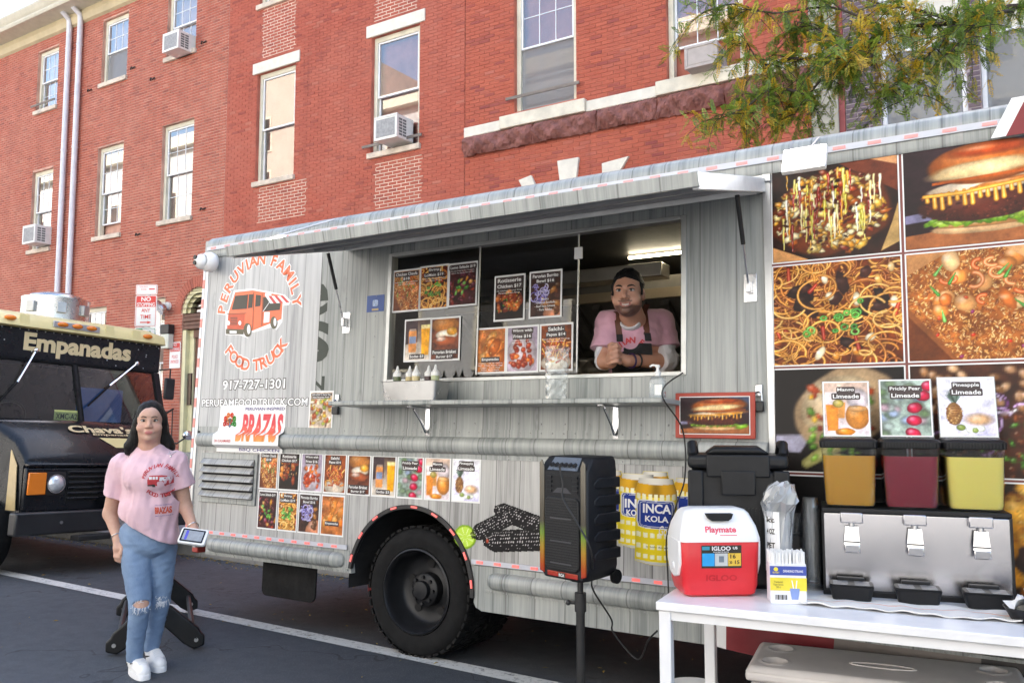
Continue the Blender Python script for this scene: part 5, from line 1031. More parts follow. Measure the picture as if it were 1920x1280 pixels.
# the BRAZAS sheet hangs over the rub rail
ban=empty('hanging_banner',parent=truck);a,b=Z7(135,1205),Z7(515,1018);bu0,bu1=a[0]+.02,b[0]
def drape(u,z):return-.0045-(.056 if 1.28<z<1.395 else(.012 if z<=1.28 else(.012 if z<1.44 else 0)))
zs=[1.245,1.275,1.30,1.335,1.375,1.40,1.44,1.47,1.60];m=MB();vs=[]
for z in zs:vs+=[(bu0,drape(0,z),z),(bu1,drape(0,z),z)]
m.add(vs,[(2*i,2*i+1,2*i+3,2*i+2)for i in range(len(zs)-1)]);m.build('sheet',M_pw,ban,fix=False,smooth=60)
bw=bu1-bu0
def draped(name,txt,x0,z0,x1,z1,mat,bold=.03,shear=0,sub=0):
 v,f=letter_geo(txt,x0,z0,x1,z1,bold=bold,shear=shear);bm=bmesh.new();vv=[bm.verts.new((p[0],0,p[1]))for p in v]
 for q in f:
  try:bm.faces.new([vv[i]for i in q])
  except ValueError:pass
 for z in(1.255,1.275,1.30,1.32,1.335,1.355,1.375,1.395,1.42,1.44,1.46):
  bmesh.ops.bisect_plane(bm,geom=bm.verts[:]+bm.edges[:]+bm.faces[:],plane_co=(0,0,z),plane_no=(0,0,1))
 for q in bm.verts:q.co.y=np.interp(q.co.z,zs,[drape(0,z)for z in zs])-.0016
 me=bpy.data.meshes.new(name);bm.to_mesh(me);bm.free();me.materials.append(mat);return link(name,me,ban)
t=NT('banner_fade');c_=t.n('ShaderNodeTexCoord');s_=t.n('ShaderNodeSeparateXYZ');t.l(c_.outputs['Object'],s_.inputs[0]);t.color(t.ramp(t.math('MULTIPLY_ADD',s_.outputs['Z'],6.0,-7.8),[(0,(.85,.42,.06)),(.6,(.75,.10,.04)),(1,(.62,.03,.05))]));t.set(Roughness=.4);M_fade=t.m
draped('large_letters','BRAZAS',bu0+.36*bw,1.325,bu1-.03*bw,1.535,M_fade,.045,.12);draped('small_letters','PERUVIAN INSPIRED',bu0+.4*bw,1.56,bu1-.01,1.582,M_pur,.012);draped('small_letters','BBQ CHICKEN',bu0+.36*bw,1.252,bu1-.03,1.278,M_pur,.015);draped('small_letters','OH CALAMARES',bu0+.03*bw,1.318,bu0+.29*bw,1.338,M_red,.015)
em=[('swirl',M_)for M_ in()]
cx,cz=bu0+.17*bw,1.47
for i,(dx,dz,c_)in enumerate(((-.055,.03,'#d8452a'),(-.025,.055,'#e07a2a'),(.02,.055,'#d84a2a'),(.05,.03,'#4a9a3a'),(-.06,-.01,'#c0392a'),(.055,-.012,'#3f8f3a'))):
 m=MB();pts=[(cx+dx+(.004+.017*k/16)*math.cos(k*.75)*(1 if dx>0 else-1),-.0068,cz+dz+(.004+.017*k/16)*math.sin(k*.75))for k in range(17)]+[(cx+dx*.2,-.0068,cz-.02)]
 m.tube(pts,.0042,4);m.build('emblem_swirl',pm('emblem_'+c_[1:],c_,.4,var=0),ban)
for(pts,mt)in(([(-.03,-.02),(0,-.065),(.03,-.02),(0,0)],M_dk),([(-.06,-.012),(.06,-.012),(.03,.006),(0,.016),(-.03,.006)],pm('emblem_brown',(.10,.05,.03),.4)),([(-.012,-.03),(0,-.052),(.012,-.03),(0,-.02)],pm('emblem_blue',(.1,.2,.5),.4)),([(-.006,-.085),(0,-.098),(.006,-.085),(0,-.08)],M_red)):
 flat('emblem_face',[(cx+p[0],cz+p[1]+.015)for p in pts],mt,ban,-.0072-.0008*len(mt.name)/20)
# ---- menu sheets in the window
def zw(x,y,w=.010):return T(700+x/3.2,400+y/3.2,w)
def win_poster(dish,tl,br,pane,w,**k):
 a,b=zw(*tl,w),zw(*br,w);o=poster(truck,dish,a[0],b[1],b[0],a[1],w,n=56,**k);return o
win_poster(d_rice,(122,345),(277,584),g_a,.012,title=('Chicken Chaufa','$18'),sub=('Peruvian Rice with vegetables','and chicken breast'),seed=3,label='chicken chaufa menu sheet')
win_poster(lambda p:d_noodle(p,'#4a1a0c',60),(282,320),(447,570),g_a,.012,title=('Shrimp','LoMein $19'),sub=('Peruvian Noodles with vegetables','and Jumbo Shrimp'),seed=4)
win_poster(d_lomo,(455,303),(620,550),g_a,.012,title=('Lomo Saltado $19',),sub=('Peruvian Steak Stir-Fry, Tomatoes,','Onions, Soy Sauce, Fries and Rice'),seed=5,tw=.95)
win_poster(d_soda,(190,638),(342,886),g_a,.012,title=('Sodas $3',),at=.12,sub=('Inca Kola, Coke, Diet Coke, Sprite',),seed=6,tw=.6)
win_poster(d_brisket,(346,627),(517,880),g_a,.012,title=('Peruvian Brisket','Burger $17'),at=.2,seed=7)
win_poster(lambda p:d_chicken(p,y0=.18,y1=.62),(728,378),(907,638),g_b,.028,title=('Rotisserie','Chicken $17'),sub=('1/2 Chicken, French Fries','Peruvian Green Sauce'),seed=8,th=.1)
win_poster(d_bowl,(938,352),(1130,620),g_b,.028,title=('Peruvian Burrito','Bowl $16'),sub=('Meats','- Chicken Estofado','- Beef Seco Limeno','- Pork Adobo'),subat=.40,subh=.055,seed=9)
win_poster(d_empanada,(619,690),(794,958),g_b,.028,title=('Empanadas',),at=.3,sub=('Chicken - Aji de Gallina','Beef - Onions, Raisins, Eggs','Veggie - Corn, Kale','Potato, Mushrooms','$5 Each / 3 for $14'),seed=10)
win_poster(d_wings,(800,678),(990,953),g_b,.028,title=('Wings with','Fries $16'),sub=('Bbq Wings or','Jersey Shore Fries'),seed=11,th=.09)
win_poster(d_salchi,(1000,665),(1196,943),g_b,.028,title=('Salchi-','Papas $14'),sub=('Sliced Chorizo and Hot Dog','Shoestring Fries'),seed=12,th=.095)
# ---- menu sheets on the lower panel
bd=[485,521,562.5,605.5,650,696,743.5,795,846.5,902.5]
kinds=[(d_rice,('Chicken Chaufa','$18'),'top'),(lambda p:d_chicken(p,y0=.2,y1=.9),('Rotisserie','Chicken $17'),'top'),(d_wings,('Wings with','Fries $16'),'top'),(d_salchi,('Salchi','Papas $14'),'top'),(d_brisket,('Peruvian Brisket','Burger $17'),.2),(d_soda,('Sodas $3',),.12),(d_pear,('Prickly Pear','Limeade'),.83),(d_mango,('Mango','Limeade'),.83),(d_pine,('Pineapple','Limeade'),.87)]
for i,(dish,ti,at)in enumerate(kinds):poster(truck,dish,T(bd[i],900)[0]+.004,.985,T(bd[i+1],900)[0]-.004,1.258,-.002,title=ti,at=at,n=34,seed=20+i)
for i,(dish,ti,at)in enumerate([(d_lomo,('Lomo Saltado $19',),'top'),(lambda p:d_noodle(p,'#4a1a0c',60),('Shrimp','LoMein $19'),'top'),(d_bowl,('Peruvian Burrito','Bowl $16'),'top'),(d_empanada,('Empanadas',),.3)]):
 xs_=[482.5,520.5,559,601,647];poster(truck,dish,T(xs_[i],960)[0]+.004,.70,T(xs_[i+1],960)[0]-.004,.977,-.002,title=ti,at=at,n=34,seed=40+i)
a,b=T(582,733),T(623,806);poster(truck,d_tray,a[0],b[1],b[0],a[1],-.003,title=('WE LOVE To Serve The','Best Peruvian Food'),n=34,seed=50,th=.05,name='menu_card')
# ---- the food pictures on the front half
gx0,gx1,gx2=-1.212,-.588,.045;rows=[(2.300,2.812),(1.768,2.290),(1.240,1.758),(.72,1.230)]
panel('wrap_border',truck,-1.232,.70,U1,2.835,pm('wrap_maroon',(.17,.028,.020),.35,coat=.2),-.0042)
big=[[d_fries,d_burger,d_noodle],[d_noodle,d_rice,d_fries],[d_wrap,d_beans,d_rice],[d_fried,d_fried,d_wrap]]
for r_,(z0,z1)in enumerate(rows):
 for c_,(a,b)in enumerate(((gx0,gx1-.006),(gx1+.006,gx2),(gx2+.012,gx2+.64))):
  n_=170 if r_<2 and c_<2 else 70
  if r_==3 and c_==0:dish=lambda p:(p.fill('#0d0a0b'),[p.blob(.62*p.asp+p.rnd(-.03,.03),.3+p.rnd(-.05,.05),.05,.04,'#8f2a14',lump=.3)for _ in range(4)])
  else:dish=big[r_][c_]
  poster(truck,dish,a,z0,b,z1,-.006,n=n_,seed=60+r_*5+c_,border=.011,name='food_picture')
m=MB();m.prism([(-1.255,2.80),(-1.215,2.80),(-1.205,1.24),(-1.235,1.24)],1,-.012,-.001);m.build('edge_trim',M_alu,truck)
flat('roof_stripe',[(-.20,2.785),(-.14,2.785),(-.05,2.96),(-.11,2.96)],M_wht,truck,-.038);flat('roof_stripe',[(-.14,2.785),(.9,2.785),(.9,2.96),(-.05,2.96)],pm('wrap_red',(.20,.012,.018),.4),truck,-.0375)
# hanging burger sign
a,b=T(1268,737,-.03),T(1418,823,-.03);hs=MB().box(a[0],-.045,b[1],b[0],-.03,a[1]).build('burger_sign',pm('sign_frame_red',(.38,.05,.03),.45),truck,bevel=.004)
poster(hs,d_burger,a[0]+.025,b[1]+.02,b[0]-.025,a[1]-.02,-.0465,n=70,seed=81,border=.012,name='picture_card')
# lower red/white swoosh on the skirt
flat('skirt_stripe',[T(1338,1150),T(1345,1211),T(1362,1216),T(1362,1150)],M_wht,truck,-.0045);flat('skirt_stripe',[T(1362,1150),T(1362,1216),T(1560,1262),T(1567,1166)],pm('wrap_red',(.20,.012,.018),.4),truck,-.0046);flat('skirt_stripe',[T(1567,1166),T(1560,1262),T(1840,1300),T(1840,1190)],pm('skirt_tan',(.20,.17,.155),.4),truck,-.0047)
# ---- corn, lime and cans printed on the wood
def decal(name,nx,ny,tl,br,fn,seed):
 a,b=T(*tl),T(*br);p=Paint(nx,ny,seed,asp=(b[0]-a[0])/(a[1]-b[1]));mk=fn(p);return p.build(name,M_print_m,truck,a[0],b[1],b[0],a[1],-.0024,mask=mk)
def f_corn(p):
 a=p.asp;mk=np.zeros_like(p.U);p.fill('#0e0b0c')
 for(x0,y0,x1,y1,w0)in((.60,.84,1.5,.62,.165),(.06,.30,.85,.68,.155),(.36,.20,1.6,.33,.20)):
  d=np.array([x1-x0,y1-y0]);L=np.linalg.norm(d);d/=L;t_=(p.U-x0)*d[0]+(p.V-y0)*d[1];s_=-(p.U-x0)*d[1]+(p.V-y0)*d[0];f=np.clip(t_/L,0,1);w=w0*np.sqrt(np.clip(f*5+.12,0,1));ins=(np.abs(s_)<w)&(t_>-.03)&(t_<L+.2);e=s_/(w+1e-6)
  row=np.arcsin(np.clip(e,-1,1))/.36;kx=t_/.052+.37*np.floor(row);dx,dy=np.mod(kx,1)-.5,np.mod(row,1)-.5;rnd=np.mod(np.sin(np.floor(kx)*12.9+np.floor(row)*78.2)*43758.5,1)
  k=np.clip(1-np.hypot(dx,dy)/.55,0,1);colr=np.array([.035,.028,.032])+k[...,None]*np.array([.10,.09,.11]);hl=(np.hypot((dx+.1)*1.2,(dy-.12)*1.0)<.12+.16*rnd*(e>-.45))&(e>-.8)&(rnd>.18);colr[hl]=(.82,.80,.80);colr*=(1-.75*np.abs(e)**5)[...,None]
  p.c[ins]=colr[ins];mk[ins]=1
 p.blob(.42,.215,.035,.045,'#b8452c',hi=.2);return mk
decal('purple_corn_print',110,70,(884,936),(1045,1048),f_corn,5)
def f_lime(p):
 a=p.asp;r=np.hypot((p.U-a/2)/(a/2),(p.V-.5)/.5);th=np.arctan2(p.V-.5,(p.U-a/2)/a);p.fill('#9fc23a');p.c[r>.88]=_h('#7fa51f');p.c[(r<.84)]=_h('#b9d94a');p.c[(np.abs(np.mod(th*8/6.283,1)-.5)<.06)&(r<.82)]=_h('#e0eeb0');return(r<.98)*1.0
decal('lime_print',34,34,(853,982),(892,1030),f_lime,6)
def f_cans(p):
 a=p.asp;mk=np.zeros_like(p.U);p.fill('#d8c43a')
 for(c0,c1,zb,zt,fr)in((-.12,.2,.22,.98,0),(.43,.78,.3,.985,0),(.83,1.3,.2,.93,1),(.155,.62,.165,.95,1),(.36,.87,.01,.915,1)):
  c0,c1=c0*a,c1*a;h=(p.V-zb)/(zt-zb);cx,hw=(c0+c1)/2,(c1-c0)/2*(1-.16*np.clip((h-.86)/.12,0,1)-.10*np.clip((.06-h)/.06,0,1));q=(p.U-cx)/hw;f=q*.5+.5;bow=.035*(1-np.clip(q,-1,1)**2);ins=(np.abs(q)<1)&(p.V>zb+.04-bow)&(p.V<zt);sh=.50+.55*np.sqrt(np.clip(1-(q*.92+.12)**2,0,1))
  y=h+bow*.6;base=np.where((y>.945)[...,None],_h('#d4d0c6'),np.where((y>.80)[...,None],_h('#e0a81c')*(1-.35*np.exp(-(q/.28)**2))[...,None],np.where((y<.06)[...,None],_h('#c4c4be'),_h('#ecd21c'))));p.c[ins]=(base*sh[...,None])[ins];mk[ins]=1
  for(y0,y1,n_)in((.765,.83,7),(.33,.385,6),(.20,.255,6),(.09,.14,6)):
   tx=(y>y0)&(y<y1)&(np.mod(f*n_,1)>.2)&(np.mod(f*n_,1)<.85)&ins;p.c[tx]=(_h('#f2ecc4')*sh[...,None])[tx]
  ex_,ey_=np.abs(q)/.93,np.abs(y-.60)/.165;rr_=np.maximum(ex_,ey_)+.25*np.clip(np.minimum(ex_,ey_)-.6,0,1)
  for(lim,cc)in((1.0,'#e6e6ea'),(.93,'#1d3c94'),(.86,'#dcdfe8'),(.82,'#1a3690')):
   k=(rr_<lim)&ins;p.c[k]=(_h(cc)*(sh*.95)[...,None])[k]
 return mk
decal('soda_can_print',130,160,(1140,878),(1290,1068),f_cans,7)
cl=empty('can_lettering',parent=truck)
for(tl,br,tx)in(((1206,943),(1259,964),'INCA'),((1210,965.5),(1254,980),'KOLA'),((1172,934),(1194,952),'IN'),((1175,954),(1194,967),'KO')):
 a,b=T(*tl),T(*br);lettering('letters',tx,a[0],b[1],b[0],a[1],M_wht,cl,depth=-.0036,bold=.03)
a,b=T(1236,985),T(1262,1005);lettering('letters','Gold',a[0],b[1],b[0],a[1],M_wht,cl,depth=-.0036,bold=.0,shear=.3);a,b=T(1212,1022),T(1256,1029);lettering('letters','la bola dorada',a[0],b[1],b[0],a[1],M_dk,cl,depth=-.0036,bold=.0)
# ================================================================ THE EMPANADAS VAN PARKED BEHIND
VX,VY=-9.15,4.22
van=empty('food_van',(VX,VY,road_z(4.22)),(-LEAN,0,0),'black empanadas food van with cream roof visor parked behind the woman','food van')
M_vblk=pm('van_black',(.006,.007,.010),.28,var=.2,coat=.2,scale=2,spec=.4);M_vcream=pm('van_cream',(.74,.63,.30),.4,var=.06,coat=.3);M_vgold=pm('van_gold',(.42,.32,.16),.35,var=.15,coat=.3);M_amber=pm('amber_lens',(.80,.22,.02),.2,var=.05,coat=.4);M_gt=pm('cream_lettering',(.72,.58,.33),.4,var=.04)
VW=2.10
def vz(px,py,x):q=gx(px,py,VX+x);return float(q[1]-VY),float(q[2]+(q[1]-VY)*math.tan(LEAN))
# body behind the windscreen
m=MB();m.box(-4.2,0,.55,-.35,VW,2.58);m.build('body',M_vblk,van,bevel=.05,seg=3)
m=MB();m.box(-4.2,-.001,2.30,-.36,.02,2.56);m.build('side_band',M_vcream,van)
m=MB();m.prism([(0,2.13),(0,2.47),(-.4,2.5),(-.4,2.1)],1,.0,VW);m.build('header_panel',M_vblk,van,bevel=.02)
# cream visor cap with rounded top and side corners
rings=[]
for f in np.linspace(0,1,15):
 y=f*(VW+.04)-.02;e=1-max(0,abs(f-.5)*2-.86)/.14*.45
 rings.append([(.03,y,2.462),(.062*e+.01,y,2.475),(.055*e,y,2.54-.02*(1-e)),(.0,y,2.60-.06*(1-e)),(-.12,y,2.64-.09*(1-e)),(-.8,y,2.67-.1*(1-e)),(-4.2,y,2.67-.1*(1-e)),(-4.2,y,2.46),(-.3,y,2.462)])
m=MB();m.loft(rings);visor=m.build('visor',M_vcream,van,smooth=35)
mp=MB();mp.box(.05,.72,2.507,.074,1.25,2.575);mp.build('light_plate',M_alu,visor,bevel=.004)
for y in(.27,.82,.985,1.15,1.86):
 m=MB();m.ball((.078 if.5<y<1.5 else.066,y,2.545),(.028,.062,.028),14,8);m.build('marker_lamp',M_amber,visor,smooth=60)
for y in(.42,1.38,1.72):
 m=MB();m.prism([(.05,2.60),(.066,2.50),(.03,2.50)],1,y-.05,y+.05);m.build('vent_scoop',M_vcream,visor)
# A-pillars and windscreen
wsT,wsB=2.13,1.50;xT,xB=.0,.22
for(ya,yb)in((0,.09),(VW-.09,VW)):
 m=MB();m.add([(xT,ya,wsT),(xT,yb,wsT),(xB,yb,wsB),(xB,ya,wsB),(-.36,ya,wsT),(-.36,yb,wsT),(-.36,yb,wsB),(-.36,ya,wsB)],[(0,1,2,3),(7,6,5,4),(0,4,5,1),(1,5,6,2),(2,6,7,3),(3,7,4,0)]);m.build('pillar',M_vblk,van,bevel=.015)
ym=1.04;m=MB();m.add([(xT+.004,ym-.022,wsT),(xT+.004,ym+.022,wsT),(xB+.004,ym+.022,wsB),(xB+.004,ym-.022,wsB),(xT-.03,ym-.022,wsT),(xT-.03,ym+.022,wsT),(xB-.03,ym+.022,wsB),(xB-.03,ym-.022,wsB)],[(0,1,2,3),(7,6,5,4),(0,4,5,1),(1,5,6,2),(2,6,7,3),(3,7,4,0)]);m.build('centre_bar',M_vblk,van)
M_wsg=glass_mat('windscreen_glass',(.55,.64,.62),.8,.015,1.5,.02)
for(ya,yb)in((.09,ym-.022),(ym+.022,VW-.09)):
 m=MB();m.quad((xT-.01,ya,wsT),(xT-.01,yb,wsT),(xB-.01,yb,wsB),(xB-.01,ya,wsB));m.build('windscreen',M_wsg,van,fix=False)
 m=MB();g=.018
 for(a,b)in(((0,0),(1,0)),((1,0),(1,1)),((1,1),(0,1)),((0,1),(0,0))):
  P=lambda q:(xT+(xB-xT)*q[1]+.002,ya+(yb-ya)*q[0],wsT+(wsB-wsT)*q[1]);m.tube([P(a),P(b)],.011,6)
 m.build('gasket',M_rub,van,smooth=60)
# cab interior
M_cab=pm('cab_dark',(.035,.033,.032),.8,var=.2);M_seat=pm('seat_grey',(.10,.095,.09),.8)
m=MB();m.box(-1.6,.06,.7,-1.55,VW-.06,2.5);m.build('cab_bulkhead',M_cab,van);m=MB();m.box(-.34,.1,1.1,.12,VW-.1,1.40);m.build('dashboard',M_cab,van,bevel=.04)
for y in(.45,1.55):m=MB();m.box(-1.1,y-.25,1.0,-.95,y+.25,1.95);m.build('seat',M_seat,van,bevel=.05)
m=MB();m.tube([(-.3+.07*math.cos(a),.5+.2*math.sin(a),1.52+.18*math.cos(a))for a in np.linspace(0,2*PI,20)],.014,6);m.build('steering_wheel',M_blk,van,smooth=60)
m=MB();m.box(-.2,1.2,1.45,-.15,1.75,1.9);m.build('cab_bag',pm('cab_blue',(.03,.12,.42),.6),van,bevel=.02)
# bonnet: sloped, rounded nose
def nose_ring(x,z_top,z_bot,y0,y1,r=.10):
 return[(x,y0,z_bot),(x,y0,z_top-r),(x,y0+r*.3,z_top-r*.3),(x,y0+r,z_top),(x,(y0+y1)/2,z_top+.015),(x,y1-r,z_top),(x,y1-r*.3,z_top-r*.3),(x,y1,z_top-r),(x,y1,z_bot)]
m=MB();m.loft([nose_ring(-.1,1.495,.6,.03,VW-.03),nose_ring(.23,1.495,.6,.05,VW-.05),nose_ring(.30,1.46,.6,.10,VW-.10),nose_ring(.55,1.32,.6,.17,VW-.17),nose_ring(.68,1.17,.6,.19,VW-.19,.08),nose_ring(.715,1.10,.6,.20,VW-.20,.06)],cap=True);m.build('bonnet',M_vblk,van,smooth=40)
m=MB();m.box(.715,.20,.60,.765,VW-.20,1.035);m.build('front_panel',M_vblk,van,bevel=.02);m=MB();m.box(.60,.21,1.035,.785,VW-.21,1.075);m.build('nose_lip',M_vblk,van,bevel=.015)
for s_ in(0,1):
 Y=(lambda y:y)if s_==0 else(lambda y:VW-y)
 m=MB();a,b=sorted((Y(.225),Y(.40)));m.box(.766,a,.77,.79,b,.985);m.build('indicator',M_amber,van,bevel=.008)
 m=MB();m.box(.766,*(sorted((Y(.41),Y(.60)))[0:1]),.765,.775,sorted((Y(.41),Y(.60)))[1],.99);m.build('lamp_bezel',M_blk,van,bevel=.006)
 m=MB();m.lathe([(.0005,.045),(.05,.038),(.078,.016),(.082,.004),(.088,.0)],(.776,Y(.50),.875),24,0,cap=False);m.build('headlight',pm('headlight_glass',(.72,.76,.80),.12,.4,var=.15,scale=40),van,smooth=50)
 m=MB();m.lathe([(.084,.0),(.084,.014),(.094,.014),(.094,.0)],(.776,Y(.50),.875),24,0,cap=False);m.build('headlight_ring',M_chrome,van,smooth=50)
m=MB();m.box(.755,.61,.70,.770,VW-.61,1.01);grille=m.build('grille',M_under,van)
for k in range(6):m=MB();m.box(.7705,.62,.715+k*.052,.795,VW-.62,.737+k*.052);m.build('grille_bar',M_vblk,grille,bevel=.004)
m=MB();m.box(.80,.06,.40,.93,VW-.06,.615);m.build('bumper',pm('bumper_black',(.02,.021,.024),.35,var=.15),van,bevel=.02,seg=3)
for y in(.5,VW-.5):m=MB();m.cyl((.93,y,.51),(.938,y,.51),.016,n=10);m.build('bumper_bolt',M_steel,van)
t=NT('diamond_plate');v=t.coord('Object',(0,1,1));w_=t.n('ShaderNodeTexWave');w_.inputs['Scale'].default_value=14;w_.inputs['Distortion'].default_value=0;t.l(v,w_.inputs['Vector']);br=t.n('ShaderNodeTexChecker');br.inputs['Scale'].default_value=40;t.l(v,br.inputs['Vector']);t.color(t.mix(br.outputs['Fac'],(.45,.45,.45),(.62,.62,.63)));t.set(Roughness=.35,Metallic=.9);t.bump(br.outputs['Fac'],.6,.01);M_dia=t.m
m=MB();m.box(.94,1.02,.42,.955,1.28,.98);m.build('step_plate',M_dia,van)
m=MB();m.box(.90,.62,.33,1.05,1.5,.38);m.build('tow_bar',M_under,van,bevel=.01)
# gold side, wheels
m=MB();m.prism([(.0,.62),(.0,1.36),(.30,1.33),(.55,1.19),(.66,1.05),(.70,.62)],1,.165,.172);m.build('side_flash',M_vgold,van)
vw=[]
def vwheel(x,y):
 w=empty('wheel',(x,y,.38),parent=van);m=MB();m.lathe([(.22,.02),(.30,-.01),(.36,.01),(.38,.04),(.38,.2),(.36,.23),(.22,.22)],(0,0,0),32,1,cap=False);m.build('tyre',M_rub,w,smooth=40,fix=False);m=MB();m.lathe([(.222,.02),(.21,.05),(.12,.09),(.1,.04),(.0005,.03)],(0,0,0),24,1,cap=False);m.build('rim',pm('rim_dark_grey',(.045,.047,.052),.42),w,smooth=40,fix=False);return w
vwheel(.22,.0);vwheel(.22,VW-.24);vwheel(-3.0,.0);vwheel(-3.0,VW-.24)
m=MB();m.box(-4.1,.25,.40,.75,VW-.25,.60);m.build('underbody',M_under,van)
# mirror
mi=empty('mirror',parent=van);y_,z_=vz(302,728,.1);m=MB();m.box(.08,y_-.05,z_-.13,.12,y_+.09,z_+.13);m.build('mirror_head',M_blk,mi,bevel=.02);m=MB();m.tube([(.02,VW-.02,z_+.22),(.1,y_+.02,z_+.24),(.1,y_+.02,z_+.1)],.012,6);m.build('mirror_arm',M_blk,mi,smooth=50)
mq=gx(345,816,VX+.45);y_,z_=float(mq[1]-VY),float(mq[2]+(mq[1]-VY)*math.tan(LEAN));m=MB();m.ball((.45,y_,z_),(.03,.085,.055),16,9);m.build('convex_mirror',M_chrome,mi,smooth=60);m=MB();m.tube([(.45,y_,z_),(.40,y_-.12,z_-.1),(.3,VW-.1,1.35)],.010,6);m.build('mirror_arm',M_blk,mi,smooth=50)
# wipers
for(p0,p1,p2)in(((47,655),(14,715),(-25,760)),((240,680),(190,722),(150,760))):
 wi=empty('wiper',parent=van);P=[]
 for p,x in((p0,.03),(p1,.10),(p2,.19)):y_,z_=vz(*p,x);P.append((x+.02,y_,z_))
 m=MB();m.tube(P[:2],.012,6);m.build('arm',M_chrome,wi,smooth=50);m=MB();m.tube(P[1:],.011,6);m.build('blade',M_rub,wi,smooth=50);m=MB();m.ball(P[0],.028,10,7);m.build('pivot',M_chrome,wi,smooth=50)
# plates and lettering
a,b=vz(110,770,.19),vz(159,796,.19);a,b=(a[0]-.11,a[1]),(b[0]-.11,b[1]);pl=MB().box(.17,a[0],b[1]+.02,.175,b[0],a[1]+.01).build('number_plate',pm('plate_yellow',(.62,.66,.24),.4,var=.1),van)
m=MB();v,f=letter_geo('XMC-A22',a[0]+.015,b[1]+.05,b[0]-.015,a[1]-.025,bold=.015);m.add([(.178,p[0],p[1])for p in v],f);m.build('lettering',M_dk,pl,fix=False)
a,b=vz(48,626,.0),vz(233,668,.0);m=MB();v,f=letter_geo('Empanadas',.46,2.175,1.70,2.425,bold=.042)
m.add([(.004,p[0],p[1])for p in v],f);m.build('lettering',M_gt,van,fix=False)
def on_hood(txt,y0,y1,f0,f1,bold,shear=0):
 v,f=letter_geo(txt,y0,0,y1,1,bold=bold,shear=shear);m=MB();x0,z0,x1,z1=.30,1.475,.55,1.335
 m.add([(x0+(x1-x0)*(f0+(f1-f0)*(1-p[1]))+.006,p[0],z0+(z1-z0)*(f0+(f1-f0)*(1-p[1]))+.012)for p in v],f);return m.build('lettering',M_gt,van,fix=False)
on_hood("Chava's",.78,1.52,.18,.72,.035,.15);on_hood('Empanadas',1.0,1.5,.75,.95,.02,.15)
m=MB();m.add([(.56,1.05,1.335),(.64,1.2,1.235),(.64,1.5,1.235),(.56,1.62,1.335)],[(0,1,2,3)]);m.build('badge',M_vcream,van,fix=False)
m=MB()
def riv(y,z,x=.001):m.add([(x,y+.008*math.cos(k*PI/3),z+.008*math.sin(k*PI/3))for k in range(6)]+[(x+.005,y,z)],[(k,(k+1)%6,6)for k in range(6)])
for y in np.arange(.05,VW,.09):riv(y,2.45)
for k in range(16):riv(random.choice((random.uniform(.02,.35),random.uniform(1.75,2.08),random.uniform(.3,1.9))),random.uniform(2.15,2.44))
tag(m.build('rivets',M_alu,van,fix=False),kind='stuff')
# roof exhaust fan: a part of the van
fan=empty('roof_fan',(-.75,1.18,2.66),parent=van);m=MB();m.lathe([(.36,-.02),(.36,.24),(.365,.26),(.365,.275)],(0,0,0),36,cap=True);m.build('drum',M_steel,fan,smooth=40);m=MB();m.lathe([(.30,.27),(.28,.31),(.16,.345),(.0005,.355)],(0,0,0),30,cap=False);m.build('dome',M_steel,fan,smooth=40)
for a in(-70,-20,25):m=MB();m.box(.355,-.05,.08,.40,.05,.2);m.build('junction_box',M_galv,fan,bevel=.006,rot=(0,0,R(a)))
# ================================================================ THINGS ON THE STREET
def TL(u,w,z):return T_O+np.array([u,0,0])+T_ey*w+T_ez*z
def at_d(px,py,d):return _C+_fw*d+_rt*(px-960)/FPX*d-_up*(py-640)/FPX*d
TRUCK_ROT=(-LEAN,0,0)
# ---- kerb sign post
sp=empty('street_sign',(-9.98,6.78,KZ),label='parking sign post with red no stopping plate behind the black van',cat='sign')
m=MB();m.cyl((0,0.02,0),(0,.02,3.2-KZ),.028,n=10);m.build('post',M_galv,sp,smooth=40)
def sgn_plate(z0,z1,w=.44):return plate('plate',sp,w,z1-z0,M_sw,.03,loc=(.0,-.012,(z0+z1)/2-KZ))
SR=R(28)
def sp_child(o):o.rotation_euler=(0,0,SR);return o
p1=sp_child(sgn_plate(2.93,3.22));p2=sp_child(sgn_plate(2.05,2.905));p3=sp_child(sgn_plate(1.55,2.03))
for p_,(za,zb),h_ in((p1,(3.09,3.225),.29),(p2,(2.672,3.08),.855),(p3,(2.31,2.66),.48)):p_.scale=(.66,1,(zb-za)/h_);p_.location=(0,-.012,(za+zb)/2-KZ)
for(p,h)in((p1,.29),(p2,.855),(p3,.48)):
 m=MB();o_=rrect(-.205,-h/2+.015,.205,h/2-.015,.025);i_=rrect(-.197,-h/2+.023,.197,h/2-.023,.02);n=len(o_)
 m.add([(q[0],-.0055,q[1])for q in o_]+[(q[0],-.0055,q[1])for q in i_],[(k,(k+1)%n,n+(k+1)%n,n+k)for k in range(n)]);m.build('border',M_sr if p is not p3 else M_sg,p,fix=False)
panel('red_band',p2,-.195,.115,.195,.405,M_sr,-.0062,.02)
lettering('lettering','NO',-.10,.27,.10,.39,M_sw,p2,depth=-.0075,bold=.03);lettering('lettering','STOPPING',-.18,.13,.18,.235,M_sw,p2,depth=-.0075,bold=.02)
lettering('lettering','ANY',-.09,-.03,.09,.075,M_sr,p2,depth=-.0062);lettering('lettering','TIME',-.11,-.21,.11,-.10,M_sr,p2,depth=-.0062)
m=MB();m.add([(x,-.0062,z)for x,z in((-.11,-.325),(.04,-.325),(.04,-.35),(.12,-.31),(.04,-.27),(.04,-.295),(-.11,-.295))],[tuple(range(7))]);m.build('arrow',M_sr,p2,fix=False)
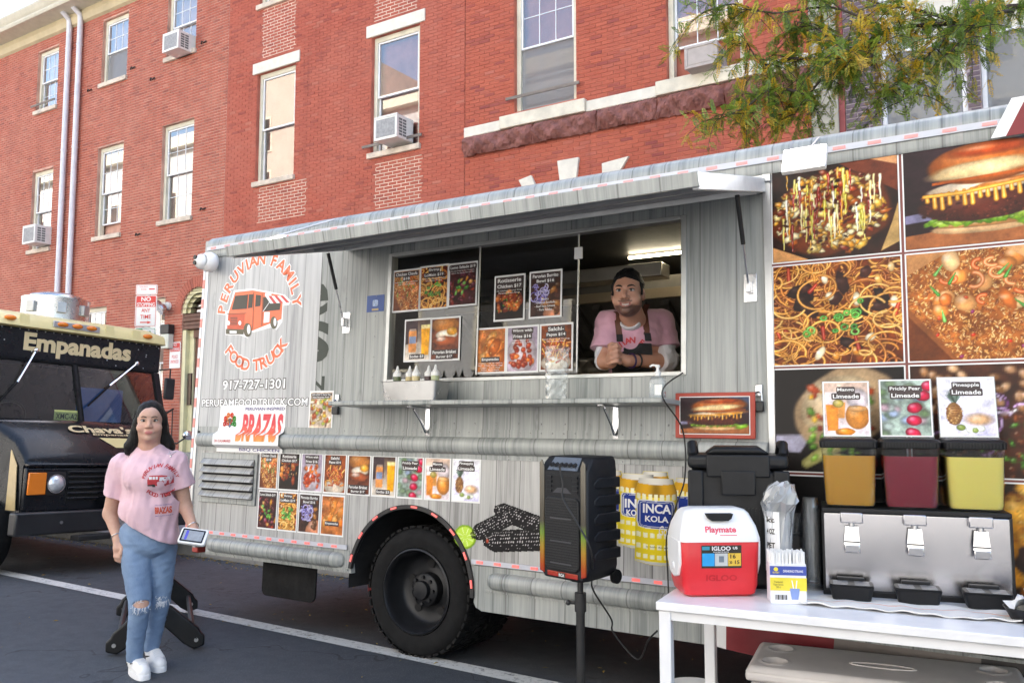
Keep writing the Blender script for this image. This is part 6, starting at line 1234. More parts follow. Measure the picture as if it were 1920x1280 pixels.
lettering('lettering','TOW AWAY',-.15,.06,.03,.10,M_sr,p1,depth=-.0062,bold=0);lettering('lettering','ZONE',-.12,-.01,.0,.03,M_sr,p1,depth=-.0062,bold=0);panel('tow_truck_symbol',p1,.05,.0,.17,.035,M_sr,-.0062,.01)
panel('green_square',p3,-.19,.02,-.05,.22,M_sg,-.0062,.02);lettering('lettering','2',-.16,.06,-.08,.18,M_sw,p3,depth=-.0075);lettering('lettering','HR',.0,.08,.14,.18,M_sg,p3,depth=-.0062);lettering('lettering','PARKING',-.17,-.1,.17,0,M_sg,p3,depth=-.0062)
# ---- black folding sign base behind the woman
fb=empty('folding_stand',(0,0,0),label='black plastic folding stand with four splayed feet behind the woman',cat='stand')
def bar2(pts,w0,name,th=.05): # a flat moulded bar with rounded ends, standing on edge
 m=MB();pts=[np.array(p,float)for p in pts];d=pts[-1]-pts[0];d[2]=0;d/=np.linalg.norm(d);nrm=np.array([-d[1],d[0],0]);rings=[];out=[]
 up_,dn=[],[]
 for i,p in enumerate(pts):
  t_=pts[min(i+1,len(pts)-1)]-pts[max(i-1,0)];t_/=np.linalg.norm(t_);q=np.cross(nrm,t_);w=w0[i];up_.append(p-q*w/2);dn.append(p+q*w/2)
 loop=up_+dn[::-1];m.add([v-nrm*th/2 for v in loop]+[v+nrm*th/2 for v in loop],[tuple(range(len(loop)))[::-1],tuple(range(len(loop),2*len(loop)))]+[(i,(i+1)%len(loop),len(loop)+(i+1)%len(loop),len(loop)+i)for i in range(len(loop))])
 return m.build(name,M_blackp,fb,bevel=.014,seg=3)
gFL,gFR=gz(203,1228),gz(378,1215);gBL,gBR=gz(222,1158),gz(366,1146)
for(L_,R_)in((gFL,gFR),(gBL,gBR)):
 mid=(L_+R_)/2;ln=R_-L_;P=[L_+ln*f+np.array([0,0,z])for f,z in((-.03,.055),(.05,.055),(.12,.09),(.40,.235),(.5,.25),(.60,.235),(.88,.09),(.95,.055),(1.03,.055))]
 bar2(P,[.06,.11,.13,.12,.15,.12,.13,.11,.06],'foot_bar')
 for f in(.06,.94):
  c=L_+ln*f+np.array([0,0,.065]);nn=np.array([ln[1],-ln[0],0])/np.linalg.norm(ln);m=MB();m.cyl(c+nn*.022,c+nn*.034,.013,n=10);m.build('bolt',M_steel,fb,smooth=40)
for f in(.10,.90):
 a,b=gFL+(gFR-gFL)*f+np.array([0,0,.10]),gBL+(gBR-gBL)*f+np.array([0,0,.12]);m=MB();m.tube([a,b],.018,8);m.build('link_tube',M_blk,fb,smooth=40)
c1,c2=(gFL+gFR)/2+np.array([0,0,.25]),(gBL+gBR)/2+np.array([0,0,.25]);m=MB();m.tube([c1,c2],.03,8);m.build('centre_tube',M_blk,fb,smooth=40)
m=MB();cc=(c1+c2)/2;m.tube([cc,cc+np.array([0,0,.22])],.028,10);m.build('socket',M_blk,fb,smooth=40)
# ---- loudspeaker on its pole stand
M_spk=pm('speaker_case',(.008,.009,.012),.5,spec=.35,var=.15,bump=.25,bscale=200);M_grl=pm('speaker_grille',(.010,.010,.011),.5,var=.2,scale=90,bump=.6,bscale=260)
sq=at_d(1088,1080,4.22);SX,SY,SZ=sq[0],sq[1],float(sq[2])
spk=empty('loudspeaker',(SX,SY,SZ),(0,0,R(-14)),'black party loudspeaker with coloured light strips on a pole','loudspeaker')
def taper(z):f=z/.59;return.148+.012*math.sin(PI*f)
m=MB();rings=[]
for z,s_ in((0,.80),(.03,.95),(.06,1),(.52,1),(.565,.97),(.59,.90)):
 w=.16*s_;fy=-.125+max(0,z-.52)*.75;rings.append([(-w*.985,fy,z),(w*.985,fy,z),(w+.0,-.06,z),(w-.035,.14,z),(-w+.035,.14,z),(-w,-.06,z)])
m.loft(rings);m.build('case',M_spk,spk,bevel=.02,seg=3)
m=MB();m.prism(rrect(-.112,.045,.112,.395,.03),1,-.136,-.124);gr=m.build('grille',M_grl,spk,bevel=.004)
for k in range(26):
 z=.058+k*.0128;m=MB();m.box(-.105,-.139,z,.105,-.136,z+.005);m.build('grille_rib',M_spk,gr)
for z in(.075,.18,.29):m=MB();m.box(-.07,-.142,z,.07,-.1392,z+.006);m.build('grille_bar',pm('grille_silver',(.09,.09,.10),.35,.5),gr)
m=MB();m.add([(-.10,-.128,.41),(.10,-.128,.41),(.10,-.128,.50),(-.10,-.128,.50),(-.045,-.06,.435),(.045,-.06,.435),(.045,-.06,.48),(-.045,-.06,.48)],[(4,5,6,7),(0,1,5,4),(1,2,6,5),(2,3,7,6),(3,0,4,7)]);m.build('horn',M_spk,spk,fix=False)
m=MB();m.prism([(-.108,.402),(.108,.402),(.108,.508),(-.108,.508)],1,-.1275,-.1255);m.build('horn_plate',M_spk,spk);m=MB();m.prism([(-.062,.415),(.062,.415),(.062,.497),(-.062,.497)],1,-.1286,-.1277);m.build('horn_mouth',M_under,spk);m=MB();m.prism([(-.062,.415),(.062,.415),(.03,.44),(-.03,.44)],1,-.1302,-.1288);m.build('horn_floor',pm('horn_grey',(.035,.036,.045),.4),spk)
for s_ in(-1,1):
 for k in range(4):m=MB();m.box(s_*.085-.018,-.134,.418+k*.022,s_*.085+.018,-.1282,.430+k*.022);m.build('horn_vane',M_spk,spk)
m=MB();m.add([(-.10,-.128,.525),(.10,-.128,.525),(.09,-.0815,.586),(-.09,-.0815,.586)],[(0,1,2,3)]);pn_=m.build('control_panel',pm('control_panel',(.20,.23,.28),.3,.5),spk,fix=False)
for k in range(6):m=MB();m.cyl((-.075+k*.03,-.108,.555),(-.075+k*.03,-.128,.548),.009,n=8);m.build('knob',M_blk,pn_,smooth=40)
t=NT('light_strip');c_=t.n('ShaderNodeTexCoord');s_=t.n('ShaderNodeSeparateXYZ');t.l(c_.outputs['Object'],s_.inputs[0]);cr=t.ramp(t.math('DIVIDE',s_.outputs['Z'],.59),[(0,(.22,.012,.02)),(.1,(.28,.05,.012)),(.24,(.26,.15,.02)),(.36,(.12,.19,.03)),(.46,(.06,.052,.038)),(1,(.11,.095,.07))]);t.color(cr);t.set(Roughness=.18);t.l(cr,t.b.inputs['Emission Color']);t.b.inputs['Emission Strength'].default_value=.10;M_strip=t.m
for s_ in(-1,1):m=MB();m.prism([(s_*.122,.02),(s_*.152,.03),(s_*.152,.56),(s_*.135,.575),(s_*.122,.54)],1,-.132,-.122);m.build('light_strip',M_strip,spk,bevel=.004)
m=MB();m.box(-.10,-.131,.012,.10,-.1255,.036);m.build('light_strip',M_strip,spk,bevel=.003);m=MB();m.box(-.022,-.134,.012,.022,-.1315,.034);bd_=m.build('badge',M_dk,spk);lettering('lettering','RCA',-.018,.016,.018,.030,M_wht,bd_,depth=-.0352-.1,bold=.03)
for k in range(5):
 z=.10+k*.085;m=MB();m.prism([(-.075,z+.008),(-.06,z),(.12,z),(.12,z+.052),(-.04,z+.052),(-.075,z+.03)],0,.12,.163);m.build('side_rib',M_spk,spk,bevel=.006)
for s_ in(-1,1):m=MB();m.cyl((s_*.11,.13,.0),(s_*.13,.13,.0),.035,n=14);m.build('castor',M_rub,spk,smooth=40)
std=empty('speaker_stand',(SX,SY,0),label='black pole stand holding up the loudspeaker',cat='stand')
m=MB();m.cyl((0,0,.16),(0,0,.62),.022,n=14);m.build('lower_pole',M_blk,std,smooth=40);m=MB();m.cyl((0,0,.60),(0,0,SZ),.015,n=14);m.build('upper_pole',M_blk,std,smooth=40);m=MB();m.cyl((0,0,.56),(0,0,.65),.029,n=14);m.build('collar',M_blk,std,smooth=40)
m=MB();m.cyl((0,0,.60),(-.045,-.02,.60),.008,n=8);m.ball((-.055,-.024,.60),(.014,.014,.014),8,6);m.build('knob',M_blk,std,smooth=50);m=MB();m.cyl((0,0,SZ-.02),(0,0,SZ),.05,.06,16);m.build('plate',M_blk,std,smooth=40)
for k in range(3):
 a=2*PI*k/3+.5;m=MB();m.tube([(0,0,.2),(.25*math.cos(a),.25*math.sin(a),.1),(.42*math.cos(a),.42*math.sin(a),.012)],.011,8);m.build('leg',M_blk,std,smooth=40)
# ---- white table
TB=empty('folding_table',(-1.465,3.425,0),(0,0,R(6.3)),'long white table with square legs carrying the drinks','table')
M_tw=pm('table_white',(.80,.80,.82),.35,var=.05,coat=.15);TH=.74
m=MB();m.box(0,0,TH-.035,1.95,.70,TH);m.build('table_top',M_tw,TB,bevel=.004)
for(x,y)in((.01,.01),(.05,.62),(1.87,.01),(1.87,.62)):m=MB();m.box(x,y,.01,x+.05,y+.05,TH-.036);m.build('leg',M_tw,TB,bevel=.004)
m=MB();m.box(.06,.62,TH-.085,1.87,.66,TH-.036);m.box(.06,.02,TH-.075,1.87,.05,TH-.0365);m.build('apron',M_tw,TB)
def on_table(px,py):return gz(px,py,TH)
# ---- red and white cooler
q=(on_table(1278,1122)+on_table(1430,1118))/2;ca=R(36)
cool=empty('small_cooler',tuple(q+np.array([-math.sin(ca),math.cos(ca),0])*.125),(0,0,ca),'small red cooler with white tent lid on the table','cooler')
M_cr=pm('cooler_red',(.62,.022,.030),.35,var=.05,coat=.2);M_cw=pm('cooler_white',(.80,.80,.81),.35,var=.03,coat=.2);M_pink=pm('cooler_pink',(.70,.09,.14),.4,var=.02)
cw,cd,chh=.178,.125,.372
def ringx(w,d,z,r=.03):return[(p[0],p[1],z)for p in rrect(-w,-d,w,d,r,4)]
m=MB();m.loft([ringx(cw-.035,cd-.03,.0),ringx(cw-.022,cd-.012,.012),ringx(cw-.012,cd-.006,.05),ringx(cw-.004,cd,.235),ringx(cw-.006,cd-.004,.25)]);m.build('tub',M_cr,cool,smooth=35)
m=MB();m.loft([ringx(cw,cd+.004,.235),ringx(cw,cd+.004,.25),ringx(cw-.012,cd-.01,.30),ringx(cw-.032,cd-.045,.352),ringx(cw-.045,cd-.06,.366),ringx(cw-.075,cd-.085,.374,.02)]);m.build('lid',M_cw,cool,smooth=30)
for s_ in(-1,1):
 m=MB();pts=[(-.105,.24),(.105,.24),(.10,.14),(.065,.085),(0,.07),(-.065,.085),(-.10,.14)];m.prism(pts,0,s_*(cw-.014),s_*(cw+.003));m.build('swing_arm',M_cw,cool,bevel=.006);m=MB();m.cyl((s_*(cw-.01),0,.12),(s_*(cw+.009),0,.12),.017,n=14);m.build('latch_button',M_cw,cool,smooth=40)
m=MB();m.prism([(-.058,.354),(.058,.354),(.050,.334),(.036,.324),(-.036,.324),(-.050,.334)],1,-.118,-.0590);m.build('handle_opening',M_under,cool,rot=(R(0),0,0))
def lidpt(x,z):f=(z-.25)/.05;return(x,-(cd+.004)+(f*.014 if f<1 else.014+(z-.30)/.052*.035)-.0022,z)
v,f=letter_geo('Playmate',-.068,.268,.068,.302,bold=.03);m=MB();m.add([lidpt(p[0],p[1])for p in v],f);m.build('lettering',M_pink,cool,fix=False);m=MB();m.add([lidpt(-.005,.263),lidpt(.07,.263),lidpt(.07,.266),lidpt(-.005,.266)],[(0,1,2,3)]);m.build('underline',M_pink,cool,fix=False)
def onr(x,z):return(x,-(cd-.006)-(z-.05)/.185*.006-.0022,z)
def cpan(name,x0,z0,x1,z1,mat,d,par):m=MB();P=[onr(x0,z0),onr(x1,z0),onr(x1,z1),onr(x0,z1)];m.add([(p[0],p[1]-d,p[2])for p in P],[(0,1,2,3)]);return m.build(name,mat,par,fix=False)
lb=cpan('label',-.088,.125,.088,.222,M_dk,0,cool);cpan('label_field',-.085,.134,-.031,.188,pm('label_blue',(.03,.33,.70),.4),.0008,lb);cpan('label_field',-.029,.134,.027,.188,pm('label_grey',(.50,.52,.52),.4),.0008,lb);cpan('label_field',.029,.134,.085,.188,pm('label_yellow',(.72,.48,.06),.4),.0008,lb);cpan('label_field',-.085,.202,-.052,.217,pm('label_teal',(.05,.30,.42),.4),.0008,lb)
def ctx(tx,x0,z0,x1,z1,mat,par=lb):v,f=letter_geo(tx,x0,z0,x1,z1,bold=.025);m=MB();m.add([(onr(p[0],p[1])[0],onr(p[0],p[1])[1]-.0018,p[1])for p in v],f);return m.build('lettering',mat,par,fix=False)
ctx('IGLOO',-.042,.200,.04,.218,M_wht);ctx('PLAYMATE ELITE',-.036,.192,.032,.196,M_wht);ctx('16',.038,.166,.062,.184,M_dk);ctx('15',.058,.142,.078,.158,M_dk);ctx('30',.034,.142,.046,.155,M_dk);ctx('US',.05,.205,.07,.216,M_wht)
cpan('label_dot',-.012,.150,.010,.176,pm('label_slate',(.16,.20,.24),.4),.0016,lb);v,f=letter_geo('IGLOO',-.068,.070,.068,.096,bold=.03);m=MB();m.add([(p[0],onr(p[0],p[1])[1]+.0005,p[1])for p in v],f);m.build('embossed_lettering',pm('cooler_red_dark',(.48,.012,.018),.4),cool,fix=False)
# ---- black insulated carrier behind
cq=at_d(1384,1000,4.02);ib=empty('insulated_box',(cq[0],cq[1],TH),(0,0,R(20)),'tall black insulated drinks carrier behind the red cooler','box')
m=MB();m.box(-.215,-.15,.0,.215,.15,.53);m.build('tub',M_blackp,ib,bevel=.025,seg=3);m=MB();m.box(-.225,-.158,.535,.225,.158,.60);m.build('lid',M_blackp,ib,bevel=.022,seg=3);m=MB();m.prism([(-.15,.60),(.15,.60),(.10,.635),(-.10,.635)],1,-.12,.13);m.build('lid_crown',M_blackp,ib,bevel=.015)
for s_ in(-1,1):m=MB();m.tube([(s_*.195,-.10,.57),(s_*.205,-.13,.61),(s_*.205,-.10,.645),(s_*.20,-.02,.645),(s_*.195,.02,.58)],.022,10);m.build('handle',M_blackp,ib,smooth=50);m=MB();m.box(s_*.19-.035,-.168,.3,s_*.19+.035,-.151,.53);m.build('corner_rib',M_blackp,ib,bevel=.01)
m=MB();m.box(-.14,-.172,.50,.14,-.159,.60);m.build('lid_flange',M_blackp,ib,bevel=.008);m=MB();m.box(-.075,-.184,.42,.075,-.1725,.53);m.build('latch',M_blackp,ib,bevel=.008)
for k in range(16):m=MB();m.box(-.13+k*.017,-.1555,.1,-.122+k*.017,-.149,.36);m.build('rib',M_blackp,ib)
# ---- straws
sq2=on_table(1470,1131);sb=empty('straw_box',(sq2[0],sq2[1]+.045,TH),(0,0,R(24)),'white blue and yellow box of wrapped straws beside the cooler','box')
m=MB();m.box(-.073,-.05,0,.073,.05,.165);m.build('carton',pm('carton_white',(.72,.73,.78),.5,var=.04),sb,bevel=.003)
panel('blue_band',sb,-.0732,.118,.0732,.155,pm('band_blue',(.05,.08,.35),.4),-.0512);panel('yellow_band',sb,-.0732,.055,.0732,.108,pm('band_yellow',(.75,.62,.05),.4),-.0512);m=MB();m.quad((.0742,-.05,.118),(.0742,.05,.118),(.0742,.05,.155),(.0742,-.05,.155));m.build('blue_band',_mats['band_blue'],sb,fix=False);m=MB();m.quad((.0742,-.05,.055),(.0742,.05,.055),(.0742,.05,.108),(.0742,-.05,.108));m.build('yellow_band',_mats['band_yellow'],sb,fix=False)
lettering('lettering','DRINKING STRAWS',-.02,.130,.06,.140,M_wht,sb,depth=-.0522);lettering('lettering','SUNSET',-.062,.125,-.035,.132,_mats['band_yellow'],sb,depth=-.0522);panel('sun_mark',sb,-.058,.134,-.040,.150,_mats['band_yellow'],-.0522,.008);lettering('lettering','Translucent\nPaper Straws\n500 ct',-.06,.065,-.02,.095,M_olive,sb,depth=-.0522,bold=0)
m=MB();m.add([(p[0],-.0524,p[1])for p in((.012,.02),(.038,.02),(.045,.065),(.005,.065))],[(0,1,2,3)]);m.build('cup_print',pm('cup_blue',(.20,.28,.55),.4),sb,fix=False);m=MB();m.add([(p[0],-.0526,p[1])for p in((.018,.065),(.022,.065),(.016,.098),(.012,.098))],[(0,1,2,3)]);m.add([(p[0],-.0526,p[1])for p in((.028,.065),(.032,.065),(.036,.098),(.032,.098))],[(0,1,2,3)]);m.build('straw_print',M_wht,sb,fix=False)
m=MB();[m.quad((-.055+k*.0055,-.0515,.018),(-.055+k*.0055+.002+.0012*(k%3),-.0515,.018),(-.055+k*.0055+.002+.0012*(k%3),-.0515,.038),(-.055+k*.0055,-.0515,.038))for k in range(9)];m.build('barcode',M_dk,sb,fix=False)
me=None
for i in range(17):
 for j in range(11):
  if me is None:m=MB();m.cyl((0,0,.05),(0,0,.21),.0036,n=6);o=m.build('straw',M_pw,sb,smooth=50);me=o.data
  else:o=link('straw',me,sb)
  o.location=(-.066+i*.0083+random.uniform(-.001,.001),-.043+j*.0086,random.uniform(-.003,.004));o.rotation_euler=(random.uniform(-.03,.03),random.uniform(-.03,.03),0)
# ---- clear cups: stacks and a bag
M_clr=glass_mat('clear_plastic',(.93,.94,.95),1.3,.06,1.45,.0)
def clear_shell(name,tint,w,rough=.12,lwb=.3):
 t=NT(name);t.t.nodes.remove(t.b);tr=t.n('ShaderNodeBsdfTransparent');tr.inputs[0].default_value=(*tint,1);gl=t.n('ShaderNodeBsdfGlossy');gl.inputs['Roughness'].default_value=rough;df=t.n('ShaderNodeBsdfDiffuse');df.inputs[0].default_value=(.75,.77,.78,1)
 lw=t.n('ShaderNodeLayerWeight');lw.inputs[0].default_value=lwb;a=t.n('ShaderNodeMixShader');b=t.n('ShaderNodeMixShader');a.inputs[0].default_value=w;t.l(tr.outputs[0],a.inputs[1]);t.l(df.outputs[0],a.inputs[2]);t.l(lw.outputs['Facing'],b.inputs[0]);t.l(a.outputs[0],b.inputs[1]);t.l(gl.outputs[0],b.inputs[2]);t.l(b.outputs[0],t.out.inputs[0]);return t.m
M_cup=clear_shell('cup_plastic',(.975,.98,.985),.05)
def cup_stack(px,py,d,n,label,r=.046,step=.0085,h=.11):
 q=at_d(px,py,d);s_=empty('cup_stack',(q[0],q[1],TH),label=label,cat='cups');me=None
 for k in range(n):
  if me is None:
   m=MB();m.lathe([(r*.70,h),(r*.72,h-.004),(r*.97,.006),(r*1.03,.004),(r*1.03,0),(r*.97,.001)],(0,0,0),22,cap=False);o=m.build('cup',M_cup,s_,smooth=40,fix=False);me=o.data
  else:o=link('cup',me,s_)
  o.location=(random.uniform(-.001,.001),random.uniform(-.001,.001),.002+k*step)
 return s_
cup_stack(1524,1115,3.86,36,'tall stack of upturned clear plastic cups beside the drinks dispenser');cup_stack(1497,1090,4.0,26,'shorter stack of clear plastic cups behind the straw box',.044)
ch=at_d(1489,1050,3.93);o=empty('cup_holder',(ch[0],ch[1],TH),label='black lid holder standing behind the straw box',cat='holder');m=MB();m.prism(rrect(-.046,0,.046,.235,.02),1,-.03,.03);m.build('body',M_blackp,o,bevel=.006);o.rotation_euler=(0,0,R(25))
# plastic bag of cups, crumpled
bq=at_d(1462,1080,3.76);bag=empty('cup_bag',(bq[0],bq[1],TH),label='crumpled clear plastic bag of cups behind the cooler',cat='bag')
m=MB();rg=np.random.default_rng(3);rings=[]
for k,(z,r)in enumerate(((0,.05),(.08,.055),(.2,.055),(.3,.056),(.36,.06),(.40,.075),(.44,.07),(.47,.05),(.485,.015))):
 rings.append([((r+rg.uniform(-.012,.012)*min(1,k/3))*math.cos(a)+.02*max(0,z-.36)/.1,(r+rg.uniform(-.012,.012)*min(1,k/3))*math.sin(a),z+rg.uniform(-.008,.008)*min(1,k/2))for a in np.linspace(0,2*PI,22)[:-1]])
m.loft(rings);m.build('film',clear_shell('bag_film',(.95,.95,.96),.38,.15),bag)
m=MB();m.lathe([(.043,0.01),(.046,.33),(.046,.335)],(0,0,0),20,cap=True);m.build('cup_column',clear_shell('cup_column',(.9,.9,.9),.5),bag,smooth=50)
m=MB();m.add([(.058*math.cos(a),.058*math.sin(a),z)for z in(.10,.36)for a in np.linspace(R(200),R(290),8)],[(i,i+1,9+i,8+i)for i in range(7)]);lbl=m.build('label',M_pw,bag,fix=False)
for z,tx in((.325,'kt'),(.275,'4 OZ'),(.215,'PET'),(.12,'OZ')):
 v,f=letter_geo(tx,-.02,z-.012,.02,z+.012,bold=.03);m=MB();m.add([(.0595*math.cos(R(250)+p[0]/.058),.0595*math.sin(R(250)+p[0]/.058),p[1])for p in v],f);m.build('lettering',M_dk,lbl,fix=False)
# ---- drinks dispenser
dq=on_table(1545,1118);DA=R(13.0)
dsp=empty('drink_dispenser',(dq[0]-.0,dq[1]+.02,TH),(0,0,DA),'three bowl juice dispenser with stainless steel base on the table','drink dispenser')
M_dss=pm('dispenser_steel',(.46,.46,.49),.2,1,var=.02,scale=1.2,bump=.06,bscale=5);DW=.735
m=MB();m.box(0,.045,.02,DW,.36,.355);m.build('base',M_dss,dsp,bevel=.006);m=MB();m.box(-.006,.034,.0,DW+.006,.37,.024);m.build('foot',M_blackp,dsp,bevel=.004);m=MB();m.box(-.004,.04,.355,DW+.004,.365,.375);m.build('deck',M_blackp,dsp,bevel=.004)
for s_ in(-.004,DW-.006):m=MB();m.box(s_,.038,.024,s_+.010,.36,.355);m.build('side_plate',M_blackp,dsp)
M_bowl=clear_shell('bowl_plastic',(.94,.94,.95),.03,.08,.12)
def juice(name,c):
 t=NT(name);t.color(lin(c));t.set(Roughness=.12);t.b.inputs['Subsurface Weight'].default_value=.8;t.b.inputs['Subsurface Radius'].default_value=(.12,.09,.05);t.b.inputs['Coat Weight'].default_value=.5;return t.m
ju=(('mango limeade',juice('juice_mango','#b98a22'),'#d9962a'),('prickly pear limeade',juice('juice_prickly','#7d1029'),'#7d1029'),('pineapple limeade',juice('juice_pineapple','#d8cd6a'),'#d8cd6a'))
for k,(nm,Mj,_)in enumerate(ju):
 x=.118+k*.250;b=empty('bowl',(x,.18,.375),parent=dsp)
 def rr(w,d,z):return[(p[0],p[1],z)for p in rrect(-w,-d,w,d,.03,4)]
 m=MB();m.loft([rr(.100,.108,.004),rr(.105,.113,.02),rr(.114,.126,.265)]);m.build('bowl_shell',M_bowl,b,smooth=35);m=MB();m.loft([rr(.097,.105,.010),rr(.102,.110,.026),rr(.1095,.1215,.228)]);m.build('juice',Mj,b,smooth=35)
 m=MB();m.loft([rr(.120,.133,.262),rr(.122,.135,.270),rr(.122,.135,.290),rr(.112,.125,.300),rr(.10,.11,.303)]);lidk=m.build('lid',M_blackp,b,smooth=35)
 m=MB();[m.box(-.11+i*.0125,-.1375,.266,-.104+i*.0125,-.1345,.288)for i in range(18)];m.build('lid_ribs',M_blackp,lidk)
 tap=empty('tap',(x,.04,.0),parent=dsp);m=MB();m.box(-.045,-.035,.315,.045,-.002,.36);m.build('hood',M_dss,tap,bevel=.004);m=MB();m.cyl((0,-.02,.30),(0,-.02,.33),.012,n=10);m.build('nozzle',M_steel,tap,smooth=40)
 m=MB();m.add([(-.026,-.022,.30),(.026,-.022,.30),(.030,-.040,.225),(-.034,-.040,.225)],[(0,1,2,3)]);lv=m.build('lever',M_chrome,tap,fix=False);m=MB();m.add([(-.032,-.041,.240),(.029,-.041,.240),(.030,-.0415,.234),(-.033,-.0415,.234)],[(0,1,2,3)]);m.build('lever_slot',M_blk,tap,fix=False);m=MB();m.box(-.032,-.048,.190,.030,-.038,.225);m.build('lever_pad',M_chrome,tap,bevel=.003)
# drip trays
for k in range(3):
 x=.105+k*.255;tr=empty('drip_tray',tuple(np.array(dsp.location)+np.array([math.cos(DA)*x-math.sin(DA)*-.075,math.sin(DA)*x+math.cos(DA)*-.075,0.012])),(0,0,DA),['black drip tray below the mango juice tap','black drip tray below the red juice tap','black drip tray below the pale yellow juice tap'][k],'drip tray','drip trays of the dispenser')
 m=MB();m.loft([[(p[0],p[1],0)for p in rrect(-.075,-.05,.075,.05,.018)],[(p[0],p[1],.058)for p in rrect(-.088,-.06,.088,.06,.02)]]);m.build('tub',M_blackp,tr,smooth=35)
 m=MB();m.prism(rrect(-.086,-.058,.086,.058,.018),2,.0585,.064);gr_=m.build('grid',M_blackp,tr,bevel=.002)
 for i in range(4):
  for j in(-1,1):m=MB();m.prism(rrect(j*.042-.03,-.042+i*.025-.005,j*.042+.03,-.042+i*.025+.005,.004,2),2,.0642,.0646);m.build('slot',pm('tray_slot',(.35,.36,.38),.3),gr_)
 m=MB();m.box(-.055,.055,.05,.055,.088,.075);m.build('hanger',M_blackp,tr,bevel=.004)
# table signs standing on the lids
for k,(dish,ti,at,lab,px0,px1)in enumerate(((d_mango,('Mango','Limeade'),.84,'mango limeade card above the orange juice',1546,1641),(d_pear,('Prickly Pear','Limeade'),.83,'prickly pear limeade card above the red juice',1652,1756),(d_pine,('Pineapple','Limeade'),.86,'pineapple limeade card above the pale yellow juice',1770,1882))):
 x=.118+k*.250;b0=np.array(dsp.location);c=b0+np.array([math.cos(DA)*x-math.sin(DA)*.20,math.sin(DA)*x+math.cos(DA)*.20,0]);w=(.20,.215,.23)[k];h=(.262,.268,.275)[k]
 s_=empty('table_card',(c[0],c[1],TH+.375+.304),(R(-7),0,DA+R((0,-2,3)[k])),lab,'card','drink cards on the dispenser')
 m=MB();m.box(-w/2-.004,.0,0,w/2+.004,.004,h);m.build('holder',clear_shell('acrylic',(.9,.9,.92),.15),s_);m=MB();m.box(-w/2,.005,0,w/2,.055,.004);m.build('holder_foot',_mats.get('x')or M_bowl,s_)
 poster(s_,dish,-w/2,.006,w/2,h-.002,-.001,title=ti,at=at,n=80,seed=90+k,border=.03,th=.088,name='sheet')
# ---- towel on the table
t=NT('terry_towel');v=t.coord('Object');sp_=t.n('ShaderNodeSeparateXYZ');t.l(v,sp_.inputs[0]);wob=t.math('ADD',sp_.outputs['Y'],t.math('MULTIPLY',t.noise(v,9,3),.03));band=t.math('LESS_THAN',t.math('ABSOLUTE',t.math('SUBTRACT',wob,.105)),.0035)
t.color(t.mix(band,(.80,.78,.76),(.80,.30,.16)));t.set(Roughness=.95);t.b.inputs['Sheen Weight'].default_value=.3;t.bump(t.noise(v,420,3),.8,.006);M_tow=t.m
nx,ny=70,26;rg=np.random.default_rng(8);vs=[];L,Wd=.80,.19
for j in range(ny+1):
 for i in range(nx+1):
  x,y=L*i/nx,Wd*j/ny;z=.004+.004*(math.sin(x*31+y*20)+math.sin(x*17-y*44+1))*.5+.003*math.sin(x*60+3)*(1-j/ny)+.0035;vs.append((x+.006*math.sin(y*40),y+.010*math.sin(x*9)+.006*math.sin(x*37),z))
m=MB();m.add(vs,[(j*(nx+1)+i,j*(nx+1)+i+1,(j+1)*(nx+1)+i+1,(j+1)*(nx+1)+i)for j in range(ny)for i in range(nx)]);tq=on_table(1497,1135)
o=m.build('towel',M_tow,smooth=80,fix=False);o.location=(tq[0],tq[1],TH+.001);o.rotation_euler=(0,0,R(9));sd=o.modifiers.new('thick','SOLIDIFY');sd.thickness=.005;sd.offset=1;tag(o,'white terry towel with an orange stripe under the drip trays','towel')
# ---- bowl with crumpled napkins at the right edge
nq=on_table(1925,1168);nb=empty('napkin_bowl',(nq[0],nq[1]+.03,TH),label='small black bowl of crumpled white napkins at the table end',cat='bowl');m=MB();m.lathe([(.035,0),(.05,.004),(.075,.05),(.08,.055),(.076,.055),(.05,.012)],(0,0,0),24,cap=False);m.build('bowl',M_blackp,nb,smooth=50)
for k in range(4):
 m=MB();rg=np.random.default_rng(k);vs=[]
 for j in range(6):
  for i in range(6):vs.append((-.05+.02*i+rg.uniform(-.008,.008),-.04+.016*j+rg.uniform(-.006,.006),.05+.03*math.sin(i*1.3+k)*math.cos(j*1.1)+rg.uniform(-.006,.006)+.025*k))
 m.add(vs,[(j*6+i,j*6+i+1,j*6+i+7,j*6+i+6)for j in range(5)for i in range(5)]);m.build('napkin',M_pw,nb,smooth=80,fix=False,rot=(R(20*k-30),R(15-25*k),k))
